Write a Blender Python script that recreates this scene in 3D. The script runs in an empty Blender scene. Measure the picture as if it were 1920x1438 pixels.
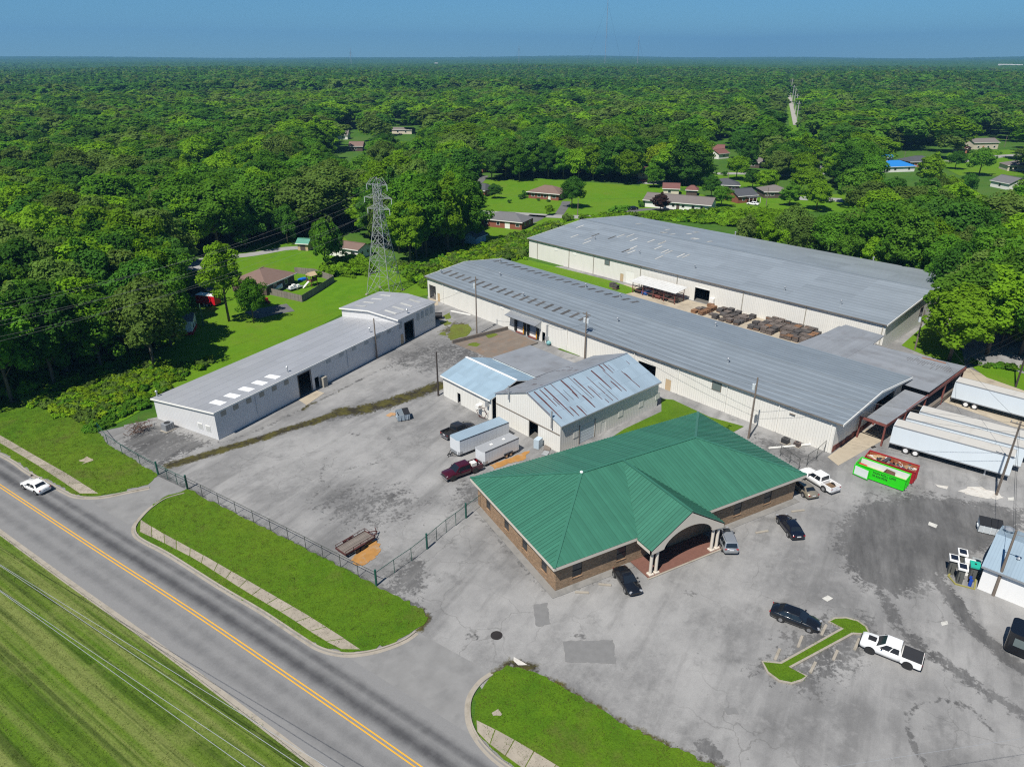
import bpy, bmesh, math, random
import numpy as np
from mathutils import Vector, Matrix
R = math.radians
random.seed(7); np.random.seed(7)
scene = bpy.context.scene
COL = scene.collection

# ---------------------------------------------------------------- camera
# x runs along the office front, y away from it, z up; the drone hovers 54 m up
FPX, CX, CY, YH, CAMH = 1331.0, 960.0, 719.0, 107.0, 54.0
PITCH = math.atan2(CY-YH, FPX); YAW = R(28.85)
cd = bpy.data.cameras.new('camera'); cam = bpy.data.objects.new('camera', cd); COL.objects.link(cam)
cd.sensor_fit = 'HORIZONTAL'; cd.sensor_width = 36; cd.lens = FPX/1920*36
cd.clip_start = 0.5; cd.clip_end = 40000
cam.location = (0, 0, CAMH); cam.rotation_euler = (math.pi/2-PITCH, 0, -YAW)
scene.camera = cam
# ---------------------------------------------------------------- light
SUN_AZ, SUN_EL = R(29+180), R(56)          # direction TO the sun, measured from +x
w = bpy.data.worlds.new('World'); scene.world = w; w.use_nodes = True
nt = w.node_tree; bg = nt.nodes['Background']
sky = nt.nodes.new('ShaderNodeTexSky'); sky.sky_type = 'NISHITA'; sky.sun_disc = False
sky.sun_elevation = SUN_EL; sky.sun_rotation = math.pi/2-SUN_AZ
sky.altitude = 2500; sky.air_density = 1.0; sky.dust_density = 0.0; sky.ozone_density = 4.0
tint = nt.nodes.new('ShaderNodeMix'); tint.data_type = 'RGBA'; tint.blend_type = 'MULTIPLY'; tint.inputs[0].default_value = 1
tint.inputs[7].default_value = (.355,.60,.70,1)                       # deep clear summer sky, the same all round
nt.links.new(sky.outputs[0], tint.inputs[6]); nt.links.new(tint.outputs[2], bg.inputs[0]); bg.inputs[1].default_value = 0.075
sl = bpy.data.lights.new('sun', 'SUN'); so = bpy.data.objects.new('sun', sl); COL.objects.link(so)
sl.energy = 4.4; sl.angle = R(0.53); sl.color = (1, .955, .88)
so.rotation_euler = (math.pi/2-SUN_EL, 0, SUN_AZ+math.pi/2)
scene.view_settings.view_transform = 'Standard'; scene.view_settings.look = 'None'
scene.view_settings.exposure = 0.6; scene.view_settings.gamma = 1.0
scene.render.engine = 'CYCLES'
scene.cycles.max_bounces = 6; scene.cycles.diffuse_bounces = 4; scene.cycles.glossy_bounces = 2
scene.cycles.transmission_bounces = 4; scene.cycles.transparent_max_bounces = 6; scene.cycles.volume_bounces = 0
scene.cycles.use_denoising = False; scene.cycles.filter_width = 1.2
scene.cycles.use_adaptive_sampling = False; scene.cycles.sample_clamp_indirect = 4.0

# ---------------------------------------------------------------- helpers
_c, _s = math.cos(YAW), math.sin(YAW)
def at(px, py, z=0.0):
    """point of the site at height z that the survey photograph shows at (px, py)"""
    x = (px-CX)/FPX; y = -(py-CY)/FPX
    d = (x, math.cos(PITCH)+y*math.sin(PITCH), -math.sin(PITCH)+y*math.cos(PITCH))
    t = (z-CAMH)/d[2]
    return Vector((d[0]*t*_c+d[1]*t*_s, -d[0]*t*_s+d[1]*t*_c, z))
def pix(x, y, z):
    X = x*_c-y*_s; Y = x*_s+y*_c; Z = z-CAMH
    f = Y*math.cos(PITCH)-Z*math.sin(PITCH); u = Y*math.sin(PITCH)+Z*math.cos(PITCH)
    return CX+FPX*X/f, CY-FPX*u/f
def P2(pts, z=0): return [(at(x, y, z).x, at(x, y, z).y) for x, y in pts]

class MB:
    def __init__(s): s.v = []; s.f = []
    def _add(s, vs, fs):
        n = len(s.v); s.v += [tuple(v) for v in vs]; s.f += [tuple(i+n for i in f) for f in fs]
    def box(s, x0, x1, y0, y1, z0, z1):
        s._add([(x0,y0,z0),(x1,y0,z0),(x1,y1,z0),(x0,y1,z0),(x0,y0,z1),(x1,y0,z1),(x1,y1,z1),(x0,y1,z1)],
               [(3,2,1,0),(4,5,6,7),(0,1,5,4),(1,2,6,5),(2,3,7,6),(3,0,4,7)]); return s
    def obox(s, c, sz, rz=0, rx=0, ry=0):
        m = Matrix.Translation(Vector(c)) @ Matrix.Rotation(rz,4,'Z') @ Matrix.Rotation(ry,4,'Y') @ Matrix.Rotation(rx,4,'X')
        h = [q/2 for q in sz]
        s._add([m @ Vector((i*h[0],j*h[1],k*h[2])) for i,j,k in ((-1,-1,-1),(1,-1,-1),(1,1,-1),(-1,1,-1),(-1,-1,1),(1,-1,1),(1,1,1),(-1,1,1))],
               [(3,2,1,0),(4,5,6,7),(0,1,5,4),(1,2,6,5),(2,3,7,6),(3,0,4,7)]); return s
    def poly(s, pts): s._add(pts, [tuple(range(len(pts)))]); return s
    def extr(s, pts, vec):
        n = len(pts); v = Vector(vec); a = [Vector(p) for p in pts]
        s._add(a+[p+v for p in a], [tuple(reversed(range(n))), tuple(range(n, 2*n))]+[(i,(i+1)%n,(i+1)%n+n,i+n) for i in range(n)]); return s
    def prism(s, pts, z0, z1): return s.extr([(p[0],p[1],z0) for p in pts], (0,0,z1-z0))
    def bar(s, a, b, w, h=None):
        a = Vector(a); b = Vector(b); d = b-a
        if d.length < 1e-6: return s
        h = h or w; x = d.normalized(); up = Vector((0,0,1)) if abs(x.z) < .95 else Vector((1,0,0))
        y = x.cross(up).normalized(); z = y.cross(x)
        q = [y*(i*w/2)+z*(j*h/2) for i,j in ((-1,-1),(1,-1),(1,1),(-1,1))]
        s._add([a+p for p in q]+[b+p for p in q], [(3,2,1,0),(4,5,6,7),(0,1,5,4),(1,2,6,5),(2,3,7,6),(3,0,4,7)]); return s
    def tube(s, pts, r, n=6, r2=None):
        pts = [Vector(p) for p in pts]; rings = []
        for i, p in enumerate(pts):
            d = (pts[min(i+1,len(pts)-1)]-pts[max(i-1,0)]).normalized()
            up = Vector((0,0,1)) if abs(d.z) < .9 else Vector((1,0,0))
            a = d.cross(up).normalized(); b = d.cross(a)
            rr = r if r2 is None else r+(r2-r)*i/(len(pts)-1)
            rings.append([p+a*math.cos(t*2*math.pi/n)*rr+b*math.sin(t*2*math.pi/n)*rr for t in range(n)])
        return s.loft(rings)
    def loft(s, rings, cap=True):
        n = len(rings[0]); vs = [p for r in rings for p in r]; fs = []
        for i in range(len(rings)-1):
            for j in range(n): fs.append((i*n+j, i*n+(j+1)%n, (i+1)*n+(j+1)%n, (i+1)*n+j))
        if cap: fs += [tuple(reversed(range(n))), tuple(range((len(rings)-1)*n, len(rings)*n))]
        s._add(vs, fs); return s
    def cyl(s, a, b, r, n=12, r2=None): return s.tube([a, b], r, n, r2)
    def dome(s, c, r, h, n=8, k=3):
        rings = []
        for i in range(k):
            t = i/k*math.pi/2
            rings.append([(c[0]+r*math.cos(t)*math.cos(j*2*math.pi/n), c[1]+r*math.cos(t)*math.sin(j*2*math.pi/n), c[2]+h*math.sin(t)) for j in range(n)])
        return s.loft(rings)
    def blob(s, c, r, sub=1, jit=.2, sz=(1,1,1)):
        bm = bmesh.new(); bmesh.ops.create_icosphere(bm, subdivisions=sub, radius=1)
        n = len(s.v)
        for v in bm.verts:
            k = r*(1+random.uniform(-jit,jit)); s.v.append((c[0]+v.co.x*k*sz[0], c[1]+v.co.y*k*sz[1], c[2]+v.co.z*k*sz[2]))
        for f in bm.faces: s.f.append(tuple(v.index+n for v in f.verts))
        bm.free(); return s
    def mesh(s, name, smooth=False, fix=True):
        me = bpy.data.meshes.new(name); me.from_pydata(s.v, [], s.f)
        if fix:
            bm = bmesh.new(); bm.from_mesh(me); bmesh.ops.recalc_face_normals(bm, faces=bm.faces); bm.to_mesh(me); bm.free()
        if smooth: me.shade_smooth()
        return me
    def build(s, name, mat, parent=None, smooth=False, fix=True):
        me = s.mesh(name, smooth, fix); me.materials.append(mat)
        return link(name, me, parent)
def link(name, me, parent=None):
    o = bpy.data.objects.new(name, me); COL.objects.link(o)
    if parent is not None: o.parent = parent
    return o
def tag(o, label=None, cat=None, group=None, kind=None):
    if label: o['label'] = label
    if cat: o['category'] = cat
    if group: o['group'] = group
    if kind: o['kind'] = kind
    return o
def thing(name, label, cat, loc=(0,0,0), rz=0, group=None):
    o = bpy.data.objects.new(name, None); COL.objects.link(o); o.empty_display_size = .3
    o.location = loc; o.rotation_euler = (0,0,rz)
    return tag(o, label, cat, group)
def copy_tree(o, parent=None):
    c = o.copy(); COL.objects.link(c)
    if parent is not None: c.parent = parent
    for ch in o.children: copy_tree(ch, c)
    return c
def smooth_line(pts, k=4):
    out = []
    n = len(pts)
    for i in range(n-1):
        p0, p1, p2, p3 = [Vector((*pts[max(0,min(n-1,i+j))][:2],0)) for j in (-1,0,1,2)]
        for t in range(k):
            u = t/k
            q = .5*((2*p1)+(p2-p0)*u+(2*p0-5*p1+4*p2-p3)*u*u+(3*p1-p0-3*p2+p3)*u**3)
            out.append((q.x,q.y))
    return out+[tuple(pts[-1][:2])]

# ---------------------------------------------------------------- materials
MATS = {}
def lin(c):
    if isinstance(c, str):
        c = [int(c[i:i+2],16)/255 for i in (0,2,4)]
        return tuple(((q+.055)/1.055)**2.4 if q > .04045 else q/12.92 for q in c)
    return c
class NT:
    def __init__(s, name):
        s.m = bpy.data.materials.new(name); s.m.use_nodes = True; s.t = s.m.node_tree; s.n = s.t.nodes
        s.b = s.n['Principled BSDF']; s.out = s.n['Material Output']
    def L(s, a, b): s.t.links.new(a, b)
    def node(s, ty, **kw):
        n = s.n.new(ty)
        for k, v in kw.items(): setattr(n, k, v)
        return n
    def coord(s, kind='pos'):
        if kind == 'pos': return s.node('ShaderNodeNewGeometry').outputs['Position']
        return s.node('ShaderNodeTexCoord').outputs['Object']
    def noise(s, co, scale, detail=3, rough=.55, vec_scale=None):
        if vec_scale:
            mp = s.node('ShaderNodeMapping'); mp.vector_type = 'TEXTURE'; mp.inputs['Scale'].default_value = [1/q for q in vec_scale[:3]]
            if len(vec_scale) > 3: mp.inputs['Rotation'].default_value = (0,0,vec_scale[3])
            s.L(co, mp.inputs[0]); co = mp.outputs[0]
        n = s.node('ShaderNodeTexNoise'); n.inputs['Scale'].default_value = scale
        n.inputs['Detail'].default_value = detail; n.inputs['Roughness'].default_value = rough
        s.L(co, n.inputs['Vector']); return n.outputs[0]
    def ramp(s, fac, stops):
        r = s.node('ShaderNodeValToRGB'); e = r.color_ramp.elements
        while len(e) < len(stops): e.new(.5)
        for q, (p, c) in zip(e, stops):
            q.position = p; c = lin(c) if not isinstance(c, (int,float)) else (c,c,c); q.color = (*c[:3], 1)
        s.L(fac, r.inputs[0]); return r.outputs[0]
    def mix(s, fac, a, b, mode='MIX'):
        n = s.node('ShaderNodeMix', data_type='RGBA', blend_type=mode)
        for v, i in ((fac,0),(a,6),(b,7)):
            if hasattr(v, 'links'): s.L(v, n.inputs[i])
            elif isinstance(v, (int,float)): n.inputs[i].default_value = v if i == 0 else (v,v,v,1)
            else: n.inputs[i].default_value = (*lin(v)[:3],1)
        return n.outputs[2]
    def math(s, op, a, b=None, c=None, clamp=False):
        n = s.node('ShaderNodeMath', operation=op, use_clamp=clamp)
        for i, v in enumerate((a,b,c)):
            if v is None: continue
            if hasattr(v, 'links'): s.L(v, n.inputs[i])
            else: n.inputs[i].default_value = v
        return n.outputs[0]
    def bump(s, h, dist=.02, strength=.5):
        n = s.node('ShaderNodeBump'); n.inputs['Distance'].default_value = dist; n.inputs['Strength'].default_value = strength
        s.L(h, n.inputs['Height']); s.L(n.outputs[0], s.b.inputs['Normal'])
    def base(s, c):
        if hasattr(c, 'links'): s.L(c, s.b.inputs['Base Color'])
        else: s.b.inputs['Base Color'].default_value = (*lin(c)[:3],1)
    def set(s, rough=.6, metal=0, spec=.5, **kw):
        s.b.inputs['Roughness'].default_value = rough; s.b.inputs['Metallic'].default_value = metal
        s.b.inputs['Specular IOR Level'].default_value = spec
        for k, v in kw.items(): s.b.inputs[k].default_value = v
def mat(name, col, rough=.6, metal=0, var=.12, scale=1.5, spec=.4, bump=0, bscale=30, co='obj', orand=0, rib=None, streak=0, dirt=None, band=None, **kw):
    """plain procedural finish: mottled colour, optional ribs (axis, spacing, depth), streaks down the slope, dirt colour"""
    if name in MATS: return MATS[name]
    t = NT(name); t.set(rough, metal, spec, **kw); c0 = lin(col)
    co_ = t.coord(co); n = t.noise(co_, scale, 4)
    c = t.mix(n, [q*(1-var) for q in c0], [min(1,q*(1+var)) for q in c0])
    if orand:
        oi = t.node('ShaderNodeObjectInfo'); f = t.math('MULTIPLY_ADD', oi.outputs['Random'], 2*orand, 1-orand)
        c = t.mix(1.0, c, f, 'MULTIPLY')
    if band:
        ax, per, amt = band
        sb = t.node('ShaderNodeSeparateXYZ'); t.L(co_, sb.inputs[0]); q_ = t.math('PINGPONG', sb.outputs['XYZ'.index(ax)], per/2)
        q_ = t.ramp(t.math('MULTIPLY', q_, 2/per), [(.0,1.0),(.22,.25),(.6,0.0)]); q_ = t.math('MULTIPLY', q_, t.noise(co_, .25, 4, .7)); c = t.mix(t.math('MULTIPLY', q_, amt), c, [min(1,x*1.75) for x in c0])
    if streak:
        ax, amt = streak
        sc = {'X':(.15,2.2,2.2),'Y':(2.2,.15,2.2),'Z':(2.2,2.2,.12)}[ax]
        s2 = t.noise(co_, 1.0, 3, .6, sc); c = t.mix(t.math('MULTIPLY', s2, amt), c, [q*.45 for q in c0])
    if dirt:
        dc, amt, dsc = dirt
        d = t.noise(co_, dsc, 5, .65); d = t.ramp(d, [(.52,0.0),(.72,1.0)]); c = t.mix(t.math('MULTIPLY', d, amt), c, dc)
    t.base(c)
    if rib:
        ax, spc, dep = rib
        sp = t.node('ShaderNodeSeparateXYZ'); t.L(co_, sp.inputs[0])
        a = sp.outputs['XYZ'.index(ax)]
        h = t.math('PINGPONG', a, spc/2); h = t.math('MULTIPLY', h, 2/spc); h = t.ramp(h, [(0.0,0.0),(.25,1.0),(1.0,1.0)])
        t.bump(h, dep, .8)
    elif bump:
        t.bump(t.noise(co_, bscale, 3), bump, .6)
    MATS[name] = t.m; return t.m
# ================================================================ ground
def grass_mat(name, a, b, c, d, stripe=None, dirt=.35):
    t = NT(name); t.set(.85, 0, .15); p = t.coord('pos')
    big = t.noise(p, .035, 4, .6); mid = t.noise(p, .35, 5, .62); fine = t.noise(p, 5.0, 3, .7)
    col = t.mix(t.ramp(mid, [(.3,0.0),(.7,1.0)]), a, b)
    col = t.mix(t.math('MULTIPLY', t.ramp(big, [(.4,0.0),(.66,1.0)]), .8), col, c)
    if stripe:
        ang, wd = stripe
        s1 = t.noise(p, 1.0, 3, .6, (1/wd, .012, 1, ang)); col = t.mix(t.ramp(s1, [(.44,0.0),(.58,.85)]), col, d); s2_ = t.noise(p, 1.0, 3, .6, (1/wd*1.7, .015, 1, ang)); col = t.mix(t.ramp(s2_, [(.5,0.0),(.62,.7)]), col, [q*.45 for q in a])
    patch = t.ramp(t.noise(p, .13, 6, .68), [(.55,0.0),(.7,1.0)])
    col = t.mix(t.math('MULTIPLY', patch, dirt), col, d)
    f2 = t.math('MULTIPLY_ADD', fine, 1.1, .45); col = t.mix(1.0, col, f2, 'MULTIPLY')
    t.base(col); t.bump(t.math('ADD', fine, mid), .12, .7); MATS[name] = t.m; return t.m
M_GRASS = grass_mat('lawn_grass', (.044,.108,.004), (.076,.155,.005), (.095,.148,.009), (.090,.095,.022), dirt=.7)
M_FIELD = grass_mat('mown_field_grass', (.052,.108,.006), (.084,.155,.008), (.10,.142,.020), (.155,.18,.05), stripe=(R(27), 1.5), dirt=.6)
M_GROUND = grass_mat('rough_ground', (.030,.085,.008), (.055,.14,.010), (.07,.13,.02), (.09,.10,.03), dirt=.3)
M_YARDLAWN = grass_mat('house_lawn', (.065,.160,.004), (.095,.205,.005), (.105,.185,.008), (.12,.15,.02), dirt=.5)

def asphalt_mat():
    t = NT('weathered_asphalt'); t.set(.9, 0, .2); p = t.coord('pos')
    at1 = t.node('ShaderNodeAttribute'); at1.attribute_name = 'stain'
    sp = t.node('ShaderNodeSeparateColor'); t.L(at1.outputs['Color'], sp.inputs[0])
    n1 = t.noise(p, .09, 6, .62); n2 = t.noise(p, .55, 6, .7); n3 = t.noise(p, 9, 3, .7); st = t.noise(p, .5, 4, .6, (1,.14,1,R(-58)))
    edge = t.math('MULTIPLY_ADD', n2, 1.0, -.5)
    c = t.ramp(n1, [(.32,(.14,.139,.138)),(.48,(.205,.203,.20)),(.58,(.25,.247,.242)),(.70,(.30,.296,.288))])
    c = t.mix(t.ramp(st, [(.34,.5),(.50,0.0)]), c, (.115,.114,.113)); c = t.mix(t.ramp(st, [(.54,0.0),(.70,.55)]), c, (.28,.277,.271))
    c = t.mix(t.ramp(n2, [(.52,0.0),(.8,.6)]), c, (.29,.286,.28))
    c = t.mix(t.ramp(t.noise(p, .21, 6, .7), [(.56,0.0),(.70,.6)]), c, (.095,.095,.095))
    edge = t.math('MULTIPLY_ADD', t.math('ADD', n2, t.noise(p, 1.9, 5, .7)), 1.0, -1.0)
    def chan(i, k=1.5, w=.10):
        v = t.math('MULTIPLY_ADD', edge, k, sp.outputs[i]); return t.ramp(v, [(.42-w,0.0),(.42+w,1.0)])
    c = t.mix(t.math('MULTIPLY', chan(1,.9,.3), .55), c, (.31,.306,.298))
    c = t.mix(t.math('MULTIPLY', chan(0), t.ramp(t.noise(p, .4, 5, .7, (1,.22,1,R(-52))), [(.34,1.0),(.68,.45)])), c, t.mix(n2, (.042,.042,.044), (.095,.094,.092)))
    c = t.mix(chan(2,.9,.12), c, t.mix(t.ramp(n2,[(.42,0.0),(.6,1.0)]), (.028,.024,.016), (.075,.068,.016)))
    # cracks
    v = t.node('ShaderNodeTexVoronoi', feature='DISTANCE_TO_EDGE'); v.inputs['Scale'].default_value = .16
    wv = t.node('ShaderNodeVectorMath', operation='ADD'); nz = t.node('ShaderNodeTexNoise'); nz.inputs['Scale'].default_value = .35; nz.inputs['Detail'].default_value = 5
    sc = t.node('ShaderNodeVectorMath', operation='SCALE'); sc.inputs['Scale'].default_value = 3.0
    t.L(p, nz.inputs['Vector']); t.L(nz.outputs['Color'], sc.inputs[0]); t.L(p, wv.inputs[0]); t.L(sc.outputs[0], wv.inputs[1]); t.L(wv.outputs[0], v.inputs['Vector'])
    ck = t.math('MULTIPLY', t.ramp(v.outputs['Distance'], [(.0,1.0),(.011,0.0)]), t.ramp(t.noise(p,.06,2), [(.46,0.0),(.60,.42)]))
    c = t.mix(ck, c, (.07,.068,.064))
    c = t.mix(1.0, c, t.math('MULTIPLY_ADD', n3, .5, .75), 'MULTIPLY')
    t.base(c); t.bump(n3, .015, .5); MATS['asphalt'] = t.m; return t.m
M_ASPH = asphalt_mat()
def road_mat():
    t = NT('road_asphalt'); t.set(.88, 0, .25); p = t.coord('pos'); a = t.node('ShaderNodeAttribute'); a.attribute_name = 'lane'
    n2 = t.noise(p, .5, 6, .7); n3 = t.noise(p, 11, 3, .7)
    f = t.math('MULTIPLY_ADD', t.math('SUBTRACT', n2, .5), .9, a.outputs['Fac'])
    c = t.ramp(f, [(.1,(.19,.189,.188)),(.5,(.135,.135,.136)),(.95,(.062,.062,.065))])
    c = t.mix(1.0, c, t.math('MULTIPLY_ADD', n3, .45, .78), 'MULTIPLY'); t.base(c); t.bump(n3, .012, .5); return t.m
M_ROAD = road_mat()
M_DRIVE = mat('driveway_asphalt', (.20,.198,.194), .9, var=.25, scale=.6, co='pos', bump=.012, bscale=9, dirt=((.12,.12,.12),.5,.35))
M_CONC = mat('kerb_concrete', (.30,.27,.225), .9, var=.2, scale=.8, co='pos', bump=.01, bscale=14, dirt=((.16,.14,.10),.6,.7))
M_SLAB = mat('slab_concrete', (.29,.255,.205), .9, var=.2, scale=1.2, co='pos', bump=.01, bscale=14, orand=.13, dirt=((.17,.15,.11),.5,.9))
M_TAN = mat('tan_concrete', (.36,.31,.235), .9, var=.2, scale=.4, co='pos', bump=.01, bscale=14, dirt=((.15,.12,.09),.6,.3))
M_YEL = mat('yellow_paint', (.66,.34,.015), .7, var=.12, scale=2, co='pos', dirt=((.3,.2,.06),.5,1.3))
M_WPAINT = mat('faded_white_paint', (.50,.49,.45), .8, var=.25, scale=3, co='pos', dirt=((.25,.25,.24),.8,1.5))
M_PATCH = mat('asphalt_patch', (.165,.164,.162), .92, var=.2, scale=1.5, co='pos', bump=.015, bscale=12)
M_IRON = mat('cast_iron', (.05,.043,.04), .6, metal=.6, var=.2)

_SZ = [0]
def sheet(name, poly, z, m, parent=None, kind='structure'):
    _SZ[0] = (_SZ[0]+1) % 12; z = z+.002*_SZ[0]          # overlapping sheets never share a plane
    mb = MB().poly([(p[0],p[1],z) for p in poly]); me = mb.mesh(name, fix=False)
    bm = bmesh.new(); bm.from_mesh(me); bmesh.ops.triangulate(bm, faces=bm.faces)
    for f in bm.faces:
        if f.normal.z < 0: f.normal_flip()
    bm.to_mesh(me); bm.free(); me.materials.append(m); o = link(name, me, parent)
    if kind and parent is None: tag(o, kind=kind)
    return o
def strip(name, a, b, z, m, parent=None, attr=None, kind='structure'):
    """ribbon between two polylines of the same length"""
    n = len(a); v = [(p[0],p[1],z) for p in a]+[(p[0],p[1],z) for p in b]
    me = bpy.data.meshes.new(name); me.from_pydata(v, [], [(i,i+1,n+i+1,n+i) for i in range(n-1)])
    bm = bmesh.new(); bm.from_mesh(me)
    for f in bm.faces:
        if f.normal.z < 0: f.normal_flip()
    bm.to_mesh(me); bm.free(); me.materials.append(m); o = link(name, me, parent)
    if kind and parent is None: tag(o, kind=kind)
    return o
def offset(line, d):
    out = []
    for i, p in enumerate(line):
        a = line[max(0,i-1)]; b = line[min(len(line)-1,i+1)]
        t = Vector((b[0]-a[0], b[1]-a[1])).normalized(); out.append((p[0]+t.y*d, p[1]-t.x*d))
    return out
def resample(line, step):
    out = [line[0]]; acc = 0
    for a, b in zip(line, line[1:]):
        L = math.hypot(b[0]-a[0], b[1]-a[1]); t = step-acc
        while t <= L: out.append((a[0]+(b[0]-a[0])*t/L, a[1]+(b[1]-a[1])*t/L)); t += step
        acc = L-(t-step)
    out.append(line[-1]); return out
def extend(line, d0, d1):
    a, b = Vector(line[0]), Vector(line[1]); c, d = Vector(line[-2]), Vector(line[-1])
    return [tuple(a+(a-b).normalized()*d0)]+[tuple(p) for p in line]+[tuple(d+(d-c).normalized()*d1)]

# base ground to the horizon
GS = []
rings = [0,120,300,700,1500,3000,6000,11000]
gm = MB(); NR = 48
for i, r in enumerate(rings):
    for k in range(NR if r else 1):
        gm.v.append((70+r*math.cos(k*2*math.pi/NR), 100+r*math.sin(k*2*math.pi/NR), 0))
for k in range(NR): gm.f.append((0, 1+k, 1+(k+1)%NR))
for i in range(1, len(rings)-1):
    for k in range(NR):
        a = 1+(i-1)*NR; b = a+NR; gm.f.append((a+k, b+k, b+(k+1)%NR, a+(k+1)%NR))
tag(gm.build('ground', M_GROUND, fix=False), kind='structure')

# ---- road: centre line, kerbs
cl = extend(smooth_line(P2([(0,911),(188,1035),(366,1150),(600,1309),(785,1438)]), 4), 90, 60)
cl = resample(cl, 2.0)
NL = 28; LEFT, RIGHT = -4.55, 4.75
v = []; lane = []
for i in range(NL+1):
    d = LEFT-.2+(RIGHT-LEFT+.4)*i/NL
    for p in offset(cl, -d): v.append((p[0],p[1],.030))
    q = abs(d); lane += [max(0, .95*math.exp(-((d-1.5)/.75)**2), .75*math.exp(-((d-3.1)/.55)**2), .42*math.exp(-((d+2.9)/.7)**2), .35*math.exp(-((d+1.2)/.6)**2))]*len(cl)
m = len(cl); me = bpy.data.meshes.new('road')
me.from_pydata(v, [], [(i*m+j, i*m+j+1, (i+1)*m+j+1, (i+1)*m+j) for i in range(NL) for j in range(m-1)])
bm = bmesh.new(); bm.from_mesh(me)
for f in bm.faces:
    if f.normal.z < 0: f.normal_flip()
bm.to_mesh(me); bm.free()
me.attributes.new('lane','FLOAT','POINT').data.foreach_set('value', lane); me.materials.append(M_ROAD)
road = tag(link('road', me), kind='structure')
for d in (-.17, .17):
    strip('yellow_line', offset(cl, d-.062), offset(cl, d+.062), .034, M_YEL, road)

def kerb(name, line, side, gutter=.55, kw=.17, h=.13):
    """concrete kerb with its gutter apron; line = edge of asphalt, side=+1 grass on the left of travel"""
    s = -side; a, b, c = line, offset(line, s*gutter), offset(line, s*(gutter+kw)); n = len(a)
    v = [(p[0],p[1],.036) for p in a]+[(p[0],p[1],.028) for p in b]+[(p[0],p[1],.028+h) for p in b]+[(p[0],p[1],.028+h+.01) for p in c]+[(p[0],p[1],0) for p in c]
    f = [(k*n+i, k*n+i+1, (k+1)*n+i+1, (k+1)*n+i) for k in range(4) for i in range(n-1)]
    mb = MB(); mb._add(v, f); o = mb.build(name, M_CONC); 
    return tag(o, kind='structure')
# travel runs toward the bottom of the photograph: left of travel is the yard side
kerb('kerb', offset(cl, -LEFT-.35+.35), -1)
YK1 = resample(smooth_line(P2([(-420,648),(-150,785),(0,857),(47,888),(110,922),(141,935),(188,936),(240,926),(280,918)]), 4), .6)
YK2 = resample(smooth_line(P2([(345,922),(308,933),(279,952),(257,974),(246,991),(250,1007),(268,1020),(313,1044),(407,1104),(488,1152),(560,1200),(600,1223),(648,1233),(696,1228),(737,1216),(766,1203),(785,1189)]), 4), .5)
YK3 = resample(smooth_line(P2([(918,1260),(896,1276),(877,1302),(871,1327),(874,1359),(890,1391),(918,1423),(960,1455),(1060,1530)]), 4), .5)
kerb('kerb', YK1, 1, .4, .16); kerb('kerb', YK2, 1, .4, .16); kerb('kerb', YK3, 1, .4, .16)

# ---- yard asphalt: one fine grid whose stains are stored per vertex
OUT = P2([(184,809),(287,783),(600,632),(800,572),(800,548),(1020,500)])+[(150,150),(172,70),(190,30),(150,-40),(40,-40),(10,20)]+P2([(870,1470),(918,1300),(790,1230),(560,1225),(240,1030),(225,950),(235,905),(190,850),(160,805)])
GX0, GX1, GY0, GY1, ST = -12, 192, -42, 170, .5
gx = np.arange(GX0, GX1+.01, ST); gy = np.arange(GY0, GY1+.01, ST); XX, YY = np.meshgrid(gx, gy)
def inpoly(X, Y, poly):
    r = np.zeros(np.shape(X), bool); n = len(poly)
    for i in range(n):
        x0, y0 = poly[i]; x1, y1 = poly[(i+1)%n]
        if y0 == y1: continue
        c = ((y0 > Y) != (y1 > Y)) & (X < (x1-x0)*(Y-y0)/(y1-y0)+x0); r ^= c
    return r
def segdist(X, Y, line):
    d = np.full(np.shape(X), 1e9)
    for (x0,y0), (x1,y1) in zip(line, line[1:]):
        L = (x1-x0)**2+(y1-y0)**2+1e-9; t = np.clip(((X-x0)*(x1-x0)+(Y-y0)*(y1-y0))/L, 0, 1)
        d = np.minimum(d, np.hypot(X-x0-t*(x1-x0), Y-y0-t*(y1-y0)))
    return d
S = np.zeros((3,)+XX.shape)
def line_stain(ch, pts, wd, k=.9): 
    d = segdist(XX, YY, P2(pts)); S[ch] = np.maximum(S[ch], k*np.clip(1-d/wd, 0, 1)**.7)
def area_stain(ch, pts, soft=1.5, k=.9):
    pl = P2(pts); ins = inpoly(XX, YY, pl); d = segdist(XX, YY, pl+[pl[0]]); sd = np.where(ins, d, -d)
    S[ch] = np.maximum(S[ch], k*np.clip(.5+sd/(2*soft), 0, 1))
# mossy drainage channel through the yard
line_stain(2, [(320,872),(370,858),(420,842),(470,828),(540,805),(590,790),(640,772)], 1.5, .85)
line_stain(2, [(640,772),(668,770),(690,765),(715,760),(740,752),(790,735),(825,722)], 2.6, .85); area_stain(0, [(560,800),(640,768),(720,750),(800,726),(822,728),(740,765),(650,785)], 1.0, .7)
line_stain(2, [(565,770),(575,762),(590,755)], .8, .6); line_stain(2, [(610,722),(635,735)], .6, .4)
area_stain(2, [(850,600),(880,605),(890,620),(840,632),(820,620)], 2, .55)
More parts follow.
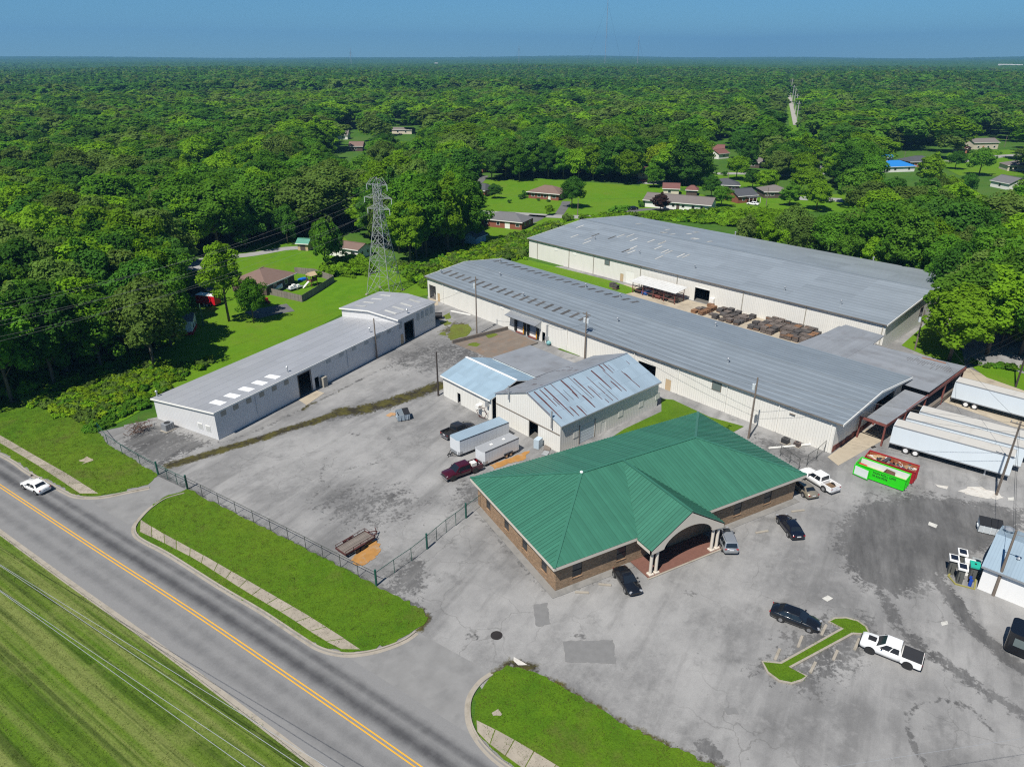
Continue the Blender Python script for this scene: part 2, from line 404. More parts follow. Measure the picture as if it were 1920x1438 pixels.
# dark areas
area_stain(0, [(215,830),(285,792),(405,830),(330,862),(300,880)], 1.5, .62)
area_stain(0, [(1575,985),(1620,945),(1700,925),(1800,935),(1920,960),(1920,1000),(1830,1040),(1780,1075),(1740,1100),(1680,1120),(1610,1090),(1570,1030)], 2.0, .85)
line_stain(0, [(1752,1082),(1785,1120),(1810,1160),(1850,1200),(1890,1235),(1940,1270)], 1.3, .9)
line_stain(0, [(1650,1105),(1668,1140),(1690,1180),(1730,1215),(1800,1265),(1870,1310),(1950,1360)], 1.4, .62)
area_stain(0, [(1470,1190),(1540,1150),(1630,1155),(1660,1190),(1600,1260),(1540,1310),(1480,1300),(1420,1260)], 2, .55)
area_stain(0, [(720,1075),(770,1040),(800,1050),(810,1100),(770,1120),(725,1105)], 1.5, .6)
area_stain(0, [(560,940),(640,900),(760,905),(820,940),(760,990),(640,1000)], 3.5, .42)
area_stain(0, [(840,960),(870,900),(920,915),(905,945)], 1.5, .6)
line_stain(0, [(905,965),(1030,1105)], 1.6, .5); line_stain(0, [(1045,1108),(1185,1060)], 1.5, .45)
area_stain(0, [(830,640),(900,645),(960,655),(900,690),(800,700),(720,690),(740,660)], 3, .5)
area_stain(0, [(1400,810),(1470,830),(1540,862),(1500,870),(1420,830)], 1.5, .6)
area_stain(0, [(1600,930),(1690,900),(1760,915),(1700,935)], 1.5, .35)
line_stain(0, [(420,830),(500,800),(560,770),(640,730),(720,690),(800,650)], .7, .45)
line_stain(0, [(720,800),(745,850),(700,870),(640,880)], .7, .4); line_stain(0, [(610,860),(600,900),(640,930),(760,930)], .6, .4)
for px, py in ((660,812),(880,1190),(1290,1110),(1080,1190)): line_stain(0, [(px,py),(px+12,py+4)], 1.0, .45)
for pts in ([(1700,1345),(1720,1320),(1770,1312),(1820,1325),(1860,1370)],[(1700,1345),(1702,1375),(1720,1410),(1740,1440)]): line_stain(0, pts, .5, .62)
line_stain(2, [(926,1264),(950,1250),(998,1258),(1046,1283),(1100,1314),(1180,1365),(1260,1400),(1345,1436)], .9, .55); line_stain(0, [(300,893),(352,921),(476,985),(606,1052),(706,1102),(775,1136),(803,1160)], 1.1, .75); line_stain(2, [(788,1142),(804,1160),(790,1180)], .8, .6)
line_stain(2, [(950,1248),(975,1245),(1000,1252)], 1.1, .7); line_stain(0, [(1325,1400),(1345,1420)], 1.3, .9)
# bleached areas
area_stain(1, [(520,830),(640,790),(760,800),(800,850),(700,900),(560,920),(470,890)], 4, .52)
area_stain(1, [(900,1150),(1050,1120),(1200,1140),(1330,1060),(1450,1010),(1420,1130),(1300,1220),(1050,1290),(900,1250),(800,1190)], 5, .55)
area_stain(1, [(640,1000),(760,960),(850,960),(790,1020),(700,1050)], 3, .5)
area_stain(1, [(1820,910),(1870,918),(1890,935),(1840,935),(1795,920)], .9, .95)
area_stain(1, [(1160,1290),(1330,1260),(1400,1330),(1300,1400),(1200,1360)], 4, .5)
area_stain(1, [(560,720),(700,680),(790,690),(640,760)], 3, .45)
ok = inpoly(XX, YY, OUT); ny, nx = XX.shape
cell = ok[:-1,:-1] & ok[1:,:-1] & ok[:-1,1:] & ok[1:,1:]
ii, jj = np.nonzero(cell); idx = lambda i, j: i*nx+j
quads = np.stack([idx(ii,jj), idx(ii,jj+1), idx(ii+1,jj+1), idx(ii+1,jj)], 1)
used, inv = np.unique(quads, return_inverse=True); quads = inv.reshape(-1,4)
vv = np.stack([XX.ravel()[used], YY.ravel()[used], np.full(len(used), .012)], 1)
me = bpy.data.meshes.new('car_park_asphalt'); me.from_pydata(vv.tolist(), [], quads.tolist())
ca = me.attributes.new('stain','FLOAT_COLOR','POINT'); sc = np.ones((len(used),4)); 
for k in range(3): sc[:,k] = S[k].ravel()[used]
ca.data.foreach_set('color', sc.ravel().astype('f')); me.materials.append(M_ASPH)
tag(link('car_park', me), kind='structure')
# ---- driveways and lawns
sheet('driveway', P2([(150,936),(240,921),(297,893),(352,919),(308,934),(279,954),(257,976),(247,993),(252,1009),(262,1030),(200,985),(120,930)]), .024, M_DRIVE)
sheet('driveway', P2([(600,1222),(648,1231),(696,1226),(737,1214),(766,1201),(787,1187),(850,1222),(918,1260),(896,1278),(878,1302),(872,1327),(875,1359),(885,1385),(760,1310)]), .024, M_DRIVE)
LZ = .055
L1 = P2([(-420,640),(-150,776),(0,845),(63,886),(119,915),(133,926),(160,930),(188,929),(238,918),(278,909),(297,890),(240,856),(205,836),(186,812),(160,790),(60,756),(-40,735),(-400,600)])
L2 = P2([(352,917),(310,931),(283,951),(264,973),(255,991),(258,1003),(275,1014),(313,1036),(407,1095),(488,1143),(560,1190),(602,1213),(648,1223),(693,1219),(730,1208),(770,1186),(795,1172),(802,1160),(791,1142),(772,1133),(721,1106),(706,1097)])
L3 = P2([(926,1264),(908,1282),(892,1308),(886,1335),(890,1358),(905,1385),(930,1412),(972,1446),(1072,1524),(1500,1600),(1420,1480),(1345,1438),(1260,1400),(1180,1365),(1100,1314),(1046,1283),(998,1258),(950,1250)])
def rough(poly, stp=.45, amp=.10):
    out = []
    for a, b in zip(poly, poly[1:]+poly[:1]):
        L = math.hypot(b[0]-a[0], b[1]-a[1]); n = max(1, min(60, int(L/stp)))
        out += [(a[0]+(b[0]-a[0])*k/n+random.gauss(0,amp), a[1]+(b[1]-a[1])*k/n+random.gauss(0,amp)) for k in range(n)]
    return out
for q in (L1, L2, L3): sheet('lawn', rough(q), LZ, M_GRASS)
ko = offset(cl, -LEFT+.65)
fld = ko+[tuple(Vector(p)+Vector((-95,-48))) for p in reversed(ko[::8])]
sheet('field', [p for p in ko]+[(ko[-1][0]-120, ko[-1][1]-40), (ko[0][0]-160, ko[0][1]-60)], .14, M_FIELD)
sheet('rough_verge', P2([(10,748),(70,720),(180,688),(270,668),(400,655),(300,740),(282,760),(240,785),(190,808),(160,800),(100,780)]), .045, M_YARDLAWN)
sheet('litter_patch', rough(P2([(922,1336),(935,1332),(942,1340),(930,1345)]), .3, .08), .085, MATS['slab_concrete'], kind='stuff'); sheet('worn_patch', rough(P2([(150,862),(168,856),(176,864),(158,870)]), .4, .15), .088, MATS['tan_concrete'], kind='stuff')
# bare verge behind shops, lawns round the houses
sheet('lawn', P2([(1085,668),(1045,655),(1066,648),(1110,672)]), .05, M_GRASS)
sheet('lawn', P2([(1240,748),(1262,750),(1330,782),(1395,800),(1372,812),(1300,790),(1180,830),(1130,860),(1090,858),(1170,805),(1240,772)]), .05, M_GRASS)
sheet('lawn', [(at(x,y).x, at(x,y).y) for x, y in ((950,478),(1000,490),(1150,528),(1200,545),(1140,560),(960,500))], .05, M_YARDLAWN)
sheet('lawn', P2([(1822,688),(1860,682),(1935,706),(2050,720),(2050,760),(1935,738),(1850,708)]), .05, M_YARDLAWN)
sheet('lawn', P2([(1690,648),(1735,608),(1800,640),(1810,690),(1730,665)]), .05, M_YARDLAWN)
sheet('lawn', P2([(330,640),(370,540),(395,480),(500,440),(640,440),(700,500),(790,505),(803,553),(640,590),(470,680),(330,740),(240,745),(220,700)]), .03, M_YARDLAWN)
sheet('lawn', P2([(830,420),(905,395),(1200,408),(1010,430),(985,450),(1000,480),(930,490),(800,520),(760,500),(880,450)]), .03, M_YARDLAWN)
sheet('lawn', P2([(880,340),(1000,335),(1240,352),(1345,370),(1500,385),(1480,415),(1200,408),(905,395),(890,380)]), .03, M_YARDLAWN)
sheet('lawn', P2([(1200,330),(1460,318),(1460,345),(1340,355),(1200,350)]), .03, M_YARDLAWN)
sheet('lawn', P2([(1780,285),(1920,280),(1960,330),(1800,330),(1760,310)]), .03, M_YARDLAWN)
sheet('lawn', P2([(1395,372),(1500,360),(1640,370),(1640,400),(1450,395)]), .025, M_YARDLAWN)
# mossy weeds breaking through the yard
M_MOSS = grass_mat('yard_weeds', (.08,.13,.012), (.11,.17,.015), (.13,.13,.03), (.10,.085,.03), dirt=.8)
for q in ([(838,628),(850,610),(878,608),(886,618),(872,632),(845,638)],[(832,592),(842,587),(845,596),(835,600)],[(910,628),(925,622),(932,628),(918,634)],[(872,648),(890,642),(905,640),(898,650)],[(826,605),(838,602),(848,606),(835,612)],[(822,628),(833,622),(838,630)]):
    c = P2(q); pts = []
    for a, b in zip(c, c[1:]+c[:1]):
        for k in range(4): pts.append((a[0]+(b[0]-a[0])*k/4+random.uniform(-.3,.3), a[1]+(b[1]-a[1])*k/4+random.uniform(-.3,.3)))
    sheet('weed_patch', pts, .03, M_MOSS, kind='stuff')
# rear concrete yard between the warehouses, dock aprons, ramp
sheet('concrete_yard', P2([(1150,545),(1172,533),(1300,565),(1420,595),(1560,640),(1560,670),(1400,640),(1250,600),(1160,565)]), .03, M_TAN)
sheet('concrete_apron', P2([(1745,745),(1815,690),(1850,705),(2050,760),(2050,830),(1900,800)]), .03, M_TAN)
sheet('concrete_apron', P2([(805,560),(820,560),(822,572),(806,576)]), .03, M_TAN)
sheet('concrete_apron', P2([(560,750),(592,732),(608,737),(575,760)]), .03, M_TAN)
sheet('oil_stain', P2([(1632,838),(1640,836),(1643,839),(1635,841)]), .026, M_IRON)

# ---- pavements: every slab its own piece
def pavement(up, lo, n, z=.07):
    a = resample(P2(up), .25); b = resample(P2(lo), .25)
    pick = lambda l, t: l[min(len(l)-1, int(round(t*(len(l)-1))))]
    root = sheet('pavement', [*P2(up), *reversed(P2(lo))], z-.02, M_MOSS)
    for i in range(n):
        t0, t1 = i/n, (i+1)/n; q = [Vector((*pick(l, t),0)) for l, t in ((a,t0),(a,t1),(b,t1),(b,t0))]
        c = sum(q, Vector())/4; e = random.uniform(0,.018)
        MB().prism([(c+(p-c)*(1-.06/max(.4,(p-c).length)))[:2] for p in q], z-.03, z+.015+e).build('slab', M_SLAB, root)
pavement([(-300,661),(-150,740),(0,816),(63,853),(125,888),(185,926)], [(-300,675),(-150,755),(0,831),(63,868),(118,904),(150,926)], 21)
pavement([(264,975),(300,997),(376,1038),(469,1091),(573,1151),(638,1192),(676,1218)], [(262,998),(292,1011),(368,1050),(458,1108),(540,1156),(600,1197),(640,1218)], 15)
pavement([(893,1350),(938,1372),(982,1397),(1043,1434),(1120,1480)], [(894,1372),(915,1394),(953,1422),(1010,1462),(1080,1508)], 6)

rough_ = lambda q: rough(q, .3, .05)
# ---- painted marks, patches, covers
for a, b in (((1078,1111),(1104,1112)),((1122,1096),(1146,1098)),((1417,1000),(1440,996)),((1484,960),(1508,957)),((1454,972),(1470,971))):
    A = at(*a); B = at(*b); d = (B-A).normalized(); n = Vector((-d.y,d.x,0))*.14
    mb = MB(); mb.extr([(*(A-n)[:2],.02),(*(B-n)[:2],.02),(*(B+n)[:2],.02),(*(A+n)[:2],.02)], (0,0,.12))
    tag(mb.build('wheel_stop', M_CONC), {1078:'low concrete wheel stop nearest the office corner',1122:'low concrete wheel stop beside the small black car',1417:'worn wheel stop left of the parked black saloon',1484:'pale wheel stop below the last office window',1454:'short wheel stop by the rear of the black saloon'}[a[0]], 'wheel stop', 'wheel stops along the office')
for i, (a, b) in enumerate((((1453,1238),(1462,1217)),((1496,1214),(1504,1193)),((1540,1191),(1549,1172)),((1519,1262),(1529,1242)),((1562,1238),(1570,1220)),((1602,1219),(1611,1198)))):
    A = at(*a); B = at(*b); d = (B-A).normalized(); n = Vector((-d.y,d.x,0))*.13
    mb = MB(); mb.extr([(*(A-n)[:2],.02),(*(B-n)[:2],.02),(*(B+n)[:2],.02),(*(A+n)[:2],.02)], (0,0,.12))
    tag(mb.build('wheel_stop', M_CONC), ['wheel stop at the lower end of the grass island, upper side','middle wheel stop on the upper side of the grass island','wheel stop near the black saloon front, upper side of island','wheel stop at the lower end of the grass island, lower side','middle wheel stop on the lower side of the grass island','wheel stop touching the nose of the white pickup'][i], 'wheel stop', 'wheel stops along the grass island')
for q in ([(1541,1122),(1552,1116),(1562,1122),(1551,1128)],[(1764,1166),(1776,1164),(1778,1170),(1766,1173)],[(1889,933),(1901,932),(1902,938),(1890,938)],[(1742,978),(1758,984),(1755,990),(1740,984)]):
    sheet('painted_mark', P2(q), .022, M_WPAINT)
sheet('asphalt_patch', rough_(P2([(1000,1133),(1027,1130),(1031,1170),(1010,1175),(1004,1172)])), .020, M_PATCH)
sheet('asphalt_patch', rough_(P2([(1055,1202),(1150,1200),(1155,1244),(1060,1241)])), .020, M_PATCH)
sheet('asphalt_patch', rough_(P2([(1357,1328),(1380,1327),(1384,1338),(1362,1341)])), .020, M_PATCH)
c = at(931,1191); k = MB().cyl((c.x,c.y,0), (c.x,c.y,.025), .62, 24)
mh = tag(k.build('manhole_cover', M_IRON), 'round rusty iron manhole cover in the driveway mouth', 'manhole cover')
MB().cyl((c.x,c.y,.02), (c.x,c.y,.032), .42, 20).build('raised_ring', M_IRON, mh)
c = at(62,891); tag(MB().box(c.x-.3,c.x+.5,c.y-.3,c.y+.3,.03,.05).build('storm_drain', M_IRON), 'dark storm drain grate in the gutter by the white car', 'drain')
M_RUBB = mat('pale_rubble', (.50,.48,.44), .95, var=.25, scale=2, co='pos', bump=.03, bscale=5, dirt=((.25,.2,.15),.7,.8))
for q in ([(1797,920),(1830,912),(1868,922),(1884,934),(1860,936),(1825,930)],[(1755,908),(1772,910),(1770,916),(1757,914)],[(955,1240),(965,1234),(980,1238),(990,1246),(970,1248)]):
    sheet('rubble_patch', rough(P2(q), .5, .18), .03, M_RUBB, kind='stuff')
# sawdust / sand spills
M_SAND = mat('orange_sand', (.33,.165,.045), .95, var=.3, scale=1.2, co='pos', bump=.02, bscale=6, dirt=((.30,.27,.22),.8,.8))
for q, z in (([(658,1048),(690,1015),(708,1014),(715,1032),(700,1050),(680,1060),(665,1060)],.03),([(918,872),(950,862),(990,845),(985,862),(960,868),(925,880)],.03)):
    c = P2(q); pts = []
    for a, b in zip(c, c[1:]+c[:1]):
        for k in range(5): pts.append((a[0]+(b[0]-a[0])*k/5+random.uniform(-.25,.25), a[1]+(b[1]-a[1])*k/5+random.uniform(-.25,.25)))
    o = sheet('sand_spill', pts, z, M_SAND, kind='stuff')
# grass island with kerb
isl = P2([(1427,1240),(1437,1262),(1460,1279),(1485,1284),(1505,1278),(1514,1268),(1482,1254),(1600,1190),(1632,1192),(1625,1176),(1608,1164),(1585,1158),(1563,1159),(1552,1167),(1578,1178),(1462,1243)])
def ring(poly, z0, z1, wd):
    c = Vector((sum(p[0] for p in poly)/len(poly), sum(p[1] for p in poly)/len(poly)))
    pl = poly+[poly[0],poly[1]]; mb = MB(); ar = sum(a[0]*b[1]-b[0]*a[1] for a, b in zip(poly, poly[1:]+poly[:1]))
    inn = offset([poly[-1]]+poly+[poly[0]], (-1 if ar > 0 else 1)*wd)[1:-1]
    n = len(poly)
    for i in range(n):
        j = (i+1)%n; mb.prism([poly[i], poly[j], inn[j], inn[i]], z0, z1)
    return mb, inn
kb, inn = ring(isl, .0, .16, .22); tag(kb.build('kerb', M_CONC), kind='structure'); sheet('lawn', inn, .13, M_GRASS); ISL = inn
# ================================================================ buildings
M_WHITE_X = mat('white_siding_x', (.70,.685,.635), .55, var=.05, scale=.5, rib=('X',.42,.035), streak=('Z',.22))
M_WHITE_Y = mat('white_siding_y', (.70,.685,.635), .55, var=.05, scale=.5, rib=('Y',.42,.035), streak=('Z',.22))
M_SHEDW_X = mat('pale_siding_x', (.60,.60,.60), .5, var=.05, scale=.5, rib=('X',.36,.03), streak=('Z',.15))
M_SHEDW_Y = mat('pale_siding_y', (.60,.60,.60), .5, var=.05, scale=.5, rib=('Y',.36,.03), streak=('Z',.15))
M_TRIM = mat('white_trim', (.72,.71,.67), .5, var=.06)
M_TRIMD = mat('brown_gutter', (.16,.135,.11), .6, var=.2)
M_ROOFG = mat('grey_metal_roof', (.215,.25,.28), .5, metal=.2, var=.12, scale=.25, rib=('X',.3,.02), orand=.05, streak=('X',.25), band=('Y',1.36,1.0))
M_ROOFG2 = mat('pale_grey_metal_roof', (.25,.285,.315), .5, metal=.2, var=.12, scale=.25, rib=('X',.3,.02), orand=.09, streak=('X',.2), band=('Y',1.48,.7))
M_ROOFL = mat('light_metal_roof', (.40,.41,.43), .45, metal=.3, var=.08, scale=.3, rib=('X',.3,.02), orand=.06, streak=('Y',.12))
M_ROOFB = mat('blue_grey_metal_roof', (.31,.40,.47), .45, metal=.25, var=.12, scale=.5, rib=('X',.3,.02), orand=.07)
M_ROOFBY = mat('blue_grey_metal_roof_y', (.31,.42,.50), .45, metal=.25, var=.12, scale=.5, rib=('Y',.3,.02), orand=.07)
M_ROOFN = mat('plain_grey_roof', (.24,.255,.275), .6, metal=.15, var=.2, scale=.3, rib=('Y',.3,.015), orand=.06, dirt=((.10,.085,.08),.4,.2))
M_RUST = mat('roof_rust', (.075,.018,.018), .85, var=.3, scale=3)
M_SKYL = mat('fibreglass_skylight', (.085,.08,.074), .55, var=.3, scale=1.5, orand=.2)
M_SKYW = mat('white_skylight', (.74,.75,.76), .4, var=.05)
M_SKYP = mat('faded_skylight', (.40,.40,.38), .5, var=.2, scale=1, orand=.2)
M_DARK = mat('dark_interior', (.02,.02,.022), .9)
M_FLOOR = mat('inside_floor', (.12,.115,.105), .9)
M_TANDOOR = mat('tan_door', (.45,.34,.21), .6, var=.1)
M_WIN = mat('dark_window_glass', (.025,.03,.035), .12, spec=.6, var=.1)
M_GLASSG = mat('grey_window_glass', (.12,.15,.15), .2, spec=.6)
M_REDST = mat('red_oxide_steel', (.17,.055,.045), .7, var=.25, scale=2)
M_GALV = mat('galvanised_steel', (.42,.44,.46), .4, metal=.6, var=.12)
M_BLACK = mat('black_rubber', (.018,.018,.018), .8)
M_YELLB = mat('yellow_bumper', (.55,.27,.03), .7)
M_BLUEDOOR = mat('blue_dock_door', (.22,.29,.37), .5)
M_LOUVRE = mat('tan_louvre', (.30,.28,.235), .7, var=.1)
M_LOUVG = mat('grey_louvre', (.36,.38,.38), .6, var=.1)

def wall(mb, o, d, L, top, openings=(), t=.18, z0=0.0, inward=1):
    """wall along d from o; top = [(u, z), ...] outline, openings = (u0, u1, z0, z1)"""
    d = Vector((d[0],d[1],0)).normalized(); n = Vector((-d.y,d.x,0))*inward*t; o = Vector((o[0],o[1],0))
    def topz(u):
        for (u0,a), (u1,b) in zip(top, top[1:]):
            if u0 <= u <= u1+1e-6: return a+(b-a)*(u-u0)/max(1e-9,u1-u0)
        return top[-1][1]
    us = sorted({0,L,*[q for a in openings for q in a[:2]],*[a[0] for a in top]}); us = [u for u in us if 0 <= u <= L]
    for a, b in zip(us, us[1:]):
        if b-a < 1e-4: continue
        mid = (a+b)/2; spans = [(z0, None)]
        for (u0,u1,c,e) in openings:
            if u0-1e-6 <= mid <= u1+1e-6:
                ns = []
                for s0, s1 in spans:
                    if c > s0+1e-3: ns.append((s0, c))
                    ns.append((e, s1))
                spans = ns
        for s0, s1 in spans:
            za, zb = (topz(a), topz(b)) if s1 is None else (s1, s1)
            mb.extr([o+d*a+Vector((0,0,s0)), o+d*b+Vector((0,0,s0)), o+d*b+Vector((0,0,zb)), o+d*a+Vector((0,0,za))], n)
    return mb
def slope(parent, e0, e1, r1, r0, rows, cols, m, name='roof_sheet', th=.05, lap=.02, jit=0):
    """metal sheets laid in courses from eave (e0-e1) to ridge (r0-r1)"""
    e0, e1, r0, r1 = map(Vector, (e0,e1,r0,r1)); n = (e1-e0).cross(r0-e0).normalized()
    if n.z < 0: n = -n
    for i in range(rows):
        for j in range(cols):
            off = .5/cols if (i % 2 and cols > 2) else 0
            a0, a1 = j/cols, (j+1)/cols; b0, b1 = i/rows, (i+1)/rows
            P = lambda a, b: (e0+(e1-e0)*a)*(1-b)+(r0+(r1-r0)*a)*b
            dn = n*(jit*random.uniform(-1,1))
            q = [P(a0,b0)+n*lap+dn, P(a1,b0)+n*lap+dn, P(a1,b1), P(a0,b1)]
            MB().extr([p+n*.002 for p in q], n*th).build(name, m, parent)
def on_slope(e0, e1, r1, r0):
    e0, e1, r0, r1 = map(Vector, (e0,e1,r0,r1)); n = (e1-e0).cross(r0-e0).normalized()
    if n.z < 0: n = -n
    return (lambda a, b, h=0: (e0+(e1-e0)*a)*(1-b)+(r0+(r1-r0)*a)*b+n*h)
def vent(parent, p, h=.7, r=.16):
    v = MB().cyl(p, (p[0],p[1],p[2]+h), r, 8).build('roof_vent', M_GALV, parent)
    MB().cyl((p[0],p[1],p[2]+h), (p[0],p[1],p[2]+h+.08), r*1.9, 8).cyl((p[0],p[1],p[2]+h+.08), (p[0],p[1],p[2]+h+.25), r*1.9, 8, r*.3).build('vent_cap', M_GALV, v)
def plate(name, m, parent, x0, x1, z0, z1, y=-.01, d=.05): return MB().box(x0,x1,y-d,y,z0,z1).build(name, m, parent)

# ---------------------------------------------------------------- long white warehouse
W1O, W1A = (63.05,157.33,0), R(-76.8)
w1 = thing('warehouse', 'long low white warehouse with grey metal roof and two rows of dark skylight strips', 'warehouse', W1O, W1A)
L, D, E, RZ = 102.2, 24.3, 5.35, 6.75
ops = [(.6,3.3,0,3.5),(3.9,4.9,0,2.1),(32.1,35.2,.3,3.3),(36.0,39.2,.3,3.3),(40.2,41.2,0,2.2),(65.4,69.4,0,3.6),(71.7,72.9,0,2.1)]
wall(MB(), (0,0), (1,0), L, [(0,E),(L,E)], ops).build('front_wall', M_WHITE_X, w1)
wall(MB(), (0,D), (1,0), L, [(0,E),(L,E)], [], inward=-1).build('rear_wall', M_WHITE_X, w1)
gt = [(0,E),(D/2,RZ),(D,E)]
wall(MB(), (0.002,.18), (0,1), D-.36, [(0,E+.02),(D/2-.18,RZ),(D-.36,E+.02)], inward=-1).build('gable_wall', M_WHITE_Y, w1)
wall(MB(), (L-.002,.18), (0,1), D-.36, [(0,E+.02),(D/2-.18,RZ),(D-.36,E+.02)], [(14,21.5,0,3.8)]).build('gable_wall', M_WHITE_Y, w1)
MB().box(.2,L-.2,.2,D-.2,.0,.06).build('floor', M_FLOOR, w1)
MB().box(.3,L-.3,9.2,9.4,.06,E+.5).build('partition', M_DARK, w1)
rf = MB().extr([(-.3,-.35,E),(-.3,D/2,RZ),(-.3,D+.35,E),(-.3,D+.35,E-.06),(-.3,D/2,RZ-.1),(-.3,-.35,E-.06)], (L+1.4,0,0)).build('roof', M_TRIM, w1)
FS = ((-.3,-.45,E+.01),(L+1.1,-.45,E+.01),(L+1.1,D/2,RZ+.04),(-.3,D/2,RZ+.04)); BS = ((-.3,D+.45,E+.01),(L+1.1,D+.45,E+.01),(L+1.1,D/2,RZ+.04),(-.3,D/2,RZ+.04))
slope(rf, *FS, 9, 7, M_ROOFG); slope(rf, *BS, 9, 7, M_ROOFG)
MB().box(-.3,L+1.1,D/2-.25,D/2+.25,RZ+.08,RZ+.14).build('ridge_cap', M_ROOFG, rf)
fs, bs = on_slope(*FS), on_slope(*BS)
def strips(parent, fn, xs, b0, b1, m, L, w=.42, n='skylight'):
    for x in xs:
        a0, a1 = (x+.3-w)/(L+1.4), (x+.3+w)/(L+1.4)
        MB().extr([fn(a0,b0,.08),fn(a1,b0,.08),fn(a1,b1,.08),fn(a0,b1,.08)], fn(0,0,.04)-fn(0,0,0)).build(n, m, parent)
strips(rf, fs, [2.2+k*2.52 for k in range(19)], .29, .5, M_SKYL, L, .36)
strips(rf, bs, [2.2+k*2.52 for k in range(19)], .22, .42, M_SKYL, L, .36)
for x, b in ((1.2,.3),(29,.44),(54,.62),(80,.5),(15,.02+.85)): vent(rf, fs((x+.3)/(L+1.4), b, .06))
for x, b in ((3,.30),(33,.3),(43,.28),(68,.35)): vent(rf, bs((x+.3)/(L+1.4), b, .06))
for s, y in ((-1,-.52),(1,D+.52)): MB().box(-.3,L+1.1,min(y,y-s*.16),max(y,y-s*.16),E-.12,E+.04).build('gutter', M_TRIMD, w1)
for x0, a, b in ((-.42,(-.45,E),(D/2,RZ)),(-.42,(D/2,RZ),(D+.45,E)),(L+1.1,(-.45,E),(D/2,RZ)),(L+1.1,(D/2,RZ),(D+.45,E))):
    MB().extr([(x0,a[0],a[1]-.22),(x0,b[0],b[1]-.22),(x0,b[0],b[1]+.14),(x0,a[0],a[1]+.14)], (.1,0,0)).build('rake_trim', M_TRIM, w1)
for x in (6.4,47.4,64.5,74.3,83.9,93.2,101.6): MB().box(x-.06,x+.06,-.17,-.03,.1,E-.05).build('downspout', M_TRIM, w1)
# doors
def door(parent, x0, x1, z1, m, z0=0.0, handle=True):
    d = MB().box(x0+.02,x1-.02,.02,.09,z0+.02,z1-.03).build('door', m, parent)
    if handle: MB().box(x1-.2,x1-.12,-.03,.02,z0+.95,z0+1.1).build('handle', M_GALV, d)
door(w1, 3.9, 4.9, 2.1, M_TANDOOR); door(w1, 71.7, 72.9, 2.1, M_TANDOOR)
for x0, x1 in ((32.1,35.2),(36.0,39.2)):
    dd = MB().box(x0+.45,x1-.45,.06,.14,.3,3.2).build('dock_door', M_BLUEDOOR, w1)
    MB().box(x0+.46,x1-.46,.0,.055,.32,1.35).build('door_panel', M_TRIM, dd)
    sh = MB().box(x0-.15,x0+.42,-.3,.0,.3,3.4).box(x1-.42,x1+.15,-.3,.0,.3,3.4).box(x0+.42,x1-.42,-.3,.0,2.85,3.4).build('dock_shelter', M_BLACK, w1)
    MB().box(x1-.5,x1-.2,-.36,-.305,.3,2.0).build('yellow_guard', M_YELLB, sh)
    MB().box(x0+.4,x1-.4,-.4,.0,.05,.28).build('dock_leveller', M_REDST, w1)
aw = MB().extr([(30.6,-.02,4.3),(40.0,-.02,4.3),(40.0,-1.9,3.75),(30.6,-1.9,3.75)], (0,0,.1)).build('dock_awning', M_GALV, w1)
for x in (30.7,39.9): MB().extr([(x,-.02,2.6),(x,-.02,4.25),(x,-1.8,3.74)], (.05,0,0)).build('awning_side', M_GALV, aw)
for x in (41.9,): MB().box(x-.12,x+.12,-.35,-.03,1.2,4.2).build('meter_pipe', M_GALV, w1); MB().box(x-.35,x+.3,-.5,-.03,.9,1.7).build('meter_box', M_GALV, w1)
MB().blob((42.7,-.5,.55), .5, 2, .02).build('propane_tank', mat('teal_tank',(.15,.33,.34),.5), w1)
for x0,x1,z0,z1 in ((10.8,12,4.0,4.7),(27.2,28.3,4.0,4.7)): plate('vent_plate', M_TRIM, w1, x0,x1,z0,z1)
wn = plate('window_frame', M_TRIMD, w1, 81.0,82.8,3.3,4.8); plate('window_pane', M_GLASSG, wn, 81.12,82.68,3.42,4.68, -.05, .03)
plate('wall_light', M_TRIMD, w1, 95.0,95.9,4.0,4.12, -.01, .2)
for q in range(14): MB().box(L+.0,L+.06,.3+q*1.05,.3+q*1.05+.9,.1,.9+.25*random.random()).build('rust_panel', M_RUST if q%3 else M_REDST, w1)
plate('wall_box', M_TRIMD, w1, 60,60.5,2,3)
# small litter of parts by the wall: louvred frame leaning
fr = thing('scrap_bars', 'dark tangled steel frame leaning on the long warehouse wall near its far corner', 'frame', tuple(at(845,572)), W1A)
mb = MB()
for i in range(6): mb.bar((-2+i*.8,0,0),(-1.6+i*.8,.3,1.1),.06)
mb.bar((-2,0,.2),(2.2,.05,.2),.06).bar((-2,.25,1.),(2.2,.3,1.),.06); mb.build('bars', M_BLACK, fr)
pb = at(866,588); tag(MB().bar((pb.x-1.6,pb.y+2.6,.12),(pb.x+1.2,pb.y-2.2,.12),.22).build('white_pipe', M_TRIM), 'long white pipe lying on the ground at the warehouse foot', 'pipe')

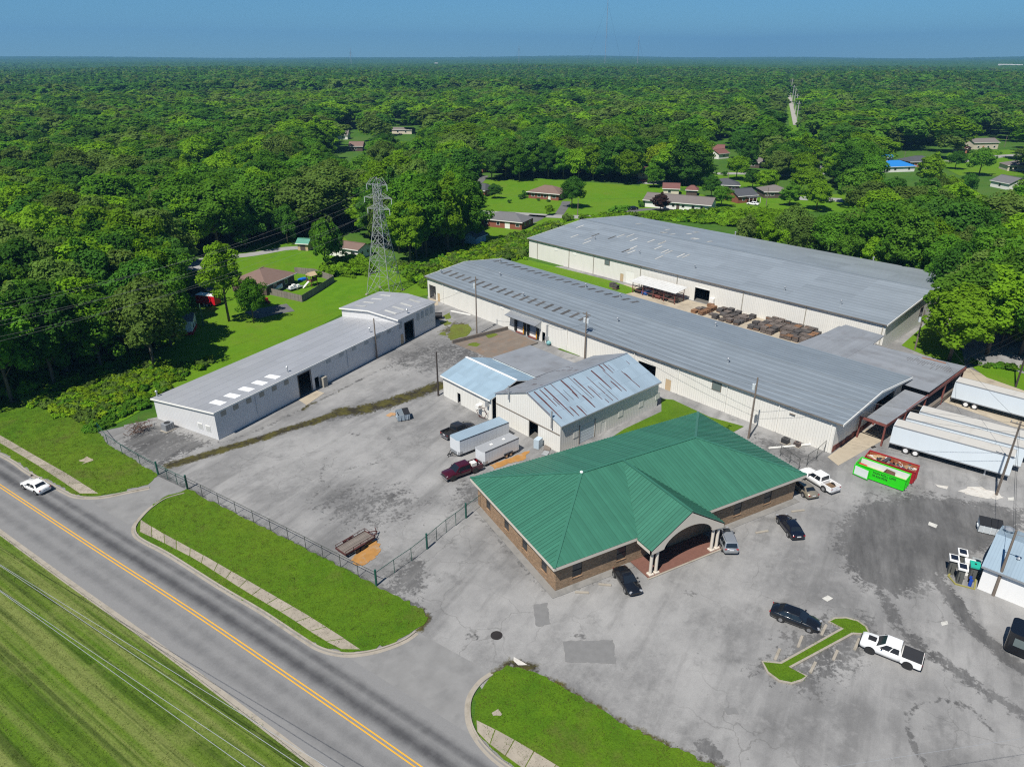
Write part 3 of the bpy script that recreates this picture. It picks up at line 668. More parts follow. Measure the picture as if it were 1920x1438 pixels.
# sunken loading dock in front of the dock doors
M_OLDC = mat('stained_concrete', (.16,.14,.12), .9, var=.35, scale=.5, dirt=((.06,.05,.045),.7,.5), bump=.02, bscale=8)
dk = thing('dock_wall', 'dark stained concrete retaining wall left of the loading dock ramp', 'wall', W1O, W1A)
MB().extr([(29.9,-.6,0),(30.3,-.6,0),(28.8,-14.6,0),(28.4,-14.6,0)], (0,0,.75)).build('wall_block', M_OLDC, dk)
dk2 = thing('dock_kerb', 'low dark concrete kerb right of the loading dock ramp', 'kerb', W1O, W1A)
MB().extr([(40.2,-1.4,0),(40.5,-1.4,0),(40.9,-14.5,0),(40.6,-14.5,0)], (0,0,.3)).build('kerb_block', M_OLDC, dk2)
rp = tag(MB().extr([(30.4,-.5,.035),(40.1,-1.2,.035),(40.5,-14,.028),(28.9,-14.3,.028)], (0,0,-.03)).build('dock_ramp', mat('rust_streaked_concrete', (.22,.18,.145), .9, var=.25, scale=.6, streak=('Y',.9), dirt=((.25,.13,.06),.5,.5))), kind='structure')
rp.location = W1O; rp.rotation_euler = (0,0,W1A)

# ---------------------------------------------------------------- big rear warehouse
W2O, W2A = (104.5,179.2,0), R(-75.5)
w2 = thing('warehouse', 'biggest warehouse at the back, cream walls and wide pale grey gable roof', 'warehouse', W2O, W2A)
L, D, E, RZ = 101.5, 47.5, 5.5, 7.6
ops = [(34.3,35.4,0,2.1),(36.1,38.9,0,3.2),(57.2,61.3,0,4.0)]
wall(MB(), (0,0), (1,0), L, [(0,E),(L,E)], ops).build('front_wall', M_WHITE_X, w2)
wall(MB(), (0,D), (1,0), L, [(0,E),(L,E)], [], inward=-1).build('rear_wall', M_WHITE_X, w2)
for x, iw in ((.002,-1),(L-.002,1)): wall(MB(), (x,.18), (0,1), D-.36, [(0,E+.02),(D/2-.18,RZ),(D-.36,E+.02)], [], inward=iw).build('gable_wall', M_WHITE_Y, w2)
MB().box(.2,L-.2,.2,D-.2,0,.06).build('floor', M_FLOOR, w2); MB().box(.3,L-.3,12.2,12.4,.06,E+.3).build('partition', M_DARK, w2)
rf = MB().extr([(-.3,-.3,E),(-.3,D/2,RZ),(-.3,D+.3,E),(-.3,D+.3,E-.06),(-.3,D/2,RZ-.1),(-.3,-.3,E-.06)], (L+.6,0,0)).build('roof', M_TRIM, w2)
FS = ((-.3,-.4,E+.01),(L+.3,-.4,E+.01),(L+.3,D/2,RZ+.04),(-.3,D/2,RZ+.04)); BS = ((-.3,D+.4,E+.01),(L+.3,D+.4,E+.01),(L+.3,D/2,RZ+.04),(-.3,D/2,RZ+.04))
slope(rf, *FS, 8, 9, M_ROOFG2); slope(rf, *BS, 8, 9, M_ROOFG2)
MB().box(-.3,L+.3,D/2-.3,D/2+.3,RZ+.08,RZ+.15).build('ridge_cap', M_ROOFG, rf)
fs, bs = on_slope(*FS), on_slope(*BS)
random.seed(3)
for k in range(22):
    x = 4+random.random()*42; b = random.uniform(.2,.75); strips(rf, fs, [x], b, b+.14, M_SKYP if k > 2 else M_SKYL, L-.8, .22)
for k in range(12):
    x = 4+random.random()*40; b = random.choice([.3,.5,.75]); strips(rf, bs, [x], b, b+.1, M_SKYP, L-.8, .4)
for x, b in ((17,.42),(35,.3),(53,.25),(77,.22),(90,.2)): vent(rf, fs(x/L, b, .06), .8)
for x, b in ((40,.05),(80,.06)): vent(rf, bs(x/L, b, .06), 1.0)
for s, y in ((-1,-.47),(1,D+.47)): MB().box(-.3,L+.3,min(y,y-s*.16),max(y,y-s*.16),E-.14,E+.03).build('gutter', M_TRIMD, w2)
for x0, a, b in ((-.42,(-.4,E),(D/2,RZ)),(-.42,(D/2,RZ),(D+.4,E)),(L+.3,(-.4,E),(D/2,RZ)),(L+.3,(D/2,RZ),(D+.4,E))):
    MB().extr([(x0,a[0],a[1]-.22),(x0,b[0],b[1]-.22),(x0,b[0],b[1]+.14),(x0,a[0],a[1]+.14)], (.1,0,0)).build('rake_trim', M_TRIM, w2)
for x in (3.5,16,25,40.8,52,70,85,101): MB().box(x-.07,x+.07,-.16,-.03,.1,E-.05).build('downspout', M_LOUVRE, w2)
door(w2, 34.3, 35.4, 2.1, M_TANDOOR); door(w2, 36.1, 38.9, 3.2, M_TRIM, handle=False)
MB().box(57.2,61.3,-.04,.1,3.4,3.95).build('roller_door', M_TRIM, w2)
for x0,x1,z0,z1 in ((10.3,11.5,3.9,4.7),(17.5,18.6,3.9,4.7)): plate('vent_plate', M_TRIM, w2, x0,x1,z0,z1)
wn = plate('window_frame', M_TRIMD, w2, 28.8,30.6,3.4,4.8); plate('window_pane', M_GLASSG, wn, 28.95,30.45,3.5,4.7, -.05, .03)
we = MB().box(L,L+.06,19,21,2.6,4.6).build('window_frame', M_TRIMD, w2); MB().box(L+.06,L+.08,19.15,20.85,2.75,4.45).build('window_pane', M_WIN, we)
plate('white_cabinet', M_TRIM, w2, 61.8,62.9,.0,1.9, -.02, .6)

# ---------------------------------------------------------------- linking roof and loading canopy (warehouse frame)
lk = thing('link_building', 'flat grey metal roof joining the two warehouses over red steel loading bays', 'building', W1O, W1A)
Z = 4.75
lr = MB().extr([(82,24.9,Z),(83.5,43.3,Z),(91.4,42.7,Z),(91.9,36.2,Z),(107.2,38,Z),(107,22.2,Z),(102.6,22.2,Z),(102.6,24.9,Z)], (0,0,.14)).build('roof', M_ROOFN, lk)
for i in range(10):
    y0 = 24.95+i*1.15; MB().box(92.05,106.9,y0,y0+1.14,Z+.145,Z+.185).build('roof_sheet', M_ROOFN, lr)
for i in range(9):
    x0 = 83.0+i*.95; MB().box(x0,x0+.94,25.2,41.5,Z+.145,Z+.18).build('roof_sheet', M_ROOFN, lr)
cn = MB().extr([(103.4,8.0,3.75),(106.4,7.8,3.75),(107,22.1,3.95),(103.4,22.1,3.95)], (0,0,.1)).build('low_canopy', M_ROOFN, lk)
for i in range(9): 
    y0 = 8.2+i*1.5; MB().box(103.5,106.3,y0,y0+1.49,3.87+i*.02,3.90+i*.02).build('roof_sheet', M_ROOFN, cn)
MB().extr([(106.3,7.7,3.2),(107.25,38.1,4.1),(107.25,38.1,4.72),(106.3,7.7,3.72)], (.15,0,0)).build('fascia_beam', M_REDST, lk)
MB().box(102.4,106.3,7.72,7.86,3.35,3.72).build('fascia_beam', M_REDST, lk)
for x, y, z in ((106.3,7.9,3.4),(106.6,14.5,3.6),(106.8,22,3.9),(107,30,4.1),(107.1,37.8,4.4),(102.6,7.9,3.6),(102.5,14,3.8)): MB().box(x-.12,x+.12,y-.12,y+.12,0,z).build('steel_column', M_REDST, lk)
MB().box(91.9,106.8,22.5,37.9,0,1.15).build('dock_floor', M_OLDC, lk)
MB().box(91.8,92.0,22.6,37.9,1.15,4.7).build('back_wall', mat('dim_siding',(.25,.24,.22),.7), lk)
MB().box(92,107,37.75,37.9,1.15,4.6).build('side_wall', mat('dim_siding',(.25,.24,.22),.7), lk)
MB().box(106.8,107.05,22.6,37.8,.3,1.14).build('bumper_rail', M_TRIMD, lk)
for i in range(20): lr2 = MB().obox((99.0+i*.38,34.6-random.random()*1.6,Z+.2),(.07,.8+random.random()*1.8,.012)).build('dark_streak', mat('dark_roof_stain',(.075,.07,.07),.8,var=.2), lr)
for i in range(6): MB().obox((101+i*.62,36.7-random.random()*.3,Z+.205+.002*i),(.55+.3*random.random(),.5,.012),random.random()*.4).build('rust_patch', mat('orange_rust',(.24,.11,.06),.9,var=.3,scale=3), lr)
tag(sheet('loading_ramp', [tuple((Matrix.Translation(W1O) @ Matrix.Rotation(W1A,4,'Z') @ Vector((x,y,0)))[:2]) for x, y in ((102.4,-1.4),(104.6,-2.6),(106.0,12.5),(102.4,12.0))], .04, M_TAN), kind='structure')

# ---------------------------------------------------------------- long pale shed on the left
SO, SA = (6.7,106.4,0), R(31.8)
sh = thing('storage_shed', 'long narrow pale grey metal shed with a taller far end', 'shed', SO, SA)
L1_, L2_, D, ZE, ZW, H2, HR = 45.6, 58.4, 14.6, 4.85, 3.7, 5.6, 6.3
wall(MB(), (0,0), (1,0), L1_, [(0,ZE),(L1_,ZE)], [(17.4,20.4,0,4.1),(21.2,22.3,0,2.2)], t=.15).build('side_wall', M_SHEDW_X, sh)
wall(MB(), (0,D), (1,0), L1_, [(0,ZW),(L1_,ZW)], [], t=.15, inward=-1).build('rear_wall', M_SHEDW_X, sh)
wall(MB(), (.002,.15), (0,1), D-.3, [(0,ZE),(D-.3,ZW)], [], t=.15, inward=-1).build('front_wall', M_SHEDW_Y, sh)
wall(MB(), (L1_,-.03), (1,0), L2_-L1_, [(0,H2),(L2_-L1_,H2)], [(.4,1.4,0,2.2),(1.9,5.0,0,4.2)], t=.15).build('side_wall', M_SHEDW_X, sh)
wall(MB(), (L1_,D+.4), (1,0), L2_-L1_, [(0,H2),(L2_-L1_,H2)], [], t=.15, inward=-1).build('rear_wall', M_SHEDW_X, sh)
for x, iw in ((L1_,-1),(L2_,1)): wall(MB(), (x,.12), (0,1), D+.13, [(0,H2),(D/2+.1,HR),(D+.13,H2)], [], t=.15, inward=iw).build('step_wall' if x == L1_ else 'end_wall', M_SHEDW_Y, sh)
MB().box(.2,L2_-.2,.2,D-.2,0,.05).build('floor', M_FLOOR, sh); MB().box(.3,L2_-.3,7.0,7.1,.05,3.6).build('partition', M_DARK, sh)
rf = MB().extr([(-.2,-.2,ZE),(-.2,D+.2,ZW),(-.2,D+.2,ZW-.06),(-.2,-.2,ZE-.06)], (L1_+.2,0,0)).build('roof', M_TRIM, sh)
LOW = ((-.25,-.3,ZE+.01),(L1_-.02,-.3,ZE+.01),(L1_-.02,D+.3,ZW+.01),(-.25,D+.3,ZW+.01)); slope(rf, *LOW, 7, 9, M_ROOFL)
rf2 = MB().extr([(L1_-.3,-.2,H2),(L1_-.3,D/2+.2,HR),(L1_-.3,D+.6,H2),(L1_-.3,D+.6,H2-.06),(L1_-.3,D/2+.2,HR-.08),(L1_-.3,-.2,H2-.06)], (L2_-L1_+.6,0,0)).build('raised_roof', M_TRIM, sh)
FS = ((L1_-.35,-.3,H2+.01),(L2_+.35,-.3,H2+.01),(L2_+.35,D/2+.2,HR+.03),(L1_-.35,D/2+.2,HR+.03)); BS = ((L1_-.35,D+.7,H2+.01),(L2_+.35,D+.7,H2+.01),(L2_+.35,D/2+.2,HR+.03),(L1_-.35,D/2+.2,HR+.03))
slope(rf2, *FS, 4, 4, M_ROOFL); slope(rf2, *BS, 4, 4, M_ROOFL)
f1, f2, lo = on_slope(*FS), on_slope(*BS), on_slope(*LOW)
for fn in (f1, f2):
    for a in (.18,.38,.58,.8): MB().extr([fn(a-.025,.3,.08),fn(a+.025,.3,.08),fn(a+.025,.68,.08),fn(a-.025,.68,.08)], (0,0,.03)).build('skylight', M_SKYP, rf2)
for k in range(5):
    a = .065+k*.062; MB().extr([lo(a-.014,.08,.08),lo(a+.014,.08,.08),lo(a+.014,.26,.08),lo(a-.014,.26,.08)], (0,0,.04)).build('skylight', M_SKYW, rf)
for a, b in ((.37,.12),(.85,.13),(.02,.97)): vent(rf, lo(a,b,.05), .9, .12)
vent(rf2, f1(.3,.1,.05), .8, .12)
MB().box(-.3,L1_-.02,-.38,-.26,ZE-.18,ZE+.06).build('eave_trim', M_TRIM, sh); MB().box(-.32,-.2,-.3,D+.3,0,0.01).build('sill', M_TRIM, sh)
MB().extr([(-.33,-.3,ZE-.2),(-.33,D+.3,ZW-.2),(-.33,D+.3,ZW+.07),(-.33,-.3,ZE+.07)], (.08,0,0)).build('eave_trim', M_TRIM, sh)
MB().extr([(L1_-.45,-.3,H2-.15),(L1_-.45,D/2+.2,HR-.12),(L1_-.45,D+.7,H2-.15),(L1_-.45,D+.7,H2+.1),(L1_-.45,D/2+.2,HR+.12),(L1_-.45,-.3,H2+.1)], (.1,0,0)).build('rake_trim', M_TRIM, sh)
for x in (1.2,3.6,6.2,8.9,11.6,14.3): plate('louvre', M_LOUVRE, sh, x,x+.95,3.55,4.35)
for x in (24.5,28,31.5,35,38.5,42): plate('louvre', M_LOUVG, sh, x,x+1.1,3.75,4.6)
for x in (45.8,51.8,53.4,55,56.6): plate('window', M_LOUVG, sh, x,x+.9,3.5,4.9, -.04)
d0 = MB().box(L1_+.42,L1_+1.38,-.02,.06,.02,2.15).build('door', M_TANDOOR, sh)
for x0, x1, z in ((17.4,20.4,4.1),(L1_+1.9,L1_+5.0,4.2)): MB().box(x0-.1,x0,-.08,.0,0,z+.1).box(x1,x1+.1,-.08,0,0,z+.1).box(x0,x1,-.08,0,z,z+.1).build('door_frame', M_TRIMD, sh)
for y in (1.5,3.3):
    f = MB().box(-.06,.0,y,y+1.1,1.0,2.0).build('window_frame', M_TRIM, sh)
    for i in range(5): MB().box(-.10,-.06,y+.08+i*.2,y+.14+i*.2,1.08,1.92).build('louvre_slat', M_LOUVG, f)
MB().box(22.4,23.4,-.9,-.02,0,1.9).build('wall_cabinet', M_LOUVRE, sh)
for x in (8.0,30.0): MB().box(x-.06,x+.06,-.15,-.02,1.0,4.7).build('downspout', M_SHEDW_X, sh)
# ---------------------------------------------------------------- workshop with rusty blue roof and its wing
PO, PA = (52.0,77.7,0), R(13.0)
sp = thing('workshop', 'cream metal workshop with a rust-streaked blue gable roof and a lower blue roofed wing', 'workshop', PO, PA)
x0, x1, D, E, RZ = -1.2, 22.2, 14.6, 4.7, 7.5
wall(MB(), (x0,0), (1,0), x1-x0, [(0,E),(x1-x0,E)], [(4.2,7.6,0,3.2),(9.2,10.2,0,2.0)], t=.15).build('side_wall', M_WHITE_X, sp)
wall(MB(), (x0,D), (1,0), x1-x0, [(0,E),(x1-x0,E)], [], t=.15, inward=-1).build('rear_wall', M_WHITE_X, sp)
for x, iw, op in ((x0,-1,[(4.6,6.7,0,3.0)]),(x1,1,[])): wall(MB(), (x,.15), (0,1), D-.3, [(0,E),(D/2-.15,RZ),(D-.3,E)], op, t=.15, inward=iw).build('gable_wall', M_WHITE_Y, sp)
MB().box(x0+.1,x1-.1,.1,D-.1,0,.05).build('floor', M_FLOOR, sp)
MB().box(x0+6,x0+6.1,.3,D-.3,.05,4.6).build('partition', M_DARK, sp)
rf = MB().extr([(x0-.1,-.1,E),(x0-.1,D/2,RZ),(x0-.1,D+.1,E),(x0-.1,D+.1,E-.05),(x0-.1,D/2,RZ-.08),(x0-.1,-.1,E-.05)], (x1-x0+.2,0,0)).build('roof', M_TRIM, sp)
FS = ((x0-.2,-.3,E-.02),(x1+.2,-.3,E-.02),(x1+.2,D/2,RZ+.03),(x0-.2,D/2,RZ+.03)); BS = ((x0-.2,D+.3,E-.02),(x1+.2,D+.3,E-.02),(x1+.2,D/2,RZ+.03),(x0-.2,D/2,RZ+.03))
slope(rf, *FS, 3, 24, M_ROOFB, jit=.006); slope(rf, *BS, 3, 24, M_ROOFN)
f1, f2 = on_slope(*FS), on_slope(*BS); random.seed(11)
for k in range(24):
    for _ in range(random.choice([0,0,1,1,2,3])):
        a = (k+.04)/24; w_ = random.choice([.002,.003,.004,.006]); b = random.random()*.7; ln = random.choice([.12,.2,.35,.55,.7]) 
        if w_ < .004: ln = min(ln,.3)
        b1 = min(.985,b+ln)
        MB().extr([f1(a,b,.083),f1(a+w_,b+.02,.083),f1(a+w_*.8,b1,.083),f1(a,b1,.083)], (0,0,.006)).build('rust_streak', M_RUST, rf)
for a, b, b1, w_ in ((.05,.15,.95,.012),(.10,.45,.95,.009),(.14,.10,.95,.011),(.175,.05,.32,.010),(.225,.0,.28,.012),(.30,.48,.97,.013),(.335,.08,.45,.012),(.40,.30,.90,.009),(.44,.18,.60,.008),(.58,.32,.92,.013),(.635,.18,.5,.010),(.68,.78,.98,.011),(.72,.66,.97,.009),(.80,.35,.55,.006)):
    MB().extr([f1(a,b,.09),f1(a+w_*.5,b,.09),f1(a+w_,b+(b1-b)*.6,.09),f1(a+w_*.8,b1,.09),f1(a,b1,.09)], (0,0,.006)).build('rust_streak', M_RUST, rf)
for k in range(16):
    a = random.random()*.9; b = random.random()*.85; MB().extr([f2(a,b,.083),f2(a+.004,b,.083),f2(a+.004,b+.12,.083),f2(a,b+.12,.083)], (0,0,.006)).build('rust_streak', M_RUST, rf)
MB().box(x0-.2,x1+.2,D/2-.2,D/2+.2,RZ+.08,RZ+.13).build('ridge_cap', M_GALV, rf)
MB().box(x0-.2,x1+.2,-.42,-.3,E-.2,E+.02).build('gutter', M_GALV, sp)
MB().box(x0-.05,x0,.1,D-.1,2.95,3.12).build('door_rail', M_TRIMD, sp)
for y in (1.6,11.2): MB().cyl((x0-.3,y,3.8 if y < 5 else 5.0), (x0-.3,y,6.6 if y < 5 else 7.4), .13, 8).build('flue_pipe', M_GALV, sp)
MB().box(x0+4.2,x0+7.6,.03,.1,.0,3.2).build('roller_door', mat('pale_blue_door',(.50,.56,.60),.4,rib=('Z',.5,.02)), sp)
MB().box(x0+9.2,x0+10.2,.03,.1,0,2.0).build('door', M_TRIM, sp)
MB().box(x0+4.1,x0+4.2,-.06,0,0,3.3).box(x0+7.6,x0+7.7,-.06,0,0,3.3).build('door_frame', M_TRIMD, sp)
for x in (1.6,12.0,17.2,21.6): plate('boarded_window', M_WHITE_X, sp, x,x+1.1,1.5,2.6)
# wing
wx0, wx1, wy0, wy1, we_, wr = -2.1, 8.8, D+.05, 27.7, 3.9, 5.6
wall(MB(), (wx0,wy0), (0,1), wy1-wy0, [(0,we_),(wy1-wy0,we_)], [(8.2,9.1,0,2.0)], t=.15, inward=-1).build('wing_wall', M_WHITE_Y, sp)
wall(MB(), (wx1,wy0), (0,1), wy1-wy0, [(0,we_),(wy1-wy0,we_)], [], t=.15).build('wing_wall', M_WHITE_Y, sp)
wall(MB(), (wx0+.15,wy1), (1,0), wx1-wx0-.3, [(0,we_),((wx1-wx0)/2-.15,wr),(wx1-wx0-.3,we_)], [], t=.15, inward=-1).build('wing_wall', M_WHITE_X, sp)
mx = (wx0+wx1)/2
wf = MB().extr([(wx0-.1,wy0,we_),(mx,wy0,wr),(wx1+.1,wy0,we_),(wx1+.1,wy0,we_-.05),(mx,wy0,wr-.08),(wx0-.1,wy0,we_-.05)], (0,wy1-wy0+.2,0)).build('wing_roof', M_TRIM, sp)
slope(wf, (wx0-.3,wy0+.02,we_-.02),(wx0-.3,wy1+.3,we_-.02),(mx,wy1+.3,wr+.03),(mx,wy0+.02,wr+.03), 3, 13, M_ROOFBY)
slope(wf, (wx1+.3,wy0+.02,we_-.02),(wx1+.3,wy1+.3,we_-.02),(mx,wy1+.3,wr+.03),(mx,wy0+.02,wr+.03), 3, 13, M_ROOFBY)
MB().box(mx-.22,mx+.22,wy0+.02,wy1+.32,wr+.09,wr+.16).build('ridge_cap', M_SKYW, wf)
MB().box(wx0-.45,wx0-.3,wy0,wy1+.3,we_-.2,we_-.02).build('gutter', M_TRIM, sp)
MB().box(wx0-.9,wx0-.02,17.0,17.8,1.5,2.2).build('air_conditioner', M_TRIM, sp)
MB().box(wx0-.6,wx0-.02,15.2,15.6,2.6,3.4).build('flue_box', M_GALV, sp)
# rear flat annex
for q, n in (((8.95,16.2,18.1,16.35),'annex_wall'),((8.95,27.0,18.1,27.15),'annex_wall'),((18.0,16.35,18.15,27.0),'annex_wall')): MB().box(q[0],q[2],q[1],q[3],0,4.0).build(n, M_WHITE_X if n else None, sp)
ar = MB().extr([(8.9,15.9,4.0),(18.3,15.9,4.0),(18.3,27.3,4.0),(8.9,27.3,4.0)], (0,0,.1)).build('annex_roof', M_TRIM, sp)
slope(ar, (18.4,15.8,4.1),(18.4,27.4,4.1),(8.8,27.4,4.25),(8.8,15.8,4.25), 4, 8, M_ROOFN)

# ---------------------------------------------------------------- brick office with green standing seam roof
M_BRICK = NT('brown_brick'); t = M_BRICK; t.set(.85,0,.2); co_ = t.coord('obj')
sx = t.node('ShaderNodeSeparateXYZ'); t.L(co_, sx.inputs[0]); cb = t.node('ShaderNodeCombineXYZ'); t.L(t.math('ADD', sx.outputs[0], sx.outputs[1]), cb.inputs[0]); t.L(sx.outputs[2], cb.inputs[1])
bt = t.node('ShaderNodeTexBrick'); t.L(cb.outputs[0], bt.inputs[0]); bt.inputs['Scale'].default_value = 1; bt.inputs['Brick Width'].default_value = .30; bt.inputs['Row Height'].default_value = .10; bt.inputs['Mortar Size'].default_value = .012
bt.inputs['Color1'].default_value = (.22,.13,.07,1); bt.inputs['Color2'].default_value = (.40,.25,.145,1); bt.inputs['Mortar'].default_value = (.30,.26,.20,1)
t.base(t.mix(t.noise(co_, .9, 4), bt.outputs[0], t.mix(1.0, bt.outputs[0], .72, 'MULTIPLY'))); t.bump(bt.outputs[1], -.01, .6); M_BRICK = t.m
M_GREEN = mat('green_roof_metal', (.040,.158,.104), .42, var=.12, scale=.5, orand=.10, streak=('Y',.25), spec=.5)
M_CREAM = mat('cream_fascia', (.55,.50,.43), .6, var=.05)
M_PAVER = mat('red_pavers', (.15,.07,.052), .85, var=.3, scale=4, bump=.01, bscale=10)
of = thing('office_building', 'brown brick office with a green standing seam hip roof and arched portico', 'office', (34.2,52.1,0), 0)
Lx, Ly, WH = 37.6, 19.3, 3.45
fw = [(2.2,3.5),(8.3,9.6),(26.6,27.9),(31.9,33.2)]; en = (13.5,16.0)
def bwins(parent, o, d, wins, z0=.95, z1=2.75):
    for a, b in wins:
        q = [Vector((o[0]+d[0]*u, o[1]+d[1]*u, 0)) for u in (a,b)]; n = Vector((d[1],-d[0],0))
        if parent is None: continue
        fr = MB().extr([q[0]+Vector((0,0,z0))-n*.1, q[1]+Vector((0,0,z0))-n*.1, q[1]+Vector((0,0,z1))-n*.1, q[0]+Vector((0,0,z1))-n*.1], n*.04).build('window', M_WIN, parent)
        m_ = (q[0]+q[1])/2
        MB().bar(q[0]+Vector((0,0,(z0+z1)/2))-n*.04, q[1]+Vector((0,0,(z0+z1)/2))-n*.04, .05).bar(q[0]+Vector((0,0,z1-.03))-n*.04, q[1]+Vector((0,0,z1-.03))-n*.04, .06).build('window_frame', M_BLACK, fr)
        MB().extr([q[0]-(q[1]-q[0])*.06+Vector((0,0,z0-.1))+n*.06, q[1]+(q[1]-q[0])*.06+Vector((0,0,z0-.1))+n*.06, q[1]+(q[1]-q[0])*.06+Vector((0,0,z0-.1))-n*.12, q[0]-(q[1]-q[0])*.06+Vector((0,0,z0-.1))-n*.12], (0,0,.095)).build('sill', M_BRICK, fr)
lw = [(1.9,3.1),(6.3,7.5),(10.8,12.0),(15.7,16.9)]
wall(MB(), (0,0), (1,0), Lx, [(0,WH),(Lx,WH)], [(a,b,.95,2.75) for a,b in fw]+[(*en,0,2.6)], t=.25).build('front_wall', M_BRICK, of)
wall(MB(), (0,Ly), (1,0), Lx, [(0,WH),(Lx,WH)], [], t=.25, inward=-1).build('rear_wall', M_BRICK, of)
wall(MB(), (0,.25), (0,1), Ly-.5, [(0,WH),(Ly-.5,WH)], [(a-.25,b-.25,.95,2.75) for a,b in lw], t=.25, inward=-1).build('side_wall', M_BRICK, of)
wall(MB(), (Lx,.25), (0,1), Ly-.5, [(0,WH),(Ly-.5,WH)], [], t=.25).build('side_wall', M_BRICK, of)
bwins(of, (0,0), (1,0), fw)
for a, b in lw:
    fr = MB().box(.08,.12,a,b,.95,2.75).build('window', M_WIN, of); MB().box(.03,.08,a,b,1.82,1.88).box(.03,.08,a,b,2.68,2.75).build('window_frame', M_BLACK, fr); MB().box(-.06,.12,a-.08,b+.08,.85,.945).build('sill', M_BRICK, fr)
MB().box(.3,Lx-.3,.3,Ly-.3,0,.05).build('floor', M_FLOOR, of)
ed = MB().box(en[0]+.02,en[1]-.02,.1,.16,.05,2.58).build('entrance_door', M_WIN, of); MB().box(14.7,14.8,.04,.1,.05,2.58).box(en[0],en[1],.04,.1,2.5,2.6).build('door_frame', M_BLACK, ed)
# roof faces (local coordinates)
EX0, EX1, EY0, EY1, EZ = -.75, 38.5, -.75, 20.0, 3.95
RY = (EY0+EY1)/2; RZ = 7.25; HX = RY-EY0
A0, A1, B0, B1 = Vector((EX0,EY0,EZ)), Vector((EX1,EY0,EZ)), Vector((EX0,EY1,EZ)), Vector((EX1,EY1,EZ)); R0, R1 = Vector((EX0+HX,RY,RZ)), Vector((EX1-HX,RY,RZ))
PX0, PX1, PY, PE = 10.5, 21.5, -3.3, 3.75; PXM = (PX0+PX1)/2
k_ = (RZ-EZ)/HX; PR = RZ-.04
def clip(poly, ax, lo, hi):
    for sgn, lim in ((1,lo),(-1,-hi)):
        out = []
        for i in range(len(poly)):
            p, q = poly[i], poly[(i+1)%len(poly)]; a, b = sgn*p.dot(ax)-lim, sgn*q.dot(ax)-lim
            if a >= 0: out.append(p)
            if (a >= 0) != (b >= 0): out.append(p+(q-p)*(a/(a-b)))
        poly = out
        if len(poly) < 3: return []
    return poly
def seam_face(parent, poly, ax, w=.5, lift=0.0):
    ax = Vector(ax).normalized(); n = (poly[1]-poly[0]).cross(poly[2]-poly[0]).normalized()
    if n.z < 0: n = -n
    poly = [p+n*lift for p in poly]; ds = [p.dot(ax) for p in poly]; a = min(ds)
    while a < max(ds)-.02:
        c = clip(poly, ax, a+.004, a+w-.004)
        if len(c) >= 3:
            mb = MB().extr(c, n*.03); r = clip(poly, ax, a+w-.075, a+w-.004)
            if len(r) >= 3: mb.extr([p+n*.031 for p in r], n*.07)
            mb.build('roof_panel', M_GREEN, parent)
        a += w
gr = MB().loft([[A0,A1,B1,B0],[R0,R1,R1+Vector((0,.01,0)),R0+Vector((0,.01,0))]]).build('roof', M_GREEN, of)
vl0 = Vector((PX0, EY0, EZ)); 
# front face around the portico valleys
seam_face(gr, [A0, Vector((PX0,EY0,EZ)), Vector((PXM,RY-.05,PR)), R0], (1,0,0), lift=.01)
seam_face(gr, [Vector((PX1,EY0,EZ)), A1, R1, R0+Vector((4,0,0)), Vector((PXM,RY-.05,PR))], (1,0,0), lift=.01)
seam_face(gr, [B0, B1, R1, R0], (1,0,0), lift=.01)
seam_face(gr, [A0, B0, R0], (0,1,0), lift=.01); seam_face(gr, [A1, B1, R1], (0,1,0), lift=.01)
pr = MB().loft([[Vector((PX0,PY,PE-.12)),Vector((PX1,PY,PE-.12)),Vector((PXM,PY,PR-.15))],[Vector((PX0,EY0+.1,PE-.12)),Vector((PX1,EY0+.1,PE-.12)),Vector((PXM,RY-.6,PR-.15))]]).mesh('x')
por = MB().extr([Vector((PX0,PY,PE)),Vector((PXM,PY,PR)),Vector((PXM,PY,PR-.12)),Vector((PX0,PY,PE-.12))], (0,EY0-PY,0)).extr([Vector((PX1,PY,PE)),Vector((PXM,PY,PR)),Vector((PXM,PY,PR-.12)),Vector((PX1,PY,PE-.12))], (0,EY0-PY,0)).build('portico_roof', M_GREEN, of)
seam_face(por, [Vector((PX0,PY-.06,PE)), Vector((PX0,EY0,PE)), Vector((PXM,RY-.05,PR)), Vector((PXM,PY-.06,PR))], (0,1,0), lift=.05)
seam_face(por, [Vector((PX1,PY-.06,PE)), Vector((PX1,EY0,PE)), Vector((PXM,RY-.05,PR)), Vector((PXM,PY-.06,PR))], (0,1,0), lift=.05)
for a, b in ((A0,R0),(A1,R1),(B0,R0),(B1,R1),(R0,R1),(Vector((PXM,PY,PR+.02)),Vector((PXM,RY,PR+.02)))): MB().bar(a+Vector((0,0,.09)), b+Vector((0,0,.09)), .34, .07).build('ridge_cap', M_GREEN, gr)
MB().dome(tuple(R0+Vector((0,0,.1))), .22, .2).build('finial', M_SKYW, gr)
# fascia boards and soffit
F = .42
for q in ((EX0,PX0,EY0,EY0+.06),(PX1,EX1,EY0,EY0+.06),(EX0,EX1,EY1-.06,EY1)): MB().box(q[0],q[1],q[2],q[3],EZ-F,EZ+.0).build('fascia', M_CREAM, of)
for x in (EX0,EX1-.06): MB().box(x,x+.06,EY0+.06,EY1-.06,EZ-F,EZ).build('fascia', M_CREAM, of)
MB().box(EX0+.06,EX1-.06,EY0+.06,EY1-.06,WH+.02,WH+.07).build('soffit', M_CREAM, of)
for x in (PX0,PX1-.06): MB().box(x,x+.06,PY,EY0,PE-.12-F,PE-.10).build('fascia', M_CREAM, of)
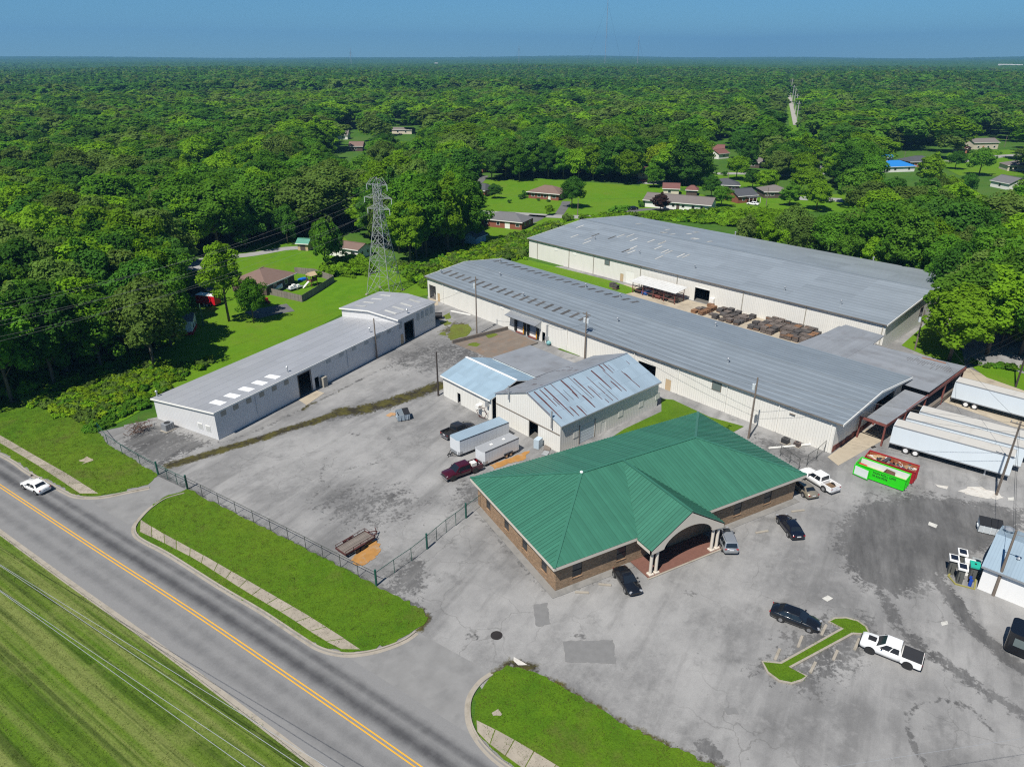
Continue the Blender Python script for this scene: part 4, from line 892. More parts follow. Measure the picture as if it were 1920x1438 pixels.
# arched gable front
arc = []; cxm, rad = PXM, 3.7
N = 20
lower = [(PX0,PE-.55),(PX0+1.6,PE-.55)]
for i in range(N+1):
    a = math.pi-math.pi*i/N; arc.append((cxm+rad*math.cos(a), 3.0+2.3*math.sin(a)))
arc = [(x,z) for x, z in arc if z >= PE-.55]
prof = [(PX0,PE-.55)]+arc+[(PX1,PE-.55),(PX1,PE+.02),(PXM,PR+.03),(PX0,PE+.02)]
# split into left and right halves so every polygon is simple
ga = MB()
for i in range(len(arc)-1):
    (xa,za), (xb,zb) = arc[i], arc[i+1]; top = lambda x: PE+.02+(PR-PE)*(1-abs(x-PXM)/((PX1-PX0)/2))
    ga.extr([(xa,PY,za),(xb,PY,zb),(xb,PY,top(xb)),(xa,PY,top(xa))], (0,.25,0))
ga.extr([(PX0,PY,PE-.55),(arc[0][0],PY,arc[0][1]),(arc[0][0],PY,top(arc[0][0])),(PX0,PY,PE+.02)], (0,.25,0))
ga.extr([(arc[-1][0],PY,arc[-1][1]),(PX1,PY,PE-.55),(PX1,PY,PE+.02),(arc[-1][0],PY,top(arc[-1][0]))], (0,.25,0))
ga.build('arched_gable', M_CREAM, of)
for x in (10.95,11.75,20.2,21.0):
    c = MB().cyl((x,PY+.35,.25),(x,PY+.35,PE-.55),.19,14).build('column', M_CREAM, of); MB().box(x-.32,x+.32,PY+.03,PY+.67,.1,.28).build('plinth', M_CREAM, c)
MB().box(10.4,21.6,PY-.05,-.02,.02,.13).build('portico_floor', M_PAVER, of)
MB().box(10.25,21.75,PY-.25,PY-.05,.02,.12).build('portico_kerb', M_CONC, of)
for k in range(2): pass
M_FPATH = mat('grey_footpath', (.20,.195,.185), .9, var=.2, scale=1, dirt=((.10,.10,.095),.6,.6))
for q in ((-.9,-.02,-.9,Ly+.6),(-.02,10.2,-.95,-.02),(21.8,Lx+.3,-.95,-.02)): MB().box(*q,.015,.07).build('footpath', M_FPATH, of)
# ---------------------------------------------------------------- blue roofed white building at the right edge
gO = at(1832,1103)
rb = thing('white_building', 'white metal building with pale blue roof cut off by the right edge', 'building', (gO.x,gO.y,0), R(-72))
L, D, E, RZ = 16, 9.5, 3.2, 4.7
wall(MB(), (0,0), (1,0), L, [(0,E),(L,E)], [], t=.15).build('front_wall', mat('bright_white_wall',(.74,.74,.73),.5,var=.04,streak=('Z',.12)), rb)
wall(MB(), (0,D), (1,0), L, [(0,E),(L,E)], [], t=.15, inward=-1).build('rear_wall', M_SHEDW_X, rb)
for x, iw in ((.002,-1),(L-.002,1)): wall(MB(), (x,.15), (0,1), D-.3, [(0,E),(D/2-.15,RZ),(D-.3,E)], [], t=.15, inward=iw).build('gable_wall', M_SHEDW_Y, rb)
rf = MB().extr([(-.1,-.1,E),(-.1,D/2,RZ),(-.1,D+.1,E),(-.1,D+.1,E-.05),(-.1,D/2,RZ-.08),(-.1,-.1,E-.05)], (L+.2,0,0)).build('roof', M_TRIM, rb)
slope(rf, (-.25,-.3,E-.03),(L+.2,-.3,E-.03),(L+.2,D/2,RZ+.03),(-.25,D/2,RZ+.03), 1, 18, M_ROOFB); slope(rf, (-.25,D+.3,E-.03),(L+.2,D+.3,E-.03),(L+.2,D/2,RZ+.03),(-.25,D/2,RZ+.03), 1, 18, M_ROOFB)
MB().box(-.25,L,-.4,-.3,E-.2,E).build('gutter', M_GALV, rb); vent(rf, (2.5,2.2,E+.6), .4, .1); vent(rf, (.6,D/2+2.6,RZ-.75), .5, .3)
# ================================================================ vehicles
def paint(name, c, rough=.25, metal=0.0): return mat(name, c, rough, metal=metal, var=.03, spec=.5, **{'Coat Weight':.6,'Coat Roughness':.08})
M_CGLASS = mat('car_glass', (.012,.016,.022), .06, spec=.7, var=.02)
M_TYRE = mat('tyre_rubber', (.02,.02,.02), .85); M_RIM = mat('alloy_rim', (.45,.45,.46), .3, metal=.8); M_RIMD = mat('dark_rim', (.05,.05,.05), .35, metal=.6)
M_RIMW = mat('white_rim', (.7,.7,.7), .4)
M_LAMP = mat('headlamp', (.30,.31,.33), .15, spec=.6); M_TAIL = mat('tail_lamp', (.32,.01,.012), .2); M_PLAST = mat('black_plastic', (.02,.02,.021), .5)
M_CHROME = mat('chrome', (.6,.6,.62), .15, metal=.9); M_PLATE = mat('number_plate', (.6,.6,.62), .5)

def wheel(parent, x, y, r, wd, rim=None):
    s = 1 if y > 0 else -1
    w_ = MB().cyl((x,y-wd/2,r),(x,y+wd/2,r), r, 18).build('wheel', M_TYRE, parent)
    MB().cyl((x,y+s*(wd/2-.03),r),(x,y+s*(wd/2+.008),r), r*.64, 14).build('rim', rim or M_RIM, w_)
    return w_
def ringsec(x, w, zb, zt, cr=.05):
    return [(x,-w*.86,zb),(x,-w*.985,zb+(zt-zb)*.28),(x,-w,zb+(zt-zb)*.62),(x,-w*.95,zt-.07),(x,-w*.84,zt),(x,0,zt+cr),(x,w*.84,zt),(x,w*.95,zt-.07),(x,w,zb+(zt-zb)*.62),(x,w*.985,zb+(zt-zb)*.28),(x,w*.86,zb)]
def cabin(root, base, top, zb, zt, m, glass=True, rear_pillar=.1, mid=None):
    """base/top = (rear x, front x, half width); returns painted cabin with glass plates set on it"""
    (r0,f0,w0), (r1,f1,w1) = base, top
    rings = [[(r0,-w0,zb),(f0,-w0,zb),(f0,w0,zb),(r0,w0,zb)],[(r1-.04,-w1-.02,zt-.1),(f1+.05,-w1-.02,zt-.1),(f1+.05,w1+.02,zt-.1),(r1-.04,w1+.02,zt-.1)],[(r1+.08,-w1+.07,zt-.015),(f1-.1,-w1+.07,zt-.015),(f1-.1,w1-.07,zt-.015),(r1+.08,w1-.07,zt-.015)],[(r1+.35,-w1*.5,zt),(f1-.4,-w1*.5,zt),(f1-.4,w1*.5,zt),(r1+.35,w1*.5,zt)]]
    rg_ = rings[:2]
    for q in (.3,.55,.78,.92,1.0):
        a_ = q*math.pi/2; k_ = math.cos(a_); x0_, x1_ = r1-.04+(1-k_)*.5, f1+.05-(1-k_)*.6; y_ = (w1+.02)*(.35+.65*k_); z_ = zt-.1+.1*math.sin(a_)
        rg_.append([(x0_,-y_,z_),(x1_,-y_,z_),(x1_,y_,z_),(x0_,y_,z_)])
    cb = MB().loft([[Vector(p) for p in r] for r in rg_]).build('cabin', m, root, smooth=True); cb.data.set_sharp_from_angle(angle=R(32))
    V = lambda p: Vector(p)
    B = [V(p) for p in rings[0]]; T = [V(p) for p in rings[1]]
    def pane(name, a, b, c, d, u0, u1, v0, v1):
        P = lambda u, v: (a+(b-a)*u)*(1-v)+(d+(c-d)*u)*v
        n = (b-a).cross(d-a).normalized(); ctr = (a+b+c+d)/4
        if n.dot(ctr-V(((r0+f0)/2,0,zb))) < 0: n = -n
        q = [P(u0,v0),P(u1,v0),P(u1,v1),P(u0,v1)]
        MB().extr([p+n*.002 for p in q], n*.014).build(name, M_CGLASS, cb)
    pane('windscreen', B[1],B[2],T[2],T[1], .05,.95,.06,.99)
    pane('rear_window', B[3],B[0],T[0],T[3], .08,.92,.12,.95)
    ms = mid if mid else [(.10,.50),(.54,.90)]
    for i, j in ((0,1),(3,2)):
        for u0, u1 in ms: pane('side_window', B[i],B[j],T[j],T[i], u0,u1,.08,.92)
    return cb
def lights(root, L, W, zf, zr, h=.13):
    for s in (-1,1):
        MB().obox((L/2-.13,s*(W/2-.30),zf),(.2,.30,h), s*-.5).build('headlight', M_LAMP, root)
        MB().obox((-L/2+.06,s*(W/2-.27),zr-.03),(.14,.28,h), s*.25).build('tail_light', M_TAIL, root)
    MB().box(-L/2-.02,-L/2+.06,-.26,.26,zr-.2,zr-.06).build('number_plate', M_PLATE, root)
def car(name, label, cat, a, b, m, kind='sedan', rim=None, group=None, L=None, W=1.84, **kw):
    """a = rear, b = front point on the ground (survey pixels)"""
    A, B = at(*a), at(*b); d = B-A; c = (A+B)/2
    root = thing(name, label, cat, (c.x,c.y,.02), math.atan2(d.y,d.x), group)
    if kind == 'sedan':
        L = L or 4.85; h = L/2; hw = W/2
        st = [(-h,.80,.42,.80),(-h+.08,.93,.30,.93),(-h+.5,.98,.22,1.0),(-h+1.1,1.0,.2,.99),(-.4,1.0,.18,.94),(h-1.7,1.0,.18,.92),(h-.9,.98,.2,.84),(h-.35,.93,.22,.74),(h-.08,.84,.28,.64),(h,.72,.36,.58)]
        MB().loft([[Vector(p) for p in ringsec(x, hw*k, zb, zt)] for x,k,zb,zt in st]).build('body', m, root, smooth=True)
        cabin(root, (-h+.55,h-1.35,hw*.92), (-h+1.25,h-2.15,hw*.70), .88, 1.45, m)
        wb, r = 2.85, .33; wx = (h-.95-wb, h-.95); lights(root, L, W, .66, .82)
        MB().box(h-.04,h+.015,-.45,.45,.34,.52).build('grille', M_PLAST, root)
    elif kind == 'suv':
        L = L or 4.75; h = L/2; hw = W/2
        st = [(-h,.88,.45,.95),(-h+.08,.95,.34,1.04),(-h+.6,1.0,.26,1.06),(-.4,1.0,.24,1.05),(h-1.5,1.0,.24,1.04),(h-.8,.98,.26,.98),(h-.3,.95,.3,.9),(h-.05,.88,.36,.78),(h,.78,.42,.7)]
        MB().loft([[Vector(p) for p in ringsec(x, hw*k, zb, zt)] for x,k,zb,zt in st]).build('body', m, root, smooth=True)
        cb = cabin(root, (-h+.12,h-1.15,hw*.93), (-h+.42,h-1.95,hw*.76), 1.0, 1.72, m, mid=[(.05,.30),(.34,.60),(.63,.90)])
        for s in (-1,1): MB().bar((-h+.6,s*hw*.68,1.76),(h-2.1,s*hw*.68,1.76),.05).build('roof_rail', M_CHROME, cb)
        MB().box(.1,.75,-.42,.42,1.722,1.735).build('sunroof', M_CGLASS, cb)
        wb, r = 2.75, .36; wx = (h-.95-wb, h-.95); lights(root, L, W, .82, 1.0)
    elif kind == 'pickup':
        L = L or 5.75; W = kw.get('W', 1.98); h = L/2; hw = W/2; bed = kw.get('bed', 1.75)
        xb = -h+bed+.05                                    # bed/cab gap
        st = [(xb,.98,.34,1.10),(xb+.6,1.0,.32,1.12),(h-2.0,1.0,.32,1.14),(h-1.5,1.0,.32,1.16),(h-.7,.99,.33,1.12),(h-.2,.96,.38,1.06),(h-.03,.9,.42,.98),(h,.86,.46,.9)]
        MB().loft([[Vector(p) for p in ringsec(x, hw*k, zb, zt)] for x,k,zb,zt in st]).build('body', m, root, smooth=True)
        cb = cabin(root, (xb+.06,h-1.35,hw*.92), (xb+.22,h-2.2,hw*.76), 1.08, 1.85, m, mid=[(.08,.44),(.48,.88)])
        bd = MB().box(-h+.06,xb,-hw+.02,-hw+.12,.45,1.16).box(-h+.06,xb,hw-.12,hw-.02,.45,1.16).box(xb-.1,xb,-hw+.12,hw-.12,.45,1.16).box(-h+.06,xb,-hw+.1,hw-.1,.45,.62).build('bed', m, root)
        MB().box(-h,-h+.06,-hw+.04,hw-.04,.5,1.14).build('tailgate', m, root)
        if kw.get('tonneau'): MB().box(-h+.04,xb-.01,-hw+.06,hw-.06,1.165,1.2).build('bed_cover', mat('bed_cover_vinyl',(.028,.028,.03),.6), root)
        else: MB().box(-h+.07,xb-.11,-hw+.13,hw-.13,.625,.64).build('bed_liner', kw.get('liner', M_PLAST), root)
        if kw.get('hood'): MB().obox((h-.95,0,1.215),(.75,.7,.03)).build('hood_vent', M_PLAST, root)
        MB().box(-h-.13,-h,-hw+.1,hw-.1,.42,.6).build('bumper', kw.get('bumper', M_CHROME), root); MB().box(h-.02,h+.1,-hw+.08,hw-.08,.42,.62).build('bumper', kw.get('bumper', M_CHROME), root)
        MB().box(h-.04,h+.02,-.5,.5,.66,.92).build('grille', M_PLAST, root)
        wb, r = L*.615, .40; wx = (h-1.0-wb, h-1.0); lights(root, L, W, .86, .95, .18)
    for x in wx:
        for s in (-1,1):
            MB().cyl((x,s*(hw-.16),r+.03),(x,s*(hw+.004),r+.03), r+.085, 20).build('wheel_arch', M_PLAST, root)
            wheel(root, x, s*(hw-.10), r, .24, rim)
    for s in (-1,1):
        zm = {'sedan':1.0,'suv':1.2,'pickup':1.3}[kind]; MB().obox((h-(1.75 if kind!='pickup' else 1.95),s*(hw+.08),zm),(.14,.2,.15)).build('wing_mirror', m if kind=='sedan' else M_PLAST, root)
    return root
C_WHITE = paint('white_car_paint', (.78,.78,.77)); C_BLACK = paint('black_car_paint', (.008,.009,.012), .18); C_SILVER = paint('silver_car_paint', (.34,.36,.38), .3, .5)
C_GOLD = paint('champagne_car_paint', (.33,.29,.22), .3, .5); C_MAROON = paint('maroon_car_paint', (.048,.005,.012), .22); C_GREYT = paint('charcoal_car_paint', (.03,.03,.032), .25, .3); C_NAVY = paint('black_blue_paint', (.006,.008,.016), .15)
car('sedan', 'white saloon driving up the road past the pavement', 'car', (88,926), (49,908), C_WHITE, L=4.75)
car('pickup_truck', 'charcoal crew cab pickup beside the enclosed trailers', 'pickup', (833,824), (884,802), C_GREYT, 'pickup', M_RIMD, L=5.6)
pk = car('pickup_truck', 'maroon crew cab pickup hitched to the small white trailer', 'pickup', (900,877), (832,901), C_MAROON, 'pickup', M_RIMD, L=5.9)
cb2 = tag(MB().box(-2.3,-1.5,-.5,.3,.66,1.3).build('tool_box', M_TRIM), 'white box riding in the maroon pickup bed', 'box'); cb2.location = pk.location; cb2.rotation_euler = pk.rotation_euler
car('sedan', 'small black coupe parked nose out in front of the left office windows', 'car', (1164,1079), (1188,1113), C_BLACK, L=4.35)
car('suv', 'silver estate wagon with roof rails parked right of the portico', 'car', (1368,1037), (1354,1003), C_SILVER, 'suv')
car('sedan', 'black saloon with red tail lights parked by the right office windows', 'car', (1494,1012), (1466,975), C_NAVY, L=4.85)
car('sedan', 'champagne saloon tucked against the right end of the office', 'car', (1519,933), (1489,907), C_GOLD, L=4.9)
car('pickup_truck', 'white pickup with an open littered bed beside the champagne saloon', 'pickup', (1558,922), (1511,893), C_WHITE, 'pickup', M_RIM, L=5.7, liner=mat('bed_debris',(.13,.085,.05),.95,var=.6,scale=5))
car('sedan', 'black saloon parked nose to the grass island', 'car', (1455,1152), (1526,1178), C_BLACK, L=5.0, W=1.9)
car('pickup_truck', 'white pickup with black bed cover and black bonnet vent at the island', 'pickup', (1716,1248), (1622,1210), C_WHITE, 'pickup', M_RIMD, L=5.5, tonneau=True, hood=True, bumper=M_PLAST)

# ---- semi trailers backed up to the docks
M_TRWALL = mat('trailer_side', (.60,.66,.70), .4, var=.05, scale=.4, rib=('X',1.2,.006), streak=('Z',.10)); M_TRROOF = mat('trailer_roof', (.47,.455,.42), .6, var=.12, scale=.4, dirt=((.25,.23,.2),.4,.4))
def w1p(x, y): return Matrix.Translation(W1O) @ Matrix.Rotation(W1A,4,'Z') @ Vector((x,y,0))
def semi(x, y, ang, label, L=15.3):
    p = w1p(x, y); root = thing('semi_trailer', label, 'trailer', tuple(p), W1A+ang, 'trailers backed up to the loading docks')
    # local x runs away from the dock
    MB().box(0,L,-1.3,1.3,1.12,4.08).build('body', M_TRWALL, root)
    rf = MB().box(.06,L-.06,-1.24,1.24,4.085,4.12).build('roof', M_TRROOF, root)
    for i in range(12): MB().box(.5+i*1.28,.56+i*1.28,-1.2,1.2,4.12,4.135).build('roof_bow', M_TRROOF, rf)
    for s in (-1,1):
        MB().box(-.02,L+.02,s*1.305-.03,s*1.305+.03,1.05,1.22).build('side_rail', M_GALV, root)
        MB().box(-.02,L+.02,s*1.305-.025,s*1.305+.025,3.98,4.13).build('top_rail', M_GALV, root)
    MB().box(.5,L-.5,-.5,.5,.92,1.1).build('chassis', M_PLAST, root)
    for xx in (2.3,3.6):
        for s in (-1,1): wheel(root, xx, s*1.0, .52, .52, M_RIMW)
    for s in (-1,1): MB().box(L-2.9,L-2.7,s*.7-.09,s*.7+.09,.03,1.1).box(L-3.0,L-2.6,s*.7-.18,s*.7+.18,0,.04).build('landing_leg', M_GALV, root)
    MB().box(-.06,0,-1.2,1.2,.35,.55).box(-.06,0,-.8,-.7,.5,1.1).box(-.06,0,.7,.8,.5,1.1).build('underride_guard', M_GALV, root)
    for s in (-1,1): MB().box(-.05,0,s*.65-.6,s*.65+.6,1.2,4.0).build('rear_door', M_TRWALL, root)
    return root
semi(107.2, 9.0, R(10), 'white semi trailer nearest the roll-off bins, small vent on its roof')
semi(107.5, 12.9, R(10), 'middle one of three white semi trailers parked side by side')
semi(108.0, 16.7, R(9.5), 'farthest of three side by side semi trailers, dull grey roof')
semi(107.8, 33.0, R(5), 'white semi trailer standing alone by the grass at the far dock')

# ---- enclosed cargo trailers in the yard
def cargo(a, b, label, L, W, H, rm, vents=False):
    A, B = at(*a), at(*b); d = (B-A).normalized(); root = thing('cargo_trailer', label, 'trailer', (A.x,A.y,.02), math.atan2(d.y,d.x), 'enclosed trailers by the workshop')
    # A = nose end, local x toward the tail, z floor .45
    z0, z1 = .42, .42+H; hw = W/2; c = .35
    pts = [(0,-hw+c),(c*.8,-hw),(L,-hw),(L,hw),(c*.8,hw),(0,hw-c)]
    MB().prism(pts, z0, z1).build('body', mat('trailer_skin',(.62,.64,.66),.35,metal=.1,var=.06,scale=.8,rib=('X',.6,.008)), root)
    rf = MB().prism([(x*.995+.01,y*.97) for x, y in pts], z1+.002, z1+.05).build('roof', rm, root)
    for i in range(int(L/.6)): MB().box(.5+i*.6,.53+i*.6,-hw+.06,hw-.06,z1+.05,z1+.062).build('roof_seam', rm, rf)
    if vents:
        for x in (L*.35,L*.7): MB().box(x-.2,x+.2,-.2,.2,z1+.062,z1+.14).build('roof_vent', M_TRIM, rf)
    MB().prism([(-.012,-hw+c+.02),(c*.8,-hw-.012),(c*.8+.5,-hw-.012),(c*.8+.5,hw+.012),(c*.8,hw+.012),(-.012,hw-c-.02)], z0-.02, z0+.5).build('stone_guard', M_GALV, root)
    for s in (-1,1): MB().box(.3,L,s*(hw+.01)-.02,s*(hw+.01)+.02,z1-.05,z1+.03).box(.3,L,s*(hw+.01)-.02,s*(hw+.01)+.02,z0-.05,z0+.05).build('edge_trim', M_PLAST, root)
    for s in (-1,1):
        MB().box(L*.56,L*.56+1.75,s*(hw+.0)-.02*s,s*(hw+.16),z0+.32,z0+.40) if False else MB().box(L*.56,L*.56+1.75,min(s*hw,s*(hw+.16)),max(s*hw,s*(hw+.16)),z0+.32,z0+.38).build('mudguard', M_PLAST, root)
        for x in (.45,1.3): wheel(root, L*.56+x, s*(hw+.06), .34, .2, M_RIM)
    MB().bar((0,0,.45),(-1.2,0,.42),.1).bar((.0,-hw+c,.45),(-.9,0,.42),.08).bar((.0,hw-c,.45),(-.9,0,.42),.08).bar((-1.0,0,.0),(-1.0,0,.75),.07).build('hitch', M_PLAST, root)
    return root
cargo((851,853), (948,815), 'long silver enclosed trailer with pale blue roof next to the charcoal pickup', 9.6, 2.45, 2.35, M_ROOFB)
cargo((898,872), (966,842), 'shorter white enclosed trailer with two roof vents behind the maroon pickup', 6.8, 2.2, 2.05, mat('grey_trailer_roof',(.30,.31,.32),.5,var=.1), True)
# ---- flatbed utility trailer
A, B = at(643,1040), at(690,1012); d = B-A
ut = thing('utility_trailer', 'rusty low utility trailer with plank deck beside orange sand', 'trailer', (A.x,A.y,.02), math.atan2(d.y,d.x))
M_WOODG = mat('weathered_planks', (.17,.145,.125), .9, var=.25, orand=.2); M_RUSTM = mat('dark_rusty_steel', (.075,.025,.022), .75, var=.3, scale=3)
for i in range(8): MB().box(-.2,4.1,-.92+i*.23,-.92+i*.23+.21,.62,.67).build('deck_plank', M_WOODG, ut)
MB().box(-.25,4.15,-1.0,-.93,.5,.72).box(-.25,4.15,.93,1.0,.5,.72).box(-.3,-.2,-1,1,.5,.72).box(4.1,4.2,-1,1,.5,.72).build('frame', M_RUSTM, ut)
r_ = MB()
for s in (-1,1):
    r_.bar((-.25,s*.97,1.05),(4.15,s*.97,1.05),.05)
    for x in (-.2,.9,2,3.1,4.1): r_.bar((x,s*.97,.7),(x,s*.97,1.05),.05)
r_.bar((4.15,-.97,1.05),(4.15,.97,1.05),.05); r_.build('side_rail', M_RUSTM, ut)
for s in (-1,1):
    MB().box(.9,2.5,min(s*.97,s*1.25),max(s*.97,s*1.25),.78,.83).build('mudguard', M_RUSTM, ut)
    for x in (1.3,2.1): wheel(ut, x, s*1.12, .33, .2, M_RIMD)
MB().bar((4.1,-.8,.55),(5.3,0,.5),.09).bar((4.1,.8,.55),(5.3,0,.5),.09).bar((5.1,0,.0),(5.1,0,1.0),.08).bar((5.1,0,1.0),(5.1,.25,1.0),.05).build('hitch', M_RUSTM, ut)

# ---- bins
def rolloff(name, label, top, m, inner, hgt, L, W, text=None, rz=None, door=False):
    q = [at(x,y,hgt) for x, y in top]; c = sum(q, Vector())/4; d = q[1]-q[0]
    root = thing(name, label, 'dumpster', (c.x,c.y,.02), math.atan2(d.y,d.x)); h, w = L/2, W/2; z0, z1 = .18, hgt; t_ = .06
    MB().box(-h,h,-w,-w+t_,z0,z1).box(-h,h,w-t_,w,z0,z1).box(-h,-h+t_,-w+t_,w-t_,z0,z1).box(h-t_,h,-w+t_,w-t_,z0,z1).box(-h,h,-w,w,z0-.06,z0).build('shell', m, root)
    MB().box(-h+t_,h-t_,-w+t_,-w+t_+.012,z0,z1-.05).box(-h+t_,h-t_,w-t_-.012,w-t_,z0,z1-.05).build('inner_lining', inner, root)
    MB().box(-h-.05,h+.05,-w-.06,-w+.04,z1,z1+.1).box(-h-.05,h+.05,w-.04,w+.06,z1,z1+.1).box(-h-.05,-h+.05,-w+.04,w-.04,z1,z1+.1).box(h-.05,h+.05,-w+.04,w-.04,z1,z1+.1).build('top_rim', m, root)
    for s in (-1,1): MB().box(-h,h,s*w-.05,s*w+.05,z0-.05,z0+.12).build('bottom_rail', m, root)
    for x in (-h+.5,h-.5):
        for s in (-1,1): MB().cyl((x,s*(w-.3)-.09,.13),(x,s*(w-.3)+.09,.13),.13,10).build('roller', M_PLAST, root)
    for x in (h+.02,): 
        for k in (-.7,0,.7): MB().box(x,x+.08,k-.05,k+.05,z0,z1).build('end_rib', m, root)
    return root, h, w
M_BRED = mat('red_bin_paint', (.30,.012,.02), .5, var=.15, dirt=((.15,.04,.02),.4,1)); M_BGRN = mat('green_bin_paint', (.02,.52,.008), .45, var=.08, dirt=((.02,.25,.01),.3,1)); M_BWHT = mat('scuffed_primer', (.55,.60,.58), .7, var=.15, scale=2)
M_RUSTO = mat('orange_rust_lining', (.26,.075,.03), .9, var=.35, scale=2)
def trash(bin_, h, w, z, n, cols, label):
    root = thing('scrap_heap', label, 'scrap', tuple(bin_.location), bin_.rotation_euler.z)
    ms = [mat('trash_%s'%k, c, .8, var=.3, scale=3) for k, c in cols]
    for i in range(n):
        x, y = random.uniform(-h+.5,h-.5), random.uniform(-w+.4,w-.4)
        s = (random.uniform(.3,1.5),random.uniform(.15,.6),random.uniform(.04,.3))
        MB().obox((x,y,z+random.uniform(-.1,.25)), s, random.uniform(0,3), random.uniform(-.5,.5), random.uniform(-.5,.5)).build('debris', random.choice(ms), root)
    MB().box(-h+.08,h-.08,-w+.08,w-.08,z-.35,z-.15).build('debris_bed', ms[-1], root)
rr, h, w = rolloff('roll_off_bin', 'red roll-off skip heaped with scrap, behind the green one', [(1612,853),(1725,889),(1736,879),(1622,842)], M_BRED, M_RUSTO, 1.9, 6.6, 2.35)
random.seed(5); trash(rr, h, w, 1.5, 46, (('white',(.7,.7,.7)),('pale',(.55,.53,.48)),('grey',(.25,.25,.26)),('dark',(.04,.04,.045)),('wood',(.35,.24,.13)),('rusty',(.2,.07,.03))), 'heap of white and dark scrap filling the red skip')
rg, h, w = rolloff('roll_off_bin', 'bright green roll-off skip with black lettering and its door swung open', [(1600,868),(1703,904),(1712,890),(1614,856)], M_BGRN, M_BWHT, 1.75, 6.6, 2.3)
trash(rg, h, w, .9, 12, (('wood',(.35,.24,.13)),('crate',(.10,.05,.03)),('redbox',(.5,.02,.03)),('dark',(.04,.04,.045)),('pale',(.55,.53,.48)),('board',(.45,.33,.18))), 'brown boards and boxes lying in the green skip')
MB().obox((.9,-.2,1.35),(1.2,.7,1.0),.4,.5,.3).build('debris', mat('trash_crate',(.10,.05,.03),.8), [o for o in COL.objects if o.name.startswith('scrap_heap')][-1])
# open door folded back along the near side
dr = MB().obox((-h+1.0,-w-.35,.9),(2.2,.1,1.55),R(-9)).build('open_door', M_BGRN, rg); MB().obox((-h+1.02,-w-.41,.92),(1.9,.03,1.3),R(-9)).build('door_lining', M_BWHT, dr)
def text(s, size, m, parent, loc, rot, name='lettering', ext=.004, sx=1.0):
    cu = bpy.data.curves.new(name, 'FONT'); cu.body = s; cu.size = size; cu.align_x = 'LEFT'; cu.extrude = ext; cu.offset = size*.022
    o = bpy.data.objects.new('tmp', cu); COL.objects.link(o); bpy.context.view_layer.update()
    me = bpy.data.meshes.new_from_object(o.evaluated_get(bpy.context.evaluated_depsgraph_get())); bpy.data.objects.remove(o)
    me.materials.clear(); me.materials.append(m); q = link(name, me, parent); q.location = loc; q.rotation_euler = rot; q.scale = (sx,1,1); return q
M_INK = mat('black_lettering', (.008,.02,.008), .6)
text('TION ROLL OFFS', .42, M_INK, rg, (-h+2.35,-w-.012,1.2), (math.pi/2,0,0), sx=.95); text('70-554-9326', .42, M_INK, rg, (-h+2.35,-w-.012,.72), (math.pi/2,0,0), sx=.95)

def frontbin(label, px, rz, m, lidm, L=1.9, W=1.5, H=1.35, open_=False, cat='dumpster', logo=None):
    c = at(*px); root = thing('dumpster', label, cat, (c.x,c.y,.02), rz); h, w = L/2, W/2
    b = [(-h,-w*.82,.12),(h,-w*.82,.12),(h,w*.9,.12),(-h,w*.9,.12)]; tpp = [(-h,-w,H*.8),(h,-w,H*.8),(h,w,H),(-h,w,H)]
    mb = MB()
    for i in range(4):
        j = (i+1)%4; a_, b_, c_, d_ = Vector(b[i]), Vector(b[j]), Vector(tpp[j]), Vector(tpp[i]); n = (b_-a_).cross(d_-a_).normalized()*-.04; mb.extr([a_,b_,c_,d_], n)
    mb.extr([Vector(p) for p in b], (0,0,.05)); mb.build('bin_body', m, root)
    for x in (-h*.6,0,h*.6): MB().box(x-.04,x+.04,-w-.03,-w*.82,.2,H*.75).build('side_rib', m, root)
    for s in (-1,1): MB().box(min(s*h,s*(h+.12)),max(s*h,s*(h+.12)),-.3,.4,.55,.72).build('fork_pocket', m, root)
    if open_: MB().extr([(-h,w+.02,H),(-.03,w+.02,H),(-.03,w+.32,H-.7),(-h,w+.32,H-.7)], (0,.03,0)).build('open_lid', lidm, root)
    for s in ((1,) if open_ else (-1,1)):
        MB().extr([(s*.02,-w-.05,H*.8+.03),(s*(h+.03),-w-.05,H*.8+.03),(s*(h+.03),w+.03,H+.03),(s*.02,w+.03,H+.03)], (0,0,.04)).build('lid', lidm, root)
    if logo: text(logo, .38, mat('blue_grey_lettering',(.12,.16,.26),.6), root, (-h*.75,-w-.03,.7), (math.pi/2-.08,0,0))
    return root
frontbin('grey steel dumpster with one lid open, alone in the left yard', (756,786), R(-8), mat('grey_bin_paint',(.30,.36,.41),.5,var=.15,dirt=((.15,.12,.1),.5,1.5)), M_PLAST, 2.0, 1.7, 1.5, True)
frontbin('white dumpster with black lids by the right hand building', (1853,997), R(-55), mat('white_bin_paint',(.58,.62,.64),.5,var=.12,dirt=((.3,.3,.3),.4,1.5)), M_PLAST, 2.5, 1.7, 1.5)
cb_ = at(732,778); tag(MB().obox((cb_.x,cb_.y,.06),(1.3,.9,.05),.5).obox((cb_.x+.5,cb_.y-.2,.12),(.9,.6,.04),1.1,.15).build('cardboard_sheet', mat('cardboard',(.40,.24,.12),.9)), 'brown cardboard sheets on the ground beside the grey dumpster', 'cardboard')

